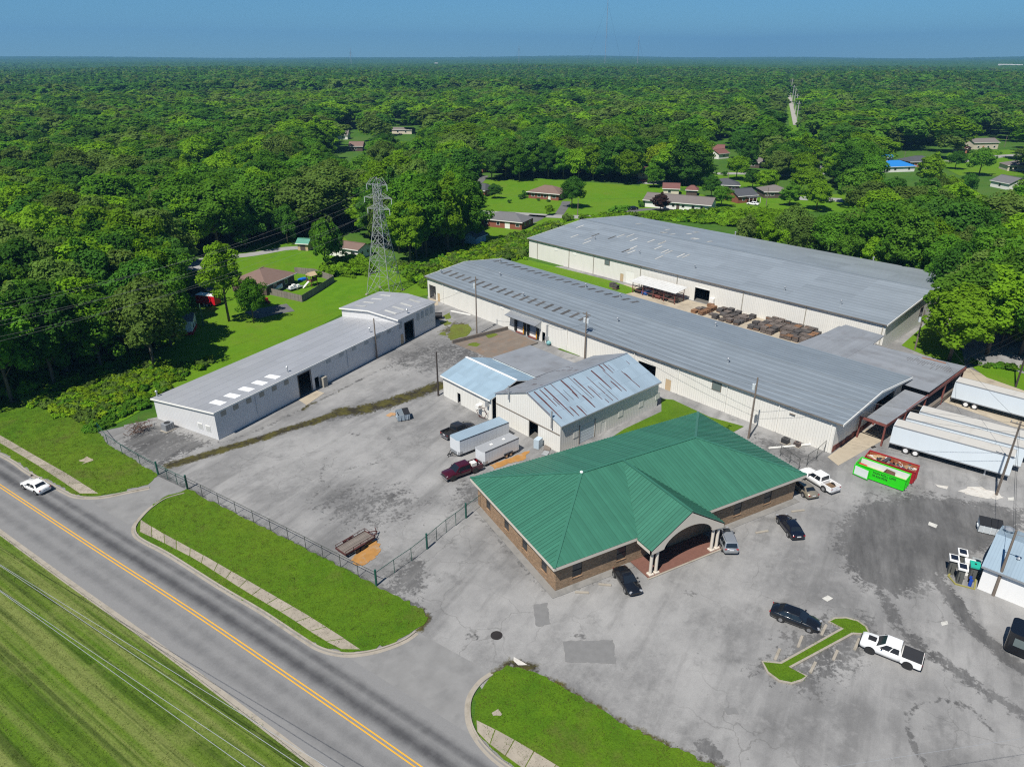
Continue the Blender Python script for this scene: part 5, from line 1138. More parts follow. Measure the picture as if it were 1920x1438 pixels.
# ---- old fuel dispensers by the white building
M_PUMP = mat('grey_pump_cabinet', (.09,.092,.085), .6, var=.15); M_PUMPW = mat('white_pump_top', (.72,.72,.70), .5); M_TEAL = mat('teal_pump_top', (.02,.36,.26), .5); M_PANEL = mat('dark_blue_panel', (.012,.016,.028), .3)
def pump(px, rz, label, cap, panel=True, H=1.9):
    c = at(*px); r = thing('fuel_pump', label, 'pump', (c.x,c.y,.05), rz, 'old fuel pumps by the white building')
    b = MB().box(-.42,.42,-.3,.3,0,H).build('cabinet', M_PUMP, r); MB().box(-.3,.3,-.32,-.3,H*.55,H*.85).build('display', M_PANEL, b)
    t = MB().box(-.62,.62,-.5,.5,H,H+.2).build('top', cap, r)
    if panel: MB().box(-.45,.45,-.36,.36,H+.2,H+.23).build('top_panel', M_PANEL, t)
    else: MB().box(-.1,.1,-.1,.1,H+.2,H+.27).build('vent_cap', M_PLAST, t)
    for s in (-1,1): MB().tube([(s*.43,.1,1.4),(s*.6,.12,1.1),(s*.62,.1,.5),(s*.45,.08,.25)], .03, 6).build('hose', M_PLAST, r)
pump((1781,1073), R(35), 'grey fuel pump with white top, leftmost beside the white building', M_PUMPW)
pump((1797,1062), R(35), 'grey fuel pump with white dark-panelled top, rear of the cluster', M_PUMPW)
pump((1797,1090), R(35), 'grey fuel pump with white dark-panelled top, front of the cluster', M_PUMPW)
pump((1820,1086), R(35), 'grey fuel pump with teal green top next to the white wall', M_TEAL, False)
c = at(1812,1076); tag(MB().obox((c.x,c.y,.95),(.9,1.1,1.8),.6).build('white_cabinet', M_PUMPW), 'plain white cabinet between the old fuel pumps', 'cabinet')
c = at(1828,1068); gl = thing('grey_tank', 'grey tank with a round dark hatch behind the teal pump', 'tank', (c.x,c.y,.0), .5); MB().box(-.7,.7,-.55,.55,0,1.2).build('tank_body', mat('grey_tank',(.28,.30,.30),.6), gl); MB().cyl((0,0,1.2),(0,0,1.26),.36,16).build('hatch', M_PANEL, gl)
c = at(1818,1098); tag(MB().obox((c.x,c.y,.45),(.35,.3,.8),.3).obox((c.x+.15,c.y+.2,.95),(.3,.25,.25),.3).build('blue_bag', mat('blue_plastic',(.01,.05,.30),.5)), 'small blue plastic bag in front of the teal pump', 'bag')
kp = P2([(1776,1080),(1790,1062),(1835,1060),(1828,1106),(1790,1096)]); kb, _ = ring(kp, 0, .14, .18); tag(kb.build('kerb', mat('yellow_moss_kerb',(.24,.22,.06),.9,var=.3,scale=2)), kind='structure')

# ---- dark trailer kiosk cut by the right edge
c = at(1932,1226); kk = thing('kiosk_trailer', 'black rounded kiosk with blue and white top, cut by right edge', 'kiosk', (c.x,c.y,0), R(-70))
pts = []
for (x,y,sx,sy) in ((-2.2,-1.4,-1,-1),(2.2,-1.4,1,-1),(2.2,1.4,1,1),(-2.2,1.4,-1,1)):
    for i in range(6):
        a = math.atan2(sy,sx)-math.pi/4+i*math.pi/10; pts.append((x-sx*.5+.5*math.cos(a), y-sy*.5+.5*math.sin(a)))
MB().prism(pts, .25, 2.6).build('body', paint('black_kiosk',(.006,.007,.01),.2), kk); kt = MB().prism([(x*.55+.9,y*.62-.4) for x, y in pts], 2.6, 2.75).build('white_band', M_TRIM, kk); MB().prism([(x*.45+.9,y*.5-.4) for x, y in pts], 2.75, 2.95).build('blue_top', mat('blue_gloss',(.01,.07,.42),.3), kt)
MB().box(-1.6,.6,-1.43,-1.40,1.2,2.1).build('window', M_GLASSG, kk)
for s in (-1,1): wheel(kk, 0, s*1.2, .32, .2)

# ---- brush pile, AC units, junk frame, stuff by the workshop
c = at(256,812); bp = thing('brush_pile', 'heap of dry brown branches by the left fence', 'brush pile', (c.x,c.y,.03))
M_TWIG = mat('dry_twig', (.12,.075,.055), .9, var=.3, scale=3); random.seed(21)
for k in range(46):
    a = random.random()*6.28; r0 = random.random()*1.8; p = Vector((r0*math.cos(a)*1.4, r0*math.sin(a), .1+random.random()*.9)); d = Vector((random.uniform(-1,1),random.uniform(-1,1),random.uniform(-.25,.45))).normalized()*random.uniform(1.0,2.4)
    e = p+d; e.z = max(.05,e.z); mb = MB().tube([p, p+d*.5+Vector((0,0,.1)), e], random.uniform(.03,.07), 4, .015)
    for _ in range(4):
        f = p+(e-p)*random.uniform(.3,.95); mb.tube([f, f+Vector((random.uniform(-.5,.5),random.uniform(-.5,.5),random.uniform(0,.4)))], .02, 3)
    mb.build('branch', M_TWIG, bp)
def acunit(px, rz, label, s=1.0, rnd=False, m=None):
    c = at(*px); r = thing('air_conditioner', label, 'air conditioner', (c.x,c.y,.02), rz); m = m or M_GALV
    MB().box(-.7*s,.7*s,-.6*s,.6*s,0,.09).build('pad', M_CONC, r); b = MB().box(-.55*s,.55*s,-.45*s,.45*s,.09,.95*s).build('casing', m, r)
    MB().cyl((0,0,.95*s),(0,0,.98*s),.36*s,16).build('fan_grille', M_PLAST, b)
    for i in range(5): MB().box(-.56*s,.56*s,-.462*s,-.45*s,.2*s+i*.14*s,.26*s+i*.14*s).build('louvre_slat', M_PLAST, b)
acunit((316,806), SA, 'silver air conditioner on a slab beside the pale shed front', 1.35)
acunit((1472,831), W1A, 'dark air conditioner by the long warehouse, left of two', .95, m=mat('dark_ac_case',(.06,.06,.062),.5)); acunit((1494,837), W1A, 'brownish air conditioner by the long warehouse, right of two', .8, m=mat('brown_ac_case',(.13,.10,.09),.6))
c = at(1490,836); tag(MB().bar((c.x-4.3,c.y+1.2,.2),(c.x+4.1,c.y-1.7,.2),.2).build('white_beam', M_TRIM), 'white timber lying on the ground in front of the air conditioners', 'beam')
c = at(903,785); jf = thing('steel_cage', 'round welded steel cage frame beside the charcoal pickup', 'frame', (c.x,c.y,.02), .4)
for k, xx in enumerate((0,1.3)):
    mb = MB()
    for i in range(6):
        a, b = i*math.pi/3, (i+1)*math.pi/3; mb.bar((xx,1.05*math.cos(a),1.15+1.05*math.sin(a)),(xx,1.05*math.cos(b),1.15+1.05*math.sin(b)),.07)
    mb.build('hoop', M_RUSTM, jf)
mb = MB()
for i in range(6): a = i*math.pi/3; mb.bar((0,1.05*math.cos(a),1.15+1.05*math.sin(a)),(1.3,1.05*math.cos(a),1.15+1.05*math.sin(a)),.06)
mb.build('tie_bar', M_RUSTM, jf)
c = at(1010,838); jk = thing('scrap_machine', 'pale blue cabinet with scrap panels outside the workshop door', 'machine', (c.x,c.y,.02), .5)
MB().box(-.7,.5,-.4,.5,0,1.5).build('cabinet', mat('pale_blue_cabinet',(.38,.46,.52),.5), jk); MB().obox((1.2,.2,.45),(1.5,.9,.08),.3,.3).build('leaning_panel', M_GALV, jk); MB().obox((.4,-1.3,.12),(1.8,1.0,.1),.4).build('pallet', M_WOODG, jk); MB().obox((2.2,-.6,.2),(1.0,.5,.4),.9).build('crate', M_REDST, jk); MB().obox((-1.2,-1.9,.1),(1.4,.9,.06),.2).build('sheet', M_GALV, jk)

# ---------------------------------------------------------------- pallets between the warehouses
M_PAL = [mat('grey_pallet', (.13,.108,.095), .9, var=.3, orand=.25), mat('brown_pallet', (.22,.12,.065), .9, var=.3, orand=.25), mat('dark_pallet', (.085,.078,.075), .9, var=.3, orand=.25)]
PAL = {}
def pallet_mesh(i):
    if i in PAL: return PAL[i]
    mb = MB()
    for k in range(7): mb.box(-.6+k*.178,-.6+k*.178+.13,-.55,.55,.125,.145)
    for y in (-.55,-.04,.47): mb.box(-.6,.6,y,y+.08,.03,.122)
    for x in (-.6,-.07,.47): mb.box(x,x+.13,-.55,.55,.0,.027)
    me = mb.mesh('pallet'); me.materials.append(M_PAL[i]); PAL[i] = me; return me
random.seed(9)
def stack(x, y, n, i, label, grp, rz=None):
    p = w1p(x, y); r = thing('pallet_stack', label, 'pallets', (p.x,p.y,.03), W1A+(random.uniform(-.12,.12)), grp)
    for k in range(n):
        o = link('pallet', pallet_mesh(i if random.random() < .8 else random.randrange(3)), r); o.location = (random.uniform(-.05,.05),random.uniform(-.05,.05),k*.147); o.rotation_euler = (0,0,random.uniform(-.05,.05)); o.scale = (1.05,1.15,1)
ORD = ['first','second','third','fourth','fifth','sixth','seventh','eighth','ninth']
cnt = [0]*6
for gx_, row in enumerate(range(7)):
    for k in range(5):
        if random.random() < .12: continue
        cnt[k] += 1
        n = random.choice([3,4,5,6,7]); i = 1 if (gx_ < 2 and random.random() < .6) else random.choice([0,0,2])
        stack(50.8+gx_*1.85+random.uniform(-.1,.1), 39.2+k*1.6+random.uniform(-.1,.1), n, i, '%s pallet stack from the left in the %s row of the smaller group' % (ORD[cnt[k]-1], ['nearest','second','middle','fourth','rearmost'][k]), 'pallet stacks near the open door')
cnt = [0]*6
for gx_ in range(9):
    for k in range(6):
        if random.random() < .08: continue
        cnt[k] += 1
        stack(65.3+gx_*1.5+random.uniform(-.1,.1), 39.4+k*1.55+random.uniform(-.1,.1), random.choice([6,7,8,8,9]), random.choice([0,0,2]), '%s pallet stack from the left in the %s row of the larger block' % (ORD[cnt[k]-1], ['nearest','second','third','fourth','fifth','rearmost'][k]), 'pallet stacks by the linking roof')
for xx, yy in ((66.0,48.6),(69.2,48.7)):
    p = w1p(xx,yy); tag(MB().obox((p.x,p.y,1.75),(1.5,1.3,.1),W1A).obox((p.x,p.y,.85),(1.2,1.0,1.65),W1A).build('blue_tarp_stack', mat('blue_tarp',(.06,.16,.26),.5)), 'blue sheeted stack at the warehouse wall behind the pallet block, '+('left one' if xx < 67 else 'right one'), 'stack')
for xx, yy in ((22.3,41.0),(24.0,40.2)): stack(xx+2.6, yy-.6, 8, 2, 'dark pallet stack on the grass edge left of the open rack, '+('far one' if xx < 23 else 'near one'), None)
for k, (xx, yy) in enumerate(((65.0,47.2),(66.3,47.0))):
    p = w1p(xx,yy+1.6); hy = thing('fire_valve', 'rusty red standpipe valve at the rear warehouse wall, '+('left' if k == 0 else 'right')+' of the pair', 'valve', (p.x,p.y,0)); MB().cyl((0,0,0),(0,0,1.0),.09,8).build('pipe', M_REDST, hy); MB().cyl((-.2,0,1.05),(.2,0,1.05),.16,10).build('valve_head', M_REDST, hy)
# open rack with white roof
rk = thing('storage_rack', 'red steel storage rack under a white sheet roof beside the rear warehouse', 'rack', tuple(w1p(31.2,40.6)), W1A)
mb = MB()
for x in (0,3.2,6.4,9.6,12.8):
    for y in (0,3.6): MB().box(x-.07,x+.07,y-.07,y+.07,0,3.0+.12*y).build('post', M_REDST, rk)
for z in (1.0,2.0):
    for y in (0,3.6): MB().box(-.1,12.9,y-.05,y+.05,z-.06,z+.06).build('beam', M_REDST, rk)
for x in (0,3.2,6.4,9.6,12.8): MB().bar((x,0,1.0),(x,3.6,2.0),.07).bar((x,0,2),(x,3.6,1),.07).build('brace', M_REDST, rk)
rr_ = MB().extr([(-.6,-.7,2.95),(13.4,-.7,2.95),(13.4,4.2,3.5),(-.6,4.2,3.5)], (0,0,.06)).build('roof', mat('dull_white_sheet',(.55,.55,.53),.6,var=.12,dirt=((.35,.33,.3),.5,.8)), rk)
for k in range(14): MB().extr([(-.5+k,-.7,3.012),(-.44+k,-.7,3.012),(-.44+k,4.2,3.562),(-.5+k,4.2,3.562)], (0,0,.03)).build('roof_rib', mat('dull_white_sheet',(.55,.55,.53)), rr_)
for k, m_ in enumerate((M_PLAST, mat('blue_drum',(.02,.10,.35),.5), M_PLAST, M_REDST, M_PLAST, M_TRIMD)): o = tag(MB().box(.4+k*2.05,1.9+k*2.05,.5,2.6,.02,.95).box(.5+k*2.05,1.8+k*2.05,.6,2.5,.95,1.02).build('stored_crate', m_), ['black crate at the left end of the red rack','blue crate in the red rack','black crate left of the red one in the rack','red crate in the steel rack','black crate right of the red one in the rack','brown crate at the right end of the red rack'][k], 'crate', 'crates in the rack'); o.location = rk.location; o.rotation_euler = rk.rotation_euler
# ================================================================ fences
M_FGREEN = mat('green_fence_steel', (.012,.075,.055), .5, var=.15); M_FGREY = mat('grey_fence_steel', (.10,.105,.10), .5, metal=.4, var=.2)
def chain_fence(label, pts, H, m, big=(), step=None, name='chain_link_fence'):
    """pts: survey pixels of the posts"""
    P = [at(*p) for p in pts]; o = P[0]; r = thing(name, label, 'fence', (o.x,o.y,0)); P = [p-o for p in P]; 
    if step:
        q = []
        for a, b in zip(P, P[1:]):
            n = max(1, round((b-a).length/step)); q += [a+(b-a)*i/n for i in range(n)]
        P = q+[P[-1]]
    wires = MB()
    for i, p in enumerate(P):
        thick = any((p-(at(*b)-o)).length < .6 for b in big)
        MB().cyl((p.x,p.y,0),(p.x,p.y,H+(.35 if thick else .03)), .13 if thick else .04, 8).build('post', M_FGREEN if thick else m, r)
    for a, b in zip(P, P[1:]):
        L = (b-a).length; d = (b-a)/L; U = Vector((0,0,1)); k = .22; n = int((L+H)/k)
        MB().bar(a+U*H, b+U*H, .05).build('top_rail', m, r)
        for i in range(n):
            for sg in (1,-1):
                u0 = i*k-H; u1 = i*k; z0, z1 = 0.05, H
                if u0 < 0: z0 = .05+(0-u0)*(H-.05)/H; u0 = 0
                if u1 > L: z1 = H-(u1-L); u1 = L
                if z1 <= z0 or u1 <= u0: continue
                if sg < 0: u0, u1 = L-u0, L-u1
                A, B = a+d*u0+U*z0, a+d*u1+U*z1; nn = Vector((-d.y,d.x,0))*.004; w_ = U*.006
                wires._add([A-w_,B-w_,B+w_,A+w_], [(0,1,2,3)])
    o_ = wires.build('wire_mesh', m, r, fix=False); tag(o_, kind='stuff'); return r
chain_fence('green chain link fence along the roadside lawn, left yard', [(352,917),(380,931),(411,947),(443,963),(476,980),(508,996),(541,1013),(574,1030),(606,1047),(639,1064),(672,1081),(706,1098)], 1.9, M_FGREY, big=((352,917),(706,1098)))
chain_fence('green chain link fence between the yard and the office corner', [(707,1098),(740,1074),(772,1052),(801,1029),(819,1013),(837,998),(855,985),(874,971),(902,950)], 1.9, M_FGREEN, big=((801,1029),(874,971)))
chain_fence('chain link gate across the left driveway mouth', [(297,890),(315,899),(333,908),(352,917)], 1.8, M_FGREEN, big=((297,890),(352,917)), name='chain_link_gate')
chain_fence('overgrown chain link fence curving past the brush pile', [(186,812),(203,834),(230,852),(263,871),(297,890)], 1.8, M_FGREEN)
chain_fence('short open gate leaf at the warehouse corner', [(1512,874),(1530,862),(1545,848)], 2.0, M_FGREY, name='chain_link_gate')
chain_fence('short chain link fence behind the white pickup', [(1462,856),(1480,868),(1497,880)], 1.8, M_FGREY)
# wooden fence of the left back yard
M_FENCEW = mat('grey_fence_board', (.21,.185,.16), .9, var=.2, orand=.2, streak=('Z',.4))
def board_fence(label, pts, H=1.75):
    P = [at(*p) for p in pts]; o = P[0]; r = thing('wooden_fence', label, 'fence', (o.x,o.y,0)); me = None
    for a, b in zip(P, P[1:]):
        L = (b-a).length; d = (b-a)/L; n = int(L/.3); rz = math.atan2(d.y,d.x)
        if me is None: mb = MB().box(-.14,.14,-.015,.015,0,H); me = mb.mesh('board'); me.materials.append(M_FENCEW)
        for i in range(n):
            p = a+d*(i+.5)*L/n-o; q = link('board', me, r); q.location = (p.x,p.y,random.uniform(0,.05)); q.rotation_euler = (0,0,rz)
        MB().bar(a-o+Vector((0,0,.5)), b-o+Vector((0,0,.5)), .06).bar(a-o+Vector((0,0,1.4)), b-o+Vector((0,0,1.4)), .06).build('rail', M_FENCEW, r)
board_fence('grey board fence of the back yard, side facing the lawn strip', [(482,548),(520,556),(567,567),(598,548),(627,529)])
board_fence('grey board fence at the rear of the back yard', [(553,513),(590,516),(627,529)])

# ================================================================ poles and wires
M_POLE = mat('pole_wood', (.19,.155,.125), .9, var=.25, scale=2, streak=('Z',.5)); M_POLED = mat('dark_pole_wood', (.045,.035,.03), .9, var=.2); M_XFMR = mat('transformer_grey', (.50,.54,.56), .4)
def solve_h(b, py):
    lo, hi = 0, 60
    for _ in range(40):
        m_ = (lo+hi)/2
        if pix(b.x,b.y,m_)[1] > py: lo = m_
        else: hi = m_
    return lo
POLES = {}
def pole(key, base, toppy, label, m=M_POLE, arm=0, xf=0, lamp=False, armang=None, xz=1.6):
    b = at(*base); h = solve_h(b, toppy); r = thing('utility_pole', label, 'utility pole', (b.x,b.y,0), armang if armang is not None else W1A)
    MB().tube([(0,0,0),(0,0,h*.5),(0,0,h)], .17, 10, .11).build('shaft', m, r)
    if arm:
        a_ = MB().box(-arm,arm,-.06,.06,h-.55,h-.42).build('crossarm', M_POLE, r)
        for x in (-arm+.1,0 if arm < .9 else -arm*.35,arm-.1): MB().cyl((x,0,h-.42),(x,0,h-.2),.05,8).build('insulator', M_GALV, a_)
    for k in range(xf):
        s = (-1,1,0)[k]; x, y = (s*.42,0) if xf > 1 else (-.42,0)
        t = MB().cyl((x,y,h-xz-.9),(x,y,h-xz),.26,14).build('transformer', M_XFMR, r); MB().cyl((x,y,h-xz),(x,y,h-xz+.18),.05,8).build('bushing', M_GALV, t)
    if lamp: MB().bar((0,0,h-.5),(1.2,0,h-.3),.06).obox((1.4,0,h-.32),(.6,.25,.14)).build('lamp_arm', M_GALV, r)
    POLES[key] = (Vector((b.x,b.y,h)), r)
pole('a', (707,672), 597, 'bare wooden pole against the pale shed wall')
pole('b', (822,742), 660, 'thin dark pole at the corner of the workshop wing', M_POLED)
pole('c', (894,628), 519, 'tall wooden pole with one small transformer near the weeds', xf=1)
pole('d', (1096,674), 585, 'wooden pole carrying two transformers in front of the long warehouse', arm=1.0, xf=2, xz=1.3)
pole('e', (1403,822), 708, 'wooden pole with one transformer behind the green roofed office', xf=1, xz=1.2)
pole('f', (1868,928), 790, 'wooden pole with crossarm standing by the semi trailers', arm=1.1)
pole('g', (1862,1116), 994, 'wooden pole against the white building at the right edge', lamp=True)
pole('h', (1715,656), 582, 'wooden pole with one transformer at the right end of the rear warehouse', xf=1)
pole('i', (1904,726), 610, 'wooden pole on the grass beside the far semi trailer', M_POLED)
pole('j', (1083,404), 372, 'slim pole on the street in front of the brown roofed ranch house')
pole('k', (1693,308), 284, 'slim pole beside the grey roofed house on the right'); pole('l', (1883,276), 254, 'slim pole right of the white and brick house'); pole('m', (1436,388), 352, 'slim pole among the trees by the porch house'); pole('n', (1363,352), 318, 'slim pole near the street between the houses')
pole('o', (382,612), 570, 'short green post at the woodland edge', mat('green_post',(.03,.09,.05),.7))
M_CABLE = mat('cable', (.03,.03,.03), .5); M_CABLEG = mat('dull_cable', (.22,.22,.22), .5); M_CABLEL = mat('bare_cable', (.45,.45,.45), .35, metal=.5)
def cable(label, a, b, sag=.6, r=.018, m=None, group='overhead wires', n=14):
    a, b = Vector(a), Vector(b); pts = [a+(b-a)*t/n-Vector((0,0,4*sag*(t/n)*(1-t/n))) for t in range(n+1)]
    tag(MB().tube(pts, r, 4).build('power_line', m or M_CABLE), label, 'power line', group)
top = lambda k, dz=-.3, dx=0, dy=0: POLES[k][0]+Vector((dx,dy,dz))
cable('wire from the tall transformer pole to the two transformer pole', top('c'), top('d'), .8)
cable('upper wire between the two transformer pole and the pole behind the office', top('d'), top('e'), .9); cable('lower wire between the two transformer pole and the pole behind the office', top('d',-1.6), top('e',-1.4), 1.1)
cable('upper wire from the pole behind the office toward the trailers pole', top('e'), top('f'), .7); cable('lower wire from the pole behind the office toward the trailers pole', top('e',-1.5), top('f',-1.6), 1.0)
cable('wire from trailers pole down to the white building pole', top('f'), top('g'), .6); cable('second wire from trailers pole to the white building pole', top('f',-1.0), top('g',-.9), .8)
cable('wire from trailers pole to the rear warehouse pole', top('f',-.2), top('h'), .8)
cable('wire from the shed pole to the workshop pole', top('a'), top('b'), .5); cable('wire from the shed pole to the tall transformer pole', top('a'), top('c',-2), .5)
cable('drop wire from the two transformer pole to the warehouse wall', top('d',-2.2), W1O and tuple(w1p(42,-.3)[:2])+(4.4,), .9)
cable('wire along the house street, left part', top('j'), tuple(at(900,398)[:2])+(8,), .8); cable('wire along the house street, right part', top('j'), tuple(at(1300,400)[:2])+(8,), .9)
cable('wire leaving the right edge above the far trailer, upper', top('i',.0), tuple(at(1780,690)[:2])+(.3,), .0); cable('guy wire beside the far grass pole', top('i',-1.0), tuple(at(1790,697)[:2])+(.2,), .0)
for i, (pa, pb) in enumerate((((0,1058),(400,1305)),((0,1060),(400,1326)),((0,1106),(400,1373)),((0,1108),(400,1394)))):
    A, B = at(*pa, 9.0), at(*pb, 9.0); d = (B-A).normalized()
    cable(['top wire over the mown field','second wire over the mown field','third wire over the mown field','lowest wire over the mown field'][i], A-d*40, B+d*40, .0, .022, M_CABLEL, 'wires over the mown field', 4)
A, B = at(1480,1450,9), at(1920,1383,9); cable('pale wire crossing the bottom right car park', A, B+(B-A), .0, .014, M_CABLEL, None, 4)

# ---- lattice transmission tower
M_LAT = mat('tower_galvanised', (.40,.405,.41), .45, metal=.4, var=.1)
def tower(label, pos, Ht, rz, full=True):
    r = thing('transmission_tower', label, 'transmission tower', pos, rz); k = Ht/26.0; q = .062*k if full else .22*k
    lv = [(0,3.6),(4.5,2.95),(8,2.45),(11,2.0),(13.5,1.65),(15.5,1.35),(17.4,1.05),(19.2,.85),(20.4,.82),(21.6,.82),(23,.8),(24.5,.75)]
    lv = [(z*k, w_*k*.84) for z, w_ in lv]
    for sx in (-1,1):
        for sy in (-1,1):
            mb = MB()
            for (z0,w0), (z1,w1) in zip(lv, lv[1:]): mb.bar((sx*w0,sy*w0,z0),(sx*w1,sy*w1,z1),q*1.7)
            mb.build('leg', M_LAT, r); MB().box(sx*lv[0][1]-.3,sx*lv[0][1]+.3,sy*lv[0][1]-.3,sy*lv[0][1]+.3,0,.35).build('footing', M_CONC, r)
    for f in range(4):
        c, s = [(1,0),(0,1),(-1,0),(0,-1)][f]; mb = MB()
        T = lambda u, w_, z: ((u*w_*-s+w_*c), (u*w_*c+w_*s), z)
        for i, ((z0,w0), (z1,w1)) in enumerate(zip(lv, lv[1:])):
            mb.bar(T(-1,w0,z0),T(1,w1,z1),q).bar(T(1,w0,z0),T(-1,w1,z1),q).bar(T(-1,w1,z1),T(1,w1,z1),q)
            if full and i < 4:
                zm, wm = (z0+z1)/2, (w0+w1)/2; mb.bar(T(-1,wm,zm),T(0,(w0+w1)/2,z0+.02 if i else z0+.8),q*.8).bar(T(1,wm,zm),T(0,wm,z0+.02 if i else z0+.8),q*.8)
        mb.build('bracing', M_LAT, r)
    tips = []
    for z, a, up in ((19.2,2.75,.9),(21.6,3.35,.9),(24.4,2.5,1.5)):
        z *= k; a *= k; mb = MB(); w_ = .85*k
        for s in (-1,1):
            for y in (-w_,w_): mb.bar((s*w_,y,z),(s*a,0,z),q*1.2).bar((s*w_,y,z+up*k),(s*a,0,z),q*1.1)
            mb.bar((s*(w_+a)/2,-w_/2,z),(s*(w_+a)/2,w_/2,z),q)
            mb.bar((s*(w_+a)/2,-w_/2,z),(s*w_,0,z+up*k),q*.8)
            tips.append(Vector((s*a,0,z-1.2*k)))
        arm_ = mb.build('crossarm', M_LAT, r)
        for s in (-1,1): MB().cyl((s*a,0,z),(s*a,0,z-1.2*k),.07*k,6).build('insulator', M_XFMR, arm_)
    MB().bar((-.7*k,-.7*k,24.5*k),(0,0,26*k),q).bar((.7*k,.7*k,24.5*k),(0,0,26*k),q).bar((-.7*k,.7*k,24.5*k),(0,0,26*k),q).bar((.7*k,-.7*k,24.5*k),(0,0,26*k),q).build('peak', M_LAT, r)
    M_ = Matrix.Translation(pos) @ Matrix.Rotation(rz,4,'Z'); return [M_ @ t for t in tips]
TP = at(722,549); T2 = at(1299,247,26); T2.z = 0; T2 = TP+(T2-TP)*3.2
ln = math.atan2(T2.y-TP.y, T2.x-TP.x); tz = ln-math.pi/2
tt = tower('tall grey lattice transmission tower behind the pale shed', tuple(TP), 28.3, R(-49))
dl = Vector((math.cos(ln),math.sin(ln),0)); sd = Vector((-dl.y,dl.x,0))
for i in range(6):
    nm = ['lowest arm, field side','lowest arm, street side','middle arm, field side','middle arm, street side','top arm, field side','top arm, street side'][i]
    e = at(-260+8*i, 700-18*i, 20); cable('transmission wire from the '+nm+', over the left wood', tt[i], e, 3, .012, M_CABLEG, 'transmission wires', 20)
# far line of poles in the cleared corridor
M_FARP = mat('far_pole', (.40,.39,.37), .8)
for i, (px, py, tp) in enumerate(((1484,196,160),(1487,205,166),(1490,216,176),(1493,228,190),(1479,176,150),(1481,184,148))):
    b = at(px, py); h = solve_h(b, tp); r = thing('utility_pole', 'far pale pole in the cleared corridor, number %s from the camera' % ['third','second','nearest but one','nearest','sixth','fifth'][i], 'utility pole', (b.x,b.y,0), 0, 'poles along the cleared corridor'); MB().tube([(0,0,0),(0,0,h)], .45, 6, .3).build('shaft', M_FARP, r); MB().box(-2.4,2.4,-.2,.2,h-2.2,h-1.8).build('crossarm', M_FARP, r)
sheet('verge', P2([(1469,160),(1481,160),(1503,256),(1482,256)]), .3, M_YARDLAWN); sheet('track', P2([(1473,162),(1479,162),(1496,236),(1487,236)]), .6, mat('pale_track',(.34,.32,.29),.9,var=.15,scale=.1,co='pos'))
# radio masts on the horizon
def mast(px, toppy, d, label):
    b = at(px, 122); v = Vector((b.x,b.y,0)).normalized()*d; h = solve_h(v, toppy) if False else CAMH+(YH-toppy)/FPX*d*1.0
    r = thing('radio_mast', label, 'mast', tuple(v)); MB().tube([(0,0,0),(0,0,h)], d*.00028, 6, d*.00022).build('lattice_shaft', mat('mast_grey',(.28,.28,.30),.6), r)
    for k in range(3):
        a = k*2.094; MB().bar((math.cos(a)*h*.35,math.sin(a)*h*.35,0),(0,0,h*.9),d*.00008).build('guy_wire', M_CABLE, r)
mast(1134, 16, 3600, 'tallest radio mast on the horizon'); mast(1195, 76, 4200, 'short radio mast right of the tallest one'); mast(973, 90, 4200, 'small radio mast left of the tallest one'); mast(659, 94, 4200, 'tiny radio mast on the left part of the horizon')
for i, (px, w_, h_) in enumerate(((1885,26,9),(1906,22,8),(818,8,10))):
    b = at(px, 122); v = Vector((b.x,b.y,0)).normalized()*3900; r = thing('distant_building', ['long white building on the right horizon, left of two','long white building on the right horizon, right of two','tiny white tank on the left horizon'][i], 'building', tuple(v), math.atan2(v.y,v.x)-math.pi/2)
    MB().box(-w_,w_,-8,8,0,14+h_).build('wall', mat('far_grey_wall',(.42,.42,.40),.7), r); MB().extr([(-w_,-9,14+h_),(-w_,0,17+h_),(-w_,9,14+h_)], (2*w_,0,0)).build('roof', mat('far_grey_wall',(.42,.42,.40),.7), r)
# ================================================================ streets and houses beyond
M_STREET = mat('street_asphalt', (.27,.265,.255), .9, var=.2, scale=.4, co='pos'); M_DKDRIVE = mat('dark_drive', (.11,.11,.108), .9, var=.3, scale=.4, co='pos')
def street(px, wd, m=None, z=.06):
    c = resample(smooth_line(P2(px), 5), 4); strip('street', offset(c, wd/2), offset(c, -wd/2), z+.01*_SZ[0]/12, m or M_STREET); _SZ[0] = (_SZ[0]+3) % 12
street([(890,398),(960,401),(1040,406),(1120,408),(1200,409)], 6.0)
street([(1195,342),(1232,343),(1260,340)], 9); street([(1340,326),(1400,326),(1440,328),(1480,330)], 7)
street([(1495,372),(1540,374),(1580,376)], 9); street([(1780,304),(1830,300),(1870,294),(1930,290)], 8)
street([(362,508),(372,493),(390,486),(470,478),(540,466),(580,466)], 4.5, M_STREET, .07)
street([(345,555),(372,548),(395,540)], 4, M_DKDRIVE, .07); street([(470,592),(500,585),(545,577)], 6.5, M_DKDRIVE, .07)
street([(1010,404),(990,415),(960,425)], 7, M_DKDRIVE); street([(1048,403),(1058,388),(1062,378)], 3.5, M_DKDRIVE); street([(1170,401),(1200,394),(1260,392),(1330,392)], 4, M_DKDRIVE)
street([(905,330),(890,345),(870,352)], 6, M_DKDRIVE)

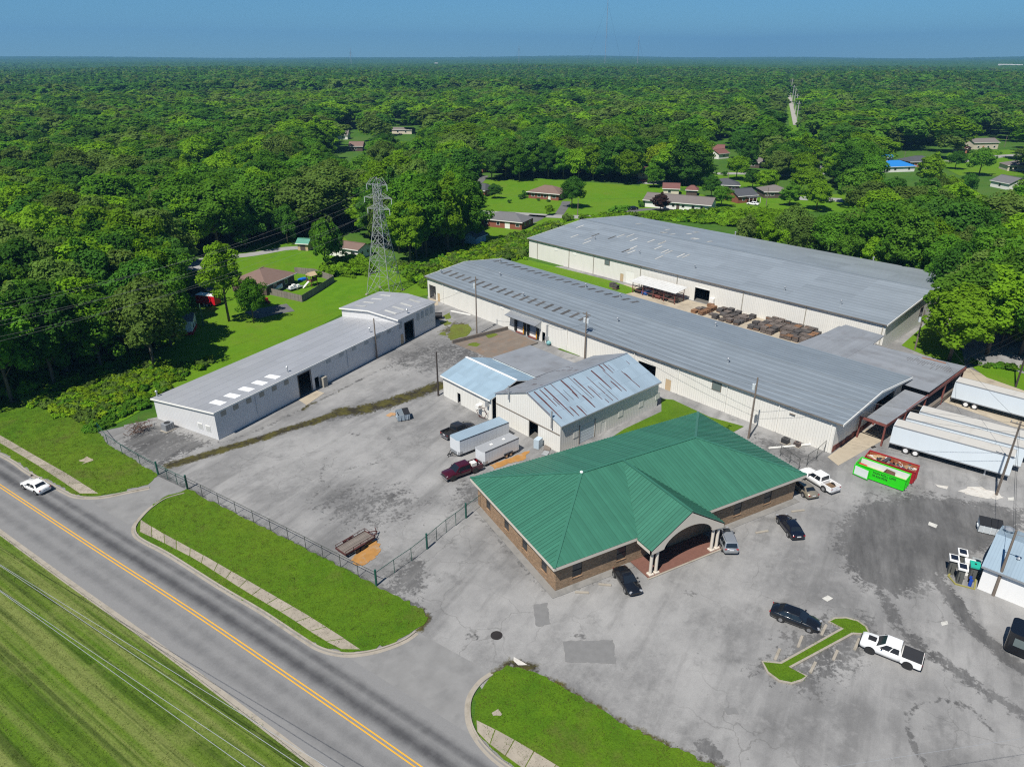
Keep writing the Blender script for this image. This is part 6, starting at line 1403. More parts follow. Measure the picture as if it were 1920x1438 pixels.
HB = lambda n, c, v=.15: mat(n, c, .85, var=v, scale=1.2)
M_HRED = HB('red_brick_house', (.22,.075,.045)); M_HORG = HB('orange_brick_house', (.30,.12,.06)); M_HBRN = HB('dark_brick_house', (.085,.06,.05)); M_HWHT = HB('white_house_siding', (.68,.67,.64), .05); M_HCRM = HB('cream_house_siding', (.52,.46,.37), .06)
M_RGRY = HB('grey_shingles', (.125,.125,.13)); M_RDRK = HB('dark_shingles', (.065,.068,.075)); M_RBRN = HB('brown_shingles', (.16,.105,.085)); M_RTAU = HB('taupe_shingles', (.15,.13,.12)); M_RRED = HB('red_brown_shingles', (.15,.065,.055)); M_RBLU = mat('blue_tarp_roof', (.02,.18,.50), .5, var=.1); M_RGRN = mat('green_shed_roof', (.08,.25,.18), .5)
def house(label, a, b, D, H, wm, rm, kind='hip', rise=1.9, wins=(), doors=(), chim=None, porch=None, name='house', cat='house', ov=.5, endwin=True):
    A, B = at(*a), at(*b); d = B-A; L = d.length
    r = thing(name, label, cat, (A.x,A.y,0), math.atan2(d.y,d.x))
    MB().box(0,L,0,D,0,H).build('wall', wm, r)
    e = [(-ov,-ov,H),(L+ov,-ov,H),(L+ov,D+ov,H),(-ov,D+ov,H)]
    if kind == 'hip':
        i = min(D/2+ov, L/2-.2); rr = [(-ov+i,D/2,H+rise),(L+ov-i,D/2,H+rise)]
        mb = MB(); mb._add(e+rr, [(0,1,5,4),(1,2,5),(2,3,4,5),(3,0,4),(3,2,1,0)]); rf = mb.build('roof', rm, r)
        MB().bar(rr[0],rr[1],.3,.12).build('ridge_cap', rm, rf)
    else:
        rf = MB().extr([(-ov,-ov,H-.05),(-ov,D/2,H+rise),(-ov,D+ov,H-.05),(-ov,D+ov,H-.2),(-ov,D/2,H+rise-.18),(-ov,-ov,H-.2)], (L+2*ov,0,0)).build('roof', rm, r)
        for x in (0,L-.1): MB().extr([(x,0,H),(x,D/2,H+rise-.2),(x,D,H)], (.1,0,0)).build('gable', wm, r)
        MB().box(-ov,L+ov,D/2-.2,D/2+.2,H+rise-.04,H+rise+.06).build('ridge_cap', rm, rf)
    MB().box(-ov-.03,L+ov+.03,-ov-.06,-ov,H-.22,H+.02).build('fascia', M_TRIM, r)
    for u, w_ in wins:
        f = MB().box(u*L-w_/2,u*L+w_/2,-.06,0,.95,2.2).build('window', M_TRIM, r); MB().box(u*L-w_/2+.1,u*L+w_/2-.1,-.08,-.06,1.05,2.1).build('pane', M_WIN, f)
    for u, w_, m_ in doors: MB().box(u*L-w_/2,u*L+w_/2,-.07,0,.1,2.15).build('door', m_, r)
    if endwin:
        for y in (D*.3,D*.7):
            f = MB().box(L,L+.06,y-.5,y+.5,1.0,2.1).build('window', M_TRIM, r); MB().box(L+.06,L+.08,y-.4,y+.4,1.1,2.0).build('pane', M_WIN, f)
    if chim: MB().box(chim*L-.5,chim*L+.5,D/2-.4,D/2+.4,H,H+rise+.9).build('chimney', M_HRED, rf)
    if porch:
        u0, u1 = porch; MB().box(u0*L,u1*L,-2.4,-.55,2.3,2.45).build('porch_roof', rm, r)
        for u in np.linspace(u0,u1,4): MB().box(u*L-.08,u*L+.08,-2.35,-2.2,0,2.3).build('porch_post', M_TRIM, r)
    return r
W3 = [(.12,1.3),(.32,1.5),(.8,1.4)]
house('dark brick house with a brown hip roof inside the board fence', (501,555), (553,532), 10.5, 2.8, M_HBRN, M_RBRN, 'hip', 2.4, [(.3,1.2),(.7,1.2)], ov=.6)
house('white mobile home with brown roof left of the lattice tower', (612,478), (672,487), 6.5, 2.9, M_HWHT, M_RBRN, 'gable', 1.2, [(.15,1.4),(.55,1.2),(.85,1.6)], [(.35,1,M_TRIM)])
house('small timber shed with a green roof among the trees', (559,470), (578,471), 3.2, 2.3, M_TANDOOR, M_RGRN, 'gable', 1.2, (), [(.5,1.6,M_HBRN)], name='garden_shed', cat='shed', endwin=False)
mh_ = house('white mobile home with a red base hidden under the left trees', (205,640), (362,628), 5.5, 3.1, M_HWHT, M_RGRY, 'gable', .9, [(.2,1.2),(.5,1.4),(.8,1.2)], [(.4,.9,M_TRIM)])
MB().box(-.05,at(205,640).x*0+ (at(362,628)-at(205,640)).length+.05,-.04,5.55,.0,.75).build('skirting', mat('red_skirting',(.35,.01,.02),.6), mh_)
house('red brick ranch house with grey hip roof and white double door', (903,424), (978,432), 9.5, 2.7, M_HRED, M_RGRY, 'hip', 2.0, [(.12,1.4),(.42,1.2),(.9,1.4)], [(.65,1.9,M_HWHT)])
house('small pale blue shed near the brick ranch house', (893,459), (911,452), 4.5, 2.2, mat('pale_blue_shed',(.36,.50,.55),.6), M_RDRK, 'gable', 1.6, (), [(.5,1.2,M_TRIM)], name='garden_shed', cat='shed', endwin=False)
house('brick ranch house with brown hip roof on the bright lawn', (991,372), (1047,377), 10, 2.8, M_HRED, M_RBRN, 'hip', 2.3, [(.15,1.6),(.35,1.6),(.55,1.4),(.85,1.8)], [(.7,1.1,M_TRIM)], ov=.8)
house('brick house with dark roof half hidden left of the bright lawn', (888,368), (909,370), 9, 2.7, M_HRED, M_RDRK, 'hip', 2.2, [(.5,1.2)])
house('brick house with pale grey hip roof behind the tall trees', (872,322), (905,325), 10, 2.8, M_HORG, M_RGRY, 'hip', 2.2, W3)
house('brick house with dark roof farthest up the side street', (865,300), (892,302), 10, 2.8, M_HORG, M_RDRK, 'hip', 2.2, W3)
pl = at(874,276); tag(MB().cyl((pl.x,pl.y,0),(pl.x,pl.y,2.2),5.5,20).cyl((pl.x,pl.y,2.2),(pl.x,pl.y,2.25),5.2,20).build('swimming_pool', mat('pool_blue',(.02,.28,.42),.3)), 'round bright blue pool among the far trees', 'pool')
house('white gabled house far behind the left trees', (634,262), (652,262), 10, 3, M_HWHT, M_RTAU, 'gable', 3, [(.5,1.5)])
house('brown roofed house below the white gabled far house', (655,284), (680,284), 9, 3, M_HBRN, M_RBRN, 'gable', 2.5, [(.5,1.5)])
house('long pale low house far up the cleared street', (735,251), (772,252), 8, 3, M_HCRM, M_RTAU, 'gable', 1.5, [(.3,1.5),(.7,1.5)])
house('long white ranch house with taupe roof and dark shrub in front', (1208,388), (1330,399), 10, 2.8, M_HWHT, M_RTAU, 'gable', 2.1, [(.32,1.6),(.45,1.2),(.6,1.3),(.75,1.3),(.88,1.2)], [(.52,1.2,M_HBRN)], ov=.7)
house('tan brick garage with dark gable behind the white ranch house', (1243,366), (1272,367), 8, 2.8, M_HCRM, M_RRED, 'gable', 1.8, [(.4,1.4)])
house('little brown roofed outbuilding behind the white ranch house', (1286,367), (1306,368), 6, 2.4, M_HBRN, M_RRED, 'hip', 1.6, endwin=False)
house('house with a long red-brown roof above the yellow tree', (1326,290), (1356,291), 9, 3, M_HCRM, M_RRED, 'gable', 2.6, W3)
house('white gabled wing right of the red-brown roof', (1347,299), (1366,297), 8, 3, M_HWHT, M_RRED, 'gable', 2, [(.5,1.3)])
house('grey roofed house with carport above the pale tree', (1402,315), (1433,316), 9, 2.7, M_HBRN, M_RTAU, 'gable', 2.2, W3)
house('house with carport partly hidden by the yellow tree', (1196,336), (1216,336), 8, 3.2, M_HCRM, M_RRED, 'gable', 2.0, [(.5,1.2)])
house('pale house sliver left of the yellow green tree', (1200,309), (1212,309), 8, 3.2, M_HCRM, M_RTAU, 'gable', 2.0)
house('dark grey hip roofed house behind the porch house', (1332,358), (1385,360), 10, 2.7, M_HBRN, M_RDRK, 'hip', 2.2, W3)
house('brick house with blue-grey roof and white porch posts', (1383,382), (1418,379), 9, 2.9, M_HRED, M_RDRK, 'gable', 2.2, [(.3,1.3)], porch=(.4,1.0))
house('dark roofed house right of the pale tree', (1432,372), (1480,372), 10, 2.7, M_HBRN, M_RTAU, 'hip', 2.0, W3)
house('brown roofed brick house with a chimney near the corridor', (1517,300), (1552,299), 9, 3, M_HORG, M_RRED, 'gable', 2.4, W3, chim=.5)
house('white gable end below the chimney house', (1538,329), (1557,327), 7, 3, M_HWHT, M_RGRY, 'gable', 2.0, [(.5,1.3)])
house('white house with a bright blue roof', (1660,324), (1714,322), 11, 2.8, M_HWHT, M_RBLU, 'hip', 2.4, W3)
house('small annex with a bright blue roof behind the blue roofed house', (1656,306), (1674,305), 6, 2.8, M_HCRM, M_RBLU, 'gable', 1.5, [(.5,1.2)])
house('brick house with dark grey hip roof right of the blue roof', (1705,314), (1755,313), 11, 2.8, M_HORG, M_RDRK, 'hip', 2.4, W3)
house('split level white and brick house at the upper right', (1824,281), (1870,280), 10, 4.2, M_HCRM, M_RTAU, 'gable', 2.2, [(.2,1.5),(.6,1.6),(.85,1.6)], [(.4,1.2,M_HORG)])
house('small brown roofed house left of the split level house', (1786,286), (1812,288), 8, 2.8, M_HORG, M_RRED, 'hip', 2.0, W3)
house('grey roofed house at the right, above the near trees', (1856,350), (1890,357), 10, 2.8, M_HWHT, M_RGRY, 'gable', 2.4, [(.5,1.3)])
house('low dull roofed house cut by the right edge', (1888,321), (1932,322), 10, 2.8, M_HCRM, M_RTAU, 'hip', 2.0, W3)
# cars at the houses
car('sedan', 'dark saloon in the drive of the white ranch house', 'car', (1197,393), (1173,395), C_BLACK)
car('suv', 'black four wheel drive parked in the wooded yard at left', 'car', (386,549), (352,552), C_BLACK, 'suv', L=5.0)
car('sedan', 'white car beside the porch house', 'car', (1420,386), (1403,384), C_WHITE)
car('sedan', 'white car parked in front of the dark grey hip roof at right', 'car', (1748,318), (1728,318), C_WHITE); car('sedan', 'red car under the carport near the yellow tree', 'car', (1210,341), (1199,341), paint('red_car_paint',(.35,.02,.02)))
# back yard things
c = at(392,572); rt = thing('box_trailer', 'bright red box trailer with white roof behind the lone tree', 'trailer', (c.x,c.y,0), math.atan2(*(at(418,574)-at(375,570)).yx))
MB().box(-2.6,2.6,-1.1,1.1,.5,2.6).build('body', mat('bright_red_skin',(.50,.008,.016),.4), rt); MB().box(-2.62,2.62,-1.12,1.12,2.6,2.68).build('roof', M_TRIM, rt)
for x in (-.4,.4):
    for s in (-1,1): wheel(rt, x, s*1.1, .35, .22, M_RIMW)
c = at(493,571); tr = thing('tractor', 'small red tractor on the dark gravel by the board fence', 'tractor', (c.x,c.y,.03), .3); M_TRED = mat('tractor_red',(.28,.015,.02),.5)
MB().box(-.2,1.4,-.35,.35,.7,1.35).build('bonnet', M_TRED, tr); MB().box(-.9,-.2,-.5,.5,.8,1.15).build('seat_deck', M_TRED, tr); MB().box(-.8,-.45,-.25,.25,1.15,1.6).build('seat', M_PLAST, tr); MB().bar((-.1,0,1.3),(-.3,0,1.75),.05).build('steering_post', M_PLAST, tr); MB().bar((-.9,-.5,1.1),(-.9,-.5,2.3),.07).bar((-.9,.5,1.1),(-.9,.5,2.3),.07).bar((-.9,-.5,2.3),(-.9,.5,2.3),.07).build('roll_bar', M_PLAST, tr)
for s in (-1,1): wheel(tr, -.6, s*.75, .7, .35, M_TRED); wheel(tr, 1.2, s*.6, .4, .22, M_TRED)
c = at(586,536); ps = thing('play_set', 'wooden climbing frame with slide in the fenced back yard', 'play set', (c.x,c.y,.02), .4); M_PW = mat('red_brown_timber',(.13,.05,.03),.8)
for x in (-.9,.9):
    for y in (-.9,.9): MB().box(x-.07,x+.07,y-.07,y+.07,0,2.9).build('post', M_PW, ps)
MB().box(-1,1,-1,1,1.35,1.45).build('platform', M_PW, ps); MB().extr([(-1.1,-1.1,2.9),(-1.1,0,3.7),(-1.1,1.1,2.9)], (2.2,0,0)).build('roof', M_TANDOOR, ps); MB().box(-1,1,-1,-.95,1.45,2.1).box(.95,1,-1,1,1.45,2.1).build('guard_panel', M_PW, ps); MB().bar((-1,0,1.4),(-3,0,.1),.6,.06).build('slide', M_TRIM, ps)
c = at(568,526); tag(MB().obox((c.x,c.y,.3),(2.2,1.4,.5),.4).obox((c.x,c.y,.6),(1.2,1.1,.15),.4).build('blue_pool', mat('blue_toy',(.01,.12,.5),.4)), 'blue plastic paddling pool beside the climbing frame', 'pool')
c = at(516,546); bt_ = thing('covered_boat', 'white covered boat in the fenced back yard', 'boat', (c.x,c.y,.02), .35); MB().loft([[Vector((x,y*w_,z)) for y, z in ((-1,.9),(-.8,.4),(0,.3),(.8,.4),(1,.9),(.5,1.4),(0,1.55),(-.5,1.4))] for x, w_ in ((-2.2,.75),(-1,.95),(.5,.95),(1.6,.6),(2.3,.12))]).build('hull', M_TRIM, bt_); wheel(bt_,-.6,.8,.3,.18); wheel(bt_,-.6,-.8,.3,.18)
c = at(532,533); tag(MB().obox((c.x,c.y,.65),(2.6,1.6,1.3),.35).obox((c.x,c.y,1.35),(2.75,1.75,.1),.35).build('storage_box', mat('grey_storage_box',(.28,.29,.29),.6)), 'grey storage box beside the dark brick house', 'box')
c = at(553,543); ft = thing('flat_trailer', 'flat trailer loaded with white goods in the fenced yard', 'trailer', (c.x,c.y,.02), .45); MB().box(-2,2,-.9,.9,.5,.6).build('deck', M_GALV, ft); wheel(ft,0,1,.3,.18); wheel(ft,0,-1,.3,.18); MB().bar((2,0,.5),(3.1,0,.5),.1).build('hitch', M_GALV, ft)
for k, (x, y, z) in enumerate(((-1.2,0,.5),(-.1,.2,.7),(.9,-.2,.45))): 
    o = tag(MB().box(x-.4,x+.4,y-.4,y+.4,.61,.61+z).box(x-.36,x+.36,y-.36,y+.36,.61+z,.66+z).build('white_appliance', M_TRIM), ['white appliance at the rear of the flat trailer','tallest white appliance on the flat trailer','white appliance at the front of the flat trailer'][k], 'appliance'); o.location = ft.location; o.rotation_euler = ft.rotation_euler
c = at(477,564); tag(MB().obox((c.x,c.y,.5),(2.0,1.2,1.0),.4).obox((c.x,c.y,1.05),(1.6,.9,.2),.4).build('green_tarp_heap', mat('green_tarp',(.02,.20,.10),.6)), 'green sheeted heap beside the red tractor', 'heap')
c = at(822,598); tk = tag(MB().cyl((c.x-.8,c.y+.5,.75),(c.x+.9,c.y-.2,.75),.72,18).build('black_tank', M_PLAST), 'black drum tank at the far end of the pale shed', 'tank')
# ================================================================ vegetation
def leaf_mat(name, a, b, c):
    t = NT(name); p = t.coord('obj'); oi = t.node('ShaderNodeObjectInfo'); rnd = oi.outputs['Random']
    n = t.noise(p, .45, 3, .6); col = t.mix(t.ramp(n, [(.3,0.0),(.7,1.0)]), a, b)
    col = t.mix(t.math('MULTIPLY', rnd, .75), col, c)
    v = t.math('MULTIPLY_ADD', t.math('FRACT', t.math('MULTIPLY', rnd, 7.31)), .60, .90); col = t.mix(1.0, col, v, 'MULTIPLY')
    d = t.node('ShaderNodeBsdfDiffuse'); tr = t.node('ShaderNodeBsdfTranslucent'); mx = t.node('ShaderNodeMixShader'); mx.inputs[0].default_value = .45
    t.L(col, d.inputs[0]); t.L(t.mix(1.0, col, (1.25,1.15,.55), 'MULTIPLY'), tr.inputs[0]); t.L(d.outputs[0], mx.inputs[1]); t.L(tr.outputs[0], mx.inputs[2]); t.L(mx.outputs[0], t.out.inputs[0]); t.n.remove(t.b)
    return t.m
LEAF = {'mid': leaf_mat('leaf_mid', (.056,.160,.014), (.092,.225,.016), (.088,.180,.020)), 'dark': leaf_mat('leaf_dark', (.038,.118,.016), (.060,.160,.018), (.055,.128,.020)),
        'bright': leaf_mat('leaf_bright', (.11,.235,.012), (.165,.31,.014), (.13,.235,.015)), 'olive': leaf_mat('leaf_olive', (.095,.155,.032), (.125,.19,.038), (.09,.165,.028)), 'yellow': leaf_mat('leaf_yellow', (.17,.27,.012), (.22,.31,.02), (.15,.26,.015)), 'purple': leaf_mat('leaf_purple', (.05,.025,.025), (.075,.04,.035), (.04,.025,.02))}
M_BARK = mat('bark', (.11,.09,.07), .95, var=.3, scale=3)
def crown_mesh(name, seed, nl, nleaf, rx, rz, zc, leaf, low=-.45, conic=0.0):
    g = np.random.default_rng(seed)
    d = g.normal(size=(nl,3)); d /= np.linalg.norm(d,axis=1)[:,None]; d[:,2] = np.where(d[:,2] < low, -d[:,2]*.6, d[:,2])
    k = g.uniform(.5,.97,nl)[:,None]; ctr = d*k*np.array([rx,rx,rz])*g.uniform(.78,1.08,nl)[:,None]; lr = g.uniform(.13,.30,nl)*rx
    if conic: ctr[:,:2] *= (1-conic*np.clip(ctr[:,2:3]/rz,0,1))
    which = g.choice(nl, nleaf, p=(lr**2)/np.sum(lr**2))
    e = g.normal(size=(nleaf,3)); e /= np.linalg.norm(e,axis=1)[:,None]
    e += .55*d[which]; e /= np.linalg.norm(e,axis=1)[:,None]
    pos = ctr[which]+e*(lr[which]*g.uniform(.72,1.08,nleaf))[:,None]; pos[:,2] *= .92
    env = g.random(nleaf) < .20                            # some leaves follow the crown's outline and close the gaps
    q = g.normal(size=(nleaf,3)); q /= np.linalg.norm(q,axis=1)[:,None]; q[:,2] = np.where(q[:,2] < low, -q[:,2], q[:,2]); qp = q*np.array([rx,rx,rz])*g.uniform(.55,.80,nleaf)[:,None]
    if conic: qp[:,:2] *= (1-conic*np.clip(qp[:,2:3]/rz,0,1))
    pos = np.where(env[:,None], qp, pos); e = np.where(env[:,None], q, e)
    az = np.arctan2(pos[:,1],pos[:,0]); ph = g.uniform(0,6.28,4); wob = 1+.17*np.sin(2*az+ph[0]+pos[:,2]*.10)+.13*np.sin(3*az+ph[1]-pos[:,2]*.22)+.10*np.sin(5*az+ph[2]+pos[:,2]*.5)
    pos[:,:2] *= wob[:,None]; pos[:,2] *= 1+.10*np.sin(az+ph[3])
    n = e+g.normal(size=(nleaf,3))*.42+np.array([-.15,-.08,.40]); n /= np.linalg.norm(n,axis=1)[:,None]
    r = g.normal(size=(nleaf,3)); a = np.cross(n,r); a /= np.linalg.norm(a,axis=1)[:,None]; b = np.cross(n,a)
    s = leaf*g.uniform(.6,1.35,nleaf)[:,None]
    v = np.stack([pos-a*s-b*s*.55, pos+a*s*.4-b*s*.7, pos+a*s+b*s*.5, pos-a*s*.3+b*s*.75], 1).reshape(-1,3); v[:,2] += zc
    me = bpy.data.meshes.new(name); me.vertices.add(len(v)); me.vertices.foreach_set('co', v.ravel())
    me.loops.add(nleaf*4); me.loops.foreach_set('vertex_index', np.arange(nleaf*4)); me.polygons.add(nleaf); me.polygons.foreach_set('loop_start', np.arange(0,nleaf*4,4))
    me.update(calc_edges=True); me.materials.append(LEAF['mid']); return me
def trunk_mesh(name, seed, h, r):
    g = random.Random(seed); mb = MB(); mb.tube([(0,0,-.1),(.1,.05,h*.4),(-.1,.1,h*.75)], r, 8, r*.55)
    for k in range(6):
        a = k*1.05+g.random(); z = h*(.35+.07*k); L = g.uniform(2.2,3.6); mb.tube([(0,0,z),(L*.5*math.cos(a),L*.5*math.sin(a),z+1.3),(L*math.cos(a),L*math.sin(a),z+2.6)], r*.42, 5, r*.12)
    me = mb.mesh(name, True); me.materials.append(M_BARK); return me
# unit trees are 20 m tall
CROWNS = [crown_mesh('crown', 100+i, nl, 12000, rx, rz, zc, .28, low=-.75, conic=cc) for i, (nl, rx, rz, zc, cc) in enumerate(((90,5.8,8.8,10.8,.2),(84,6.6,8.0,11.4,.05),(80,5.0,9.4,10.4,.4),(95,7.0,7.4,12.0,.0),(90,5.8,9.0,10.6,.3)))]
TRUNKS = [trunk_mesh('trunk', 5+i, 13, .32) for i in range(3)]
def setmat(o, m): o.material_slots[0].link = 'OBJECT'; o.material_slots[0].material = m
def tree(x, y, h, wid, sp, label, group=None, name='tree', z=0):
    i = random.randrange(5); r = thing(name, label, 'tree', (x,y,z), random.uniform(0,6.28), group); s = h/20.0
    r.scale = (s*wid, s*wid, s)
    link('trunk', random.choice(TRUNKS), r); c = link('crown', CROWNS[i], r); setmat(c, LEAF[sp]); return r
random.seed(31)
# ---- named trees that stand out
def T(px, py, h, wid, sp, label, **kw): p = at(px, py); return tree(p.x, p.y, h, wid, sp, label, **kw)
lt = T(430,603,19.5,.95,'bright','lone spreading tree in front of the red trailer'); lc = [c for c in lt.children if c.name.startswith('crown')][0]; lc.location.z = 4.2; lc.scale = (.86,.86,.80); T(476,606,11,.9,'mid','shorter dark tree just right of the lone spreading tree')
T(612,505,16,.8,'mid','tree in front of the white mobile home'); T(634,500,13,.55,'dark','slender tree beside the white mobile home'); T(540,458,14,.9,'dark','tree left of the green roofed shed')
T(1072,391,13,1.15,'dark','round tree by the drive of the brown roofed ranch house'); T(1030,404,4.5,1.4,'bright','small conical young tree at the street corner', name='young_tree')
T(928,373,7,1.3,'dark','dark low tree on the bright lawn left of the ranch house'); T(1238,396,7.5,1.6,'purple','dark purple tree in front of the white ranch house')
T(1234,332,17,1.15,'yellow','yellow green tree above the white ranch house'); T(1300,335,20,1.3,'bright','pale green tree in front of the far lattice tower'); T(1436,362,11,1.6,'bright','pale rounded tree between the porch house and the dark roof')
T(1779,677,17,1.35,'bright','bright green tree at the corner of the linking roof'); T(1800,655,19,1.3,'mid','big tree overlapping the rear warehouse corner'); T(1850,665,20,1.3,'bright','tall bright tree right of the warehouse corner tree')
T(1890,645,21,1.2,'mid','tall tree by the right edge above the grass'); T(1930,670,20,1.2,'mid','tree cut by the right edge above the grass'); T(1830,610,20,1.2,'olive','olive tree behind the warehouse corner tree'); T(1780,590,18,1.1,'dark','dark tree touching the rear warehouse gable')
for k, (px, py, h, sp) in enumerate(((770,492,21,'bright'),(800,482,24,'mid'),(840,474,25,'bright'),(868,462,23,'mid'),(770,462,24,'mid'),(815,450,25,'dark'),(850,440,25,'mid'),(745,440,23,'dark'),(782,425,24,'olive'),(835,412,24,'dark'),(875,420,22,'dark'))):
    T(px,py,h,1.05,sp,'leafy tree in the dense clump right of the lattice tower', group='tree clump right of the tower')
for k, px in enumerate((922,948,974,1000,1028,1056,1084,1112,1140)):
    T(px, 337+random.uniform(-3,4), random.uniform(16,20), 1.25, random.choice(['dark','mid','mid','dark','bright']), '%s tree from the left in the row behind the bright lawn' % ORD[k], group='tree row behind the bright lawn')
# row behind the rear warehouse
for k in range(13):
    q = Matrix.Translation(W2O) @ Matrix.Rotation(W2A,4,'Z') @ Vector((40+k*6.2, 53+random.uniform(-1.5,4), 0)); tree(q.x, q.y, random.uniform(10,15)+k*.3, 1.25, random.choice(['mid','bright','mid','dark','olive']), 'tree in the row right behind the rear warehouse roof', 'trees behind the rear warehouse')
for px, py, h, wd, sp, lab in ((1285,348,17,1.3,'dark','broad dark tree behind the white ranch house'),(1262,345,15,1.2,'dark','dark tree left of the broad dark one behind the ranch house'),(1400,323,17,1.2,'dark','tall dark tree left of the grey roofed carport house'),(1468,333,16,1.3,'mid','rounded tree right of the grey roofed carport house'),(1503,345,15,1.4,'bright','bright tree right of the dark roofed house'),(1352,388,9,1.4,'mid','low tree in front of the porch house'),(1333,372,10,1.2,'dark','dark tree at the right end of the white ranch house'),(1480,386,10,1.6,'mid','tree between the houses and the rear warehouse'),(1530,395,13,1.5,'bright','bright tree right above the rear warehouse roof'),(1590,350,15,1.4,'mid','tree below the chimney house'),(1625,360,17,1.4,'mid','tall tree left of the blue roofed house'),(1740,350,16,1.5,'bright','bright tree below the dark grey hip roof'),(1790,318,10,1.5,'dark','dark tree left of the curving right street'),(1312,312,18,1.3,'mid','tall tree left of the red-brown roof'),(1385,300,17,1.2,'dark','dark tree right of the white gabled wing'),(1450,318,15,1.3,'mid','tree above the dark roofed house'),(1560,345,15,1.4,'bright','bright tree below the white gable end'),(1250,318,18,1.1,'bright','bright tree right of the yellow green tree'),(1172,338,18,1.3,'dark','dark tree at the right end of the bright lawn'),(1225,352,11,1.3,'mid','tree left of the tan brick garage'),(1318,345,14,1.3,'mid','rounded tree above the white ranch house roof'),(1410,355,9,1.4,'dark','low dark tree above the porch house'),(1380,338,12,1.4,'bright','bright tree above the dark grey hip roof'),(1835,330,14,1.4,'mid','rounded tree below the curving right street')):
    T(px, py, h, wd, sp, lab)
# ---- woods: jittered grid, thinned where houses, lawns and streets show
def ip(p, poly):
    r = False; n = len(poly)
    for i in range(n):
        (x0,y0), (x1,y1) = poly[i], poly[(i+1)%n]
        if (y0 > p[1]) != (y1 > p[1]) and p[0] < (x1-x0)*(p[1]-y0)/(y1-y0)+x0: r = not r
    return r
SITE = P2([(-500,900),(0,772),(75,757),(150,735),(215,712),(300,692),(380,640),(380,560),(340,545),(365,505),(470,470),(545,455),(600,445),(700,470),(745,500),(880,455),(880,395),(870,335),(1060,332),(1200,350),(1390,370),(1490,400)])+[(156,195),(182,95),(150,77),(152,62),(200,20),(230,-60),(-60,-60),(-200,160)]
CLEAR = [[(0,768),(75,752),(200,722),(300,690),(372,645),(362,590),(335,560),(345,505),(375,480),(480,500),(488,486),(545,466),(557,445),(580,445),(612,468),(690,448),(745,492),(800,508),(885,455),(905,405),(990,430),(0,1400)],
 [(868,262),(892,262),(912,335),(985,342),(1060,342),(1190,348),(1245,352),(1335,358),(1340,400),(1200,410),(905,405),(892,350)],
 [(1192,284),(1220,284),(1232,345),(1195,346)],[(1322,262),(1370,262),(1372,298),(1325,296)],[(1396,290),(1438,290),(1440,330),(1345,335),(1340,318)],[(1512,272),(1560,275),(1562,332),(1510,302)],[(1650,284),(1760,282),(1762,318),(1655,326)],
 [(1780,272),(1875,252),(1925,280),(1925,322),(1790,302)],[(1850,318),(1897,312),(1897,360),(1855,352)],[(1372,340),(1490,338),(1490,376),(1400,388)],[(1470,150),(1482,142),(1499,190),(1500,258),(1480,258)],[(628,245),(690,245),(690,286),(628,286)],[(730,236),(778,236),(778,255),(730,255)],[(1495,365),(1600,365),(1600,386),(1495,386)],[(1240,352),(1335,352),(1345,405),(1205,400)]]
CD = []
for c in CLEAR: CD.append(min(math.hypot(*at(x,y)[:2]) for x, y in c if y < 700))
CD[0] = 178
def allowed(x, y, h, cr):
    if ip((x,y), SITE): return False
    d = math.hypot(x, y)
    pts = [pix(x,y,z) for z in (0,h*.3,h*.6,h*.85,h)]
    f = FPX/math.hypot(d, CAMH)*cr*.75; pts += [(pts[k][0]+s*f,pts[k][1]) for k in (1,2,3) for s in (-1,1)]
    for c, cdist in zip(CLEAR, CD):
        base = ip(pts[0], c)
        if base: return False
        if c is CLEAR[10] and any(ip(p, c) for p in pts[1:]): return False
        if d < cdist-4 and any(ip(p, c) for p in pts[1:]): return False
        if d < cdist+40 and any(ip(p, c) for p in pts[1:2]) : return False
    return True
cand = []; g = random.Random(77)
def vis(x, y, m=520):
    X = x*_c-y*_s; Y = x*_s+y*_c
    return Y > 30 and -m < CX+FPX*X/(Y*math.cos(PITCH)+CAMH*math.sin(PITCH)) < 1920+m
step = 7.6
d_ = lambda x, y: math.hypot(x, y)
for i in range(-90, 130):
    for j in range(4, 150):
        u, vv_ = i*step+(j%2)*step/2+g.uniform(-2.4,2.4), j*step*.9+g.uniform(-2.4,2.4)
        x, y = u*_c+vv_*_s, -u*_s+vv_*_c; d = math.hypot(x,y)
        if d_(x,y) > 230 and g.random() < (.42 if d_(x,y) < 380 else .62): continue
        h = g.uniform(15,23) if g.random() < .8 else g.uniform(10,15); sp = g.choice(['mid','mid','mid','dark','dark','olive','olive','bright','bright']); wd = g.uniform(.9,1.25) if d < 230 else g.uniform(1.15,1.75) if d < 380 else g.uniform(1.4,2.2)
        if d > 1000 or not vis(x,y): continue
        if vv_ > 235 and g.random() < .06: continue
        if allowed(x, y, h, 6.6*h/20*wd): cand.append((d, x, y, h, wd, sp))
cand.sort(); seen = [c for c in cand if -40 < pix(c[1],c[2],c[3]*.6)[0] < 1960]; near = seen[:250]; nk = set(near); rest = [c for c in cand if c not in nk]
for d, x, y, h, wd, sp in near:
    px = pix(x,y,h*.6)[0]
    lk_ = {'mid':'mid green','dark':'dark green','olive':'dull olive','bright':'bright lime green'}[sp]+(' tall' if h > 20 else ' low' if h < 15 else '')
    lab, grp = (('leafy tree in the dense wood at the left','wood at the left') if px < 700 else ('leafy tree in the wood along the right side, beyond the warehouses','wood at the right') if px > 1300 else ('leafy tree among the houses beyond the warehouses','trees among the houses'))
    tree(x, y, h, wd, sp, lab.replace('leafy', lk_), grp)
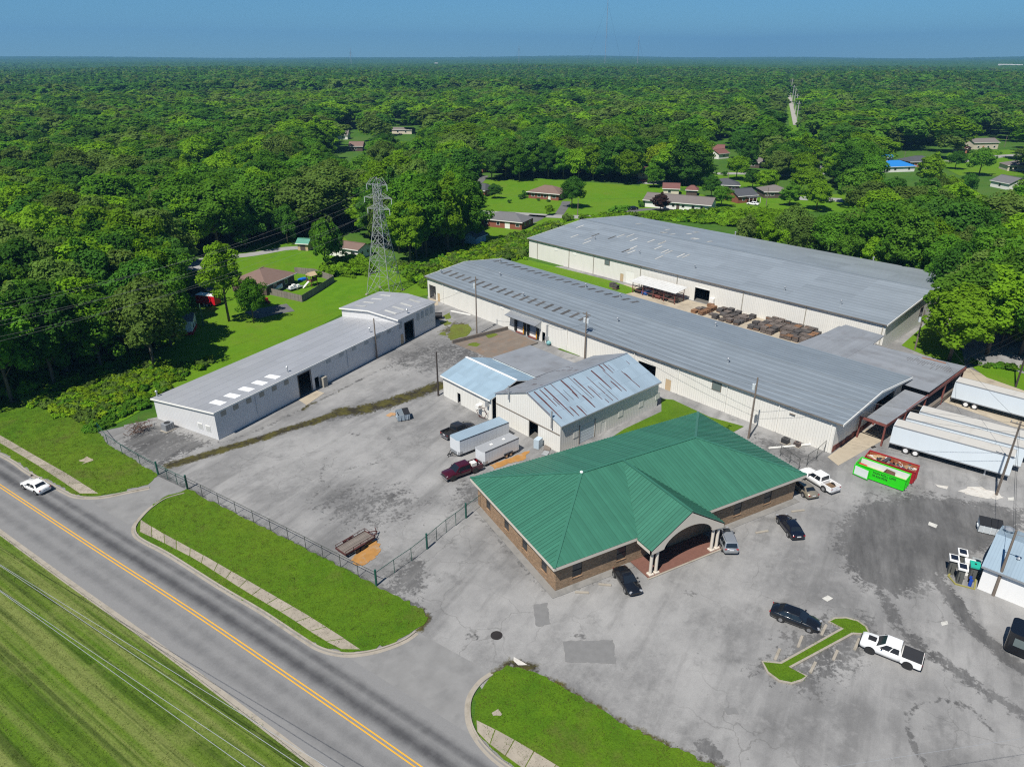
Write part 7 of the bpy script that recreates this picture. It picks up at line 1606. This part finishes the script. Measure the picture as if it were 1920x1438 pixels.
# ---- the rest of the wood as one mass
def scatter(name, label, cat, pts, protos, kind='stuff'):
    """pts: rows (x, y, z, rz, sx, sz, index) set out as instances of the prototypes"""
    col = bpy.data.collections.new(name+'_parts')
    for k, o in enumerate(protos): col.objects.link(o)
    me = bpy.data.meshes.new(name); a = np.array(pts, 'f'); me.vertices.add(len(a)); me.vertices.foreach_set('co', a[:,:3].ravel())
    me.attributes.new('rot','FLOAT_VECTOR','POINT').data.foreach_set('vector', np.stack([a[:,3]*0,a[:,3]*0,a[:,3]],1).ravel().astype('f'))
    me.attributes.new('scl','FLOAT_VECTOR','POINT').data.foreach_set('vector', np.stack([a[:,4],a[:,4],a[:,5]],1).ravel().astype('f'))
    me.attributes.new('idx','INT','POINT').data.foreach_set('value', a[:,6].astype('i'))
    o = link(name, me); ng = bpy.data.node_groups.new(name,'GeometryNodeTree'); ng.interface.new_socket('Geometry',in_out='INPUT',socket_type='NodeSocketGeometry'); ng.interface.new_socket('Geometry',in_out='OUTPUT',socket_type='NodeSocketGeometry')
    N = ng.nodes.new; gi, go, ip_, ci = N('NodeGroupInput'), N('NodeGroupOutput'), N('GeometryNodeInstanceOnPoints'), N('GeometryNodeCollectionInfo')
    ci.inputs['Collection'].default_value = col; ci.inputs['Separate Children'].default_value = True; ci.inputs['Reset Children'].default_value = True; ip_.inputs['Pick Instance'].default_value = True
    def attr(n, ty): q = N('GeometryNodeInputNamedAttribute'); q.data_type = ty; q.inputs[0].default_value = n; return q.outputs[0]
    Lk = ng.links.new; Lk(gi.outputs[0], ip_.inputs['Points']); Lk(ci.outputs[0], ip_.inputs['Instance']); Lk(attr('idx','INT'), ip_.inputs['Instance Index']); Lk(attr('scl','FLOAT_VECTOR'), ip_.inputs['Scale'])
    er = N('FunctionNodeEulerToRotation'); Lk(attr('rot','FLOAT_VECTOR'), er.inputs[0]); Lk(er.outputs[0], ip_.inputs['Rotation']); Lk(ip_.outputs[0], go.inputs[0])
    md = o.modifiers.new('scatter','NODES'); md.node_group = ng; return tag(o, label, cat, kind=kind)
SPN = ['mid','dark','olive','bright']
def protos(prefix, meshes):
    out = []
    for s in SPN:
        for k, m_ in enumerate(meshes):
            me = m_.copy(); me.materials.clear(); me.materials.append(LEAF[s]); out.append(bpy.data.objects.new('%s_%02d' % (prefix, len(out)), me))
    return out
LOWC = [crown_mesh('low_crown', 300+i, 42, 2200, 6.4, 7.8, 11.8, .55) for i in range(3)]; FARC = []
for i in range(3):
    FARC.append(crown_mesh('far_crown', 330+i, 26, 600, 6.6, 7.2, 12.4, 1.15))
PN, PM, PF = protos('n', CROWNS[:3]), protos('m', LOWC), protos('f', FARC)
def row(x, y, h, wd, si, nm): return (x, y, 0, g.uniform(0,6.28), h/20*wd, h/20, si*nm+g.randrange(nm))
SW = [0,0,1,1,1,1,2,2]
r1 = [row(x,y,h,wd,SPN.index(sp),3) for d,x,y,h,wd,sp in rest if d < 480]; r2 = [row(x,y,h,wd,SPN.index(sp),3) for d,x,y,h,wd,sp in rest if d >= 480]
def gap(x, y, d):
    # the cleared corridor and thin spots run on into the far wood
    px, py = pix(x,y,0)
    return any(ip(pix(x,y,z), CLEAR[10]) for z in (0,10,18))
r3 = []
stp = 13.0
for j in range(int(980/stp), int(2700/stp)):
    d = j*stp; nn = int(1.76*d/stp)
    for i in range(nn):
        a = -.88+1.76*(i+g.random())/nn; dd = d+g.uniform(-4,4)
        if dd < 1000: continue
        u, vv_ = dd*math.sin(a), dd*math.cos(a); x, y = u*_c+vv_*_s, -u*_s+vv_*_c
        if gap(x,y,dd): continue
        h = g.uniform(14,26)+ (3*math.sin(x*.006)+3*math.sin(y*.009)); r3.append(row(x,y,h,g.uniform(1.25,1.9),g.choice(SW),3))
scatter('woodland', 'dense green wood behind the houses', 'wood', r1, PN); scatter('far_woodland', 'dense wood in the middle distance', 'wood', r2, PM); scatter('distant_woodland', 'continuous wood far out toward the horizon', 'wood', r3, PF)
# canopy heightfield out to the horizon
nr, na = 150, 760; v = []; gg = np.random.default_rng(4)
rr = 2550*np.exp(np.linspace(0, math.log(10400/2550), nr)); aa = np.linspace(-.98,.98,na)
RRm, AAm = np.meshgrid(rr, aa, indexing='ij'); U_, V_ = RRm*np.sin(AAm), RRm*np.cos(AAm); X_, Y_ = U_*_c+V_*_s, -U_*_s+V_*_c
Zm = 15+gg.uniform(0,9,X_.shape)+4*np.sin(X_*.0021+1)*np.sin(Y_*.0017)+np.clip((RRm-4500)/5900,0,1)**1.2*(26+10*np.sin(AAm*9+1)+6*np.sin(AAm*23)+5*np.sin(RRm*.002))
me = bpy.data.meshes.new('horizon_woodland'); ii, jj = np.meshgrid(np.arange(nr-1), np.arange(na-1), indexing='ij'); k0 = (ii*na+jj).ravel()
me.from_pydata(np.stack([X_.ravel(),Y_.ravel(),Zm.ravel()],1).tolist(), [], np.stack([k0,k0+na,k0+na+1,k0+1],1).tolist())
t = NT('canopy'); t.set(1,0,0); p = t.coord('pos'); nn_ = t.noise(p,.012,5,.7); t.base(t.ramp(nn_, [(.3,(.022,.062,.016)),(.5,(.04,.105,.018)),(.7,(.07,.12,.03))])); t.bump(t.noise(p,.09,4,.7), 9, .9); me.materials.append(t.m)
tag(link('horizon_woodland', me), 'blue hazy wood on the horizon', 'wood', kind='stuff')

# ---- undergrowth, shrubs and grass
BUSH = [crown_mesh('bush', 400+i, 14, 700, 1.1, .8, .55, .15, low=-.1) for i in range(3)]
VINE = [crown_mesh('vine', 420+i, 16, 520, 1.5, .35, .25, .16, low=-.05) for i in range(2)]
def fill(poly_px, spacing, hs, idx, jitter=.9, world=None):
    pl = world or P2(poly_px); xs = [p[0] for p in pl]; ys = [p[1] for p in pl]; out = []
    y = min(ys)
    while y < max(ys):
        x = min(xs)
        while x < max(xs):
            a, b = x+g.uniform(-1,1)*spacing*jitter, y+g.uniform(-1,1)*spacing*jitter
            if ip((a,b), pl): s = g.uniform(*hs); out.append((a,b,0,g.uniform(0,6.28),s*g.uniform(.9,1.3),s,g.choice(idx)))
            x += spacing
        y += spacing
    return out
def bp_(sps, meshes):
    out = []
    for s in sps:
        for m_ in meshes: me = m_.copy(); me.materials.clear(); me.materials.append(LEAF[s]); out.append(bpy.data.objects.new('u_%02d' % len(out), me))
    return out
UP = bp_(['bright','mid','olive','yellow'], BUSH)+bp_(['bright','mid'], VINE)      # 0-2 bright,3-5 mid,6-8 olive,9-11 yellow,12-13,14-15 vines
u = fill([(20,735),(70,725),(180,690),(270,672),(330,690),(285,722),(200,775),(175,800),(110,775),(40,755)], .85, (.45,1.05), [0,1,2,9,10,11,12,13,12,13,14])
u += fill([(230,720),(330,690),(420,665),(300,745),(190,800)], 1.5, (.5,1.0), [0,1,12,13,6])
u += fill([(0,750),(60,735),(90,715),(0,690)], 1.6, (1.0,2.2), [3,4,5,0])
u += fill([(740,500),(800,505),(880,472),(990,440),(1050,425),(1000,460),(985,485),(930,488),(860,505),(800,540),(770,525)], 1.0, (.7,1.8), [0,1,2,3,9,10,12,13])
u += fill([(1000,430),(1060,412),(1200,412),(1250,405),(1110,405)], 1.7, (.6,1.6), [0,1,3,4,12])
u += fill([(1200,412),(1330,398),(1480,398),(1500,440),(1420,432),(1330,420)], 2.0, (.9,2.3), [3,4,5,0,1])
u += fill([(590,520),(640,490),(690,490),(690,515),(640,520)], 1.6, (1.0,2.0), [3,4,0])
u += fill([(1790,690),(1830,680),(1925,690),(1930,700),(1850,690)], 1.8, (.5,1.2), [6,7,0,3])
u += fill([(-60,740),(60,740),(200,690),(330,640),(360,560),(200,560),(-60,620)], 3.2, (.8,2.0), [3,4,5])
u += fill([(150,805),(180,790),(270,750),(283,758),(225,790),(192,812)], 1.0, (.5,.9), [6,7,8])
u += fill([(1330,792),(1395,802),(1372,812),(1330,800)], 1.6, (.2,.5), [0,6]); u += fill([(1075,662),(1100,670),(1085,668)], 1.5, (.2,.5), [0])
scatter('undergrowth', 'bright green vines and low bushes along the wood edge', 'bushes', u, UP)
for px, py, h, w_, sp, lab in ((878,455,2.2,1.6,'mid','round shrub by the pale blue shed'),(977,373,2.2,1.8,'dark','round clipped shrub on the lawn left of the ranch house'),(1010,377,1.2,1.6,'dark','low shrub under the ranch house window, left'),(1028,379,1.2,1.6,'dark','low shrub under the ranch house window, right'),(985,371,3,1.3,'dark','tall shrub at the ranch house corner'),(1203,388,2.5,1.5,'dark','shrub at the left end of the white ranch house'),(1160,401,3.5,2.4,'mid','big shrub by the street behind the rear warehouse'),(955,381,1.5,1.5,'dark','small dark shrub on the middle of the bright lawn'),(1358,330,2.4,1.6,'dark','round shrub on the lawn by the far street')):
    p = at(px,py); r = thing('shrub', lab, 'shrub', (p.x,p.y,0), random.uniform(0,6)); c = link('foliage', BUSH[random.randrange(3)], r); setmat(c, LEAF[sp]); r.scale = (h*.55*w_/1.3,h*.55*w_/1.3,h*.75); MB().cyl((0,0,-.1),(0,0,.5),.06,6).build('stem', M_BARK, r)
# grass tufts on the near lawns
def tuft(seed, n, h, m):
    q = random.Random(seed); mb = MB()
    for k in range(n):
        a = q.random()*6.28; c = Vector((q.gauss(0,.16),q.gauss(0,.16),0)); d = Vector((math.cos(a),math.sin(a),0)); s = Vector((-d.y,d.x,0))*.016; hh = h*q.uniform(.6,1.3)
        mb._add([c-s,c+s,c+d*hh*.5+Vector((0,0,hh))], [(0,1,2)])
    me = mb.mesh('tuft', fix=False); me.materials.append(m); return bpy.data.objects.new('t_%02d' % seed, me)
def blade_mat(n, a, b, dry=(.088,.078,.02), stripe=False):
    t = NT(n); t.set(.8,0,.1); oi = t.node('ShaderNodeObjectInfo'); p = t.coord('pos'); c = t.mix(oi.outputs['Random'], a, b)
    c = t.mix(t.ramp(t.noise(p, .11, 5, .65), [(.44,0.0),(.56,.9)]), c, dry); c = t.mix(t.ramp(t.noise(p, .24, 5, .65), [(.48,0.0),(.62,.85)]), c, [q*.42 for q in a])
    if stripe: c = t.mix(t.ramp(t.noise(p, 1.0, 3, .6, (1/1.5,.012,1,R(27))), [(.44,0.0),(.58,.9)]), c, dry); c = t.mix(t.ramp(t.noise(p, 1.0, 3, .6, (1.13,.015,1,R(27))), [(.5,0.0),(.62,.7)]), c, [q*.45 for q in a])
    t.base(c); return t.m
BL_D = blade_mat('blade_worn',(.058,.066,.014),(.080,.078,.02)); BL = [blade_mat('blade_green',(.058,.135,.005),(.090,.185,.007)), blade_mat('blade_olive',(.085,.125,.012),(.115,.15,.022)), blade_mat('blade_field',(.060,.125,.006),(.092,.170,.009),(.165,.19,.05),True)]
TP_ = [tuft(0,16,.13,BL[0]),tuft(1,16,.11,BL[0]),tuft(2,14,.14,BL[1]),tuft(3,16,.13,BL[2]),tuft(4,16,.12,BL[2]),tuft(5,15,.11,BL_D)]
tl = []
for pl, z, ix in ((L1,.055,[0,0,1,2]),(L2,.055,[0,1,1,2]),(L3,.055,[0,1,0,2])):
    vis_ = [p for p in pl]; pts = fill(None, .52, (.7,1.3), ix, world=vis_)
    worn = lambda a, b: math.sin(a*.33+1.6*math.sin(b*.23))*math.sin(b*.29+1.8*math.sin(a*.19))+g.gauss(0,.2) > .05
    tl += [(a,b,z,c,d,e,(5 if worn(a,b) else f)) for a,b,_,c,d,e,f in pts if -60 < pix(a,b,0)[0] < 1980 and pix(a,b,0)[1] < 1480]
fp = [p for p in ko]+[(ko[-1][0]-120, ko[-1][1]-40), (ko[0][0]-160, ko[0][1]-60)]
tl += [(a,b,.14,c,d,e,f) for a,b,_,c,d,e,f in fill(None, .6, (.7,1.3), [3,4], world=[p for p in P2([(-40,960),(640,1460),(300,1470),(-40,1470)])]) if ip((a,b), fp)]
tl += [(a,b,.13,c,d,e,f) for a,b,_,c,d,e,f in fill(None, .4, (.7,1.2), [0,1], world=ISL)]
scatter('lawn_grass', 'short grass blades on the roadside lawns', 'grass', tl, TP_)
# ================================================================ haze
hz = MB().box(-13000,13000,-13000,13000,-1.5,420).build('haze', bpy.data.materials.new('haze_air'))
hm = hz.data.materials[0]; hm.use_nodes = True; hm.node_tree.nodes.clear(); on = hm.node_tree.nodes.new('ShaderNodeOutputMaterial'); pv = hm.node_tree.nodes.new('ShaderNodeVolumePrincipled')
pv.inputs['Color'].default_value = (.21,.50,.88,1); pv.inputs['Density'].default_value = 1.15e-4; pv.inputs['Anisotropy'].default_value = .1
hm.node_tree.links.new(pv.outputs[0], on.inputs['Volume']); tag(hz, 'thin blue haze filling the distance', 'haze', kind='stuff')
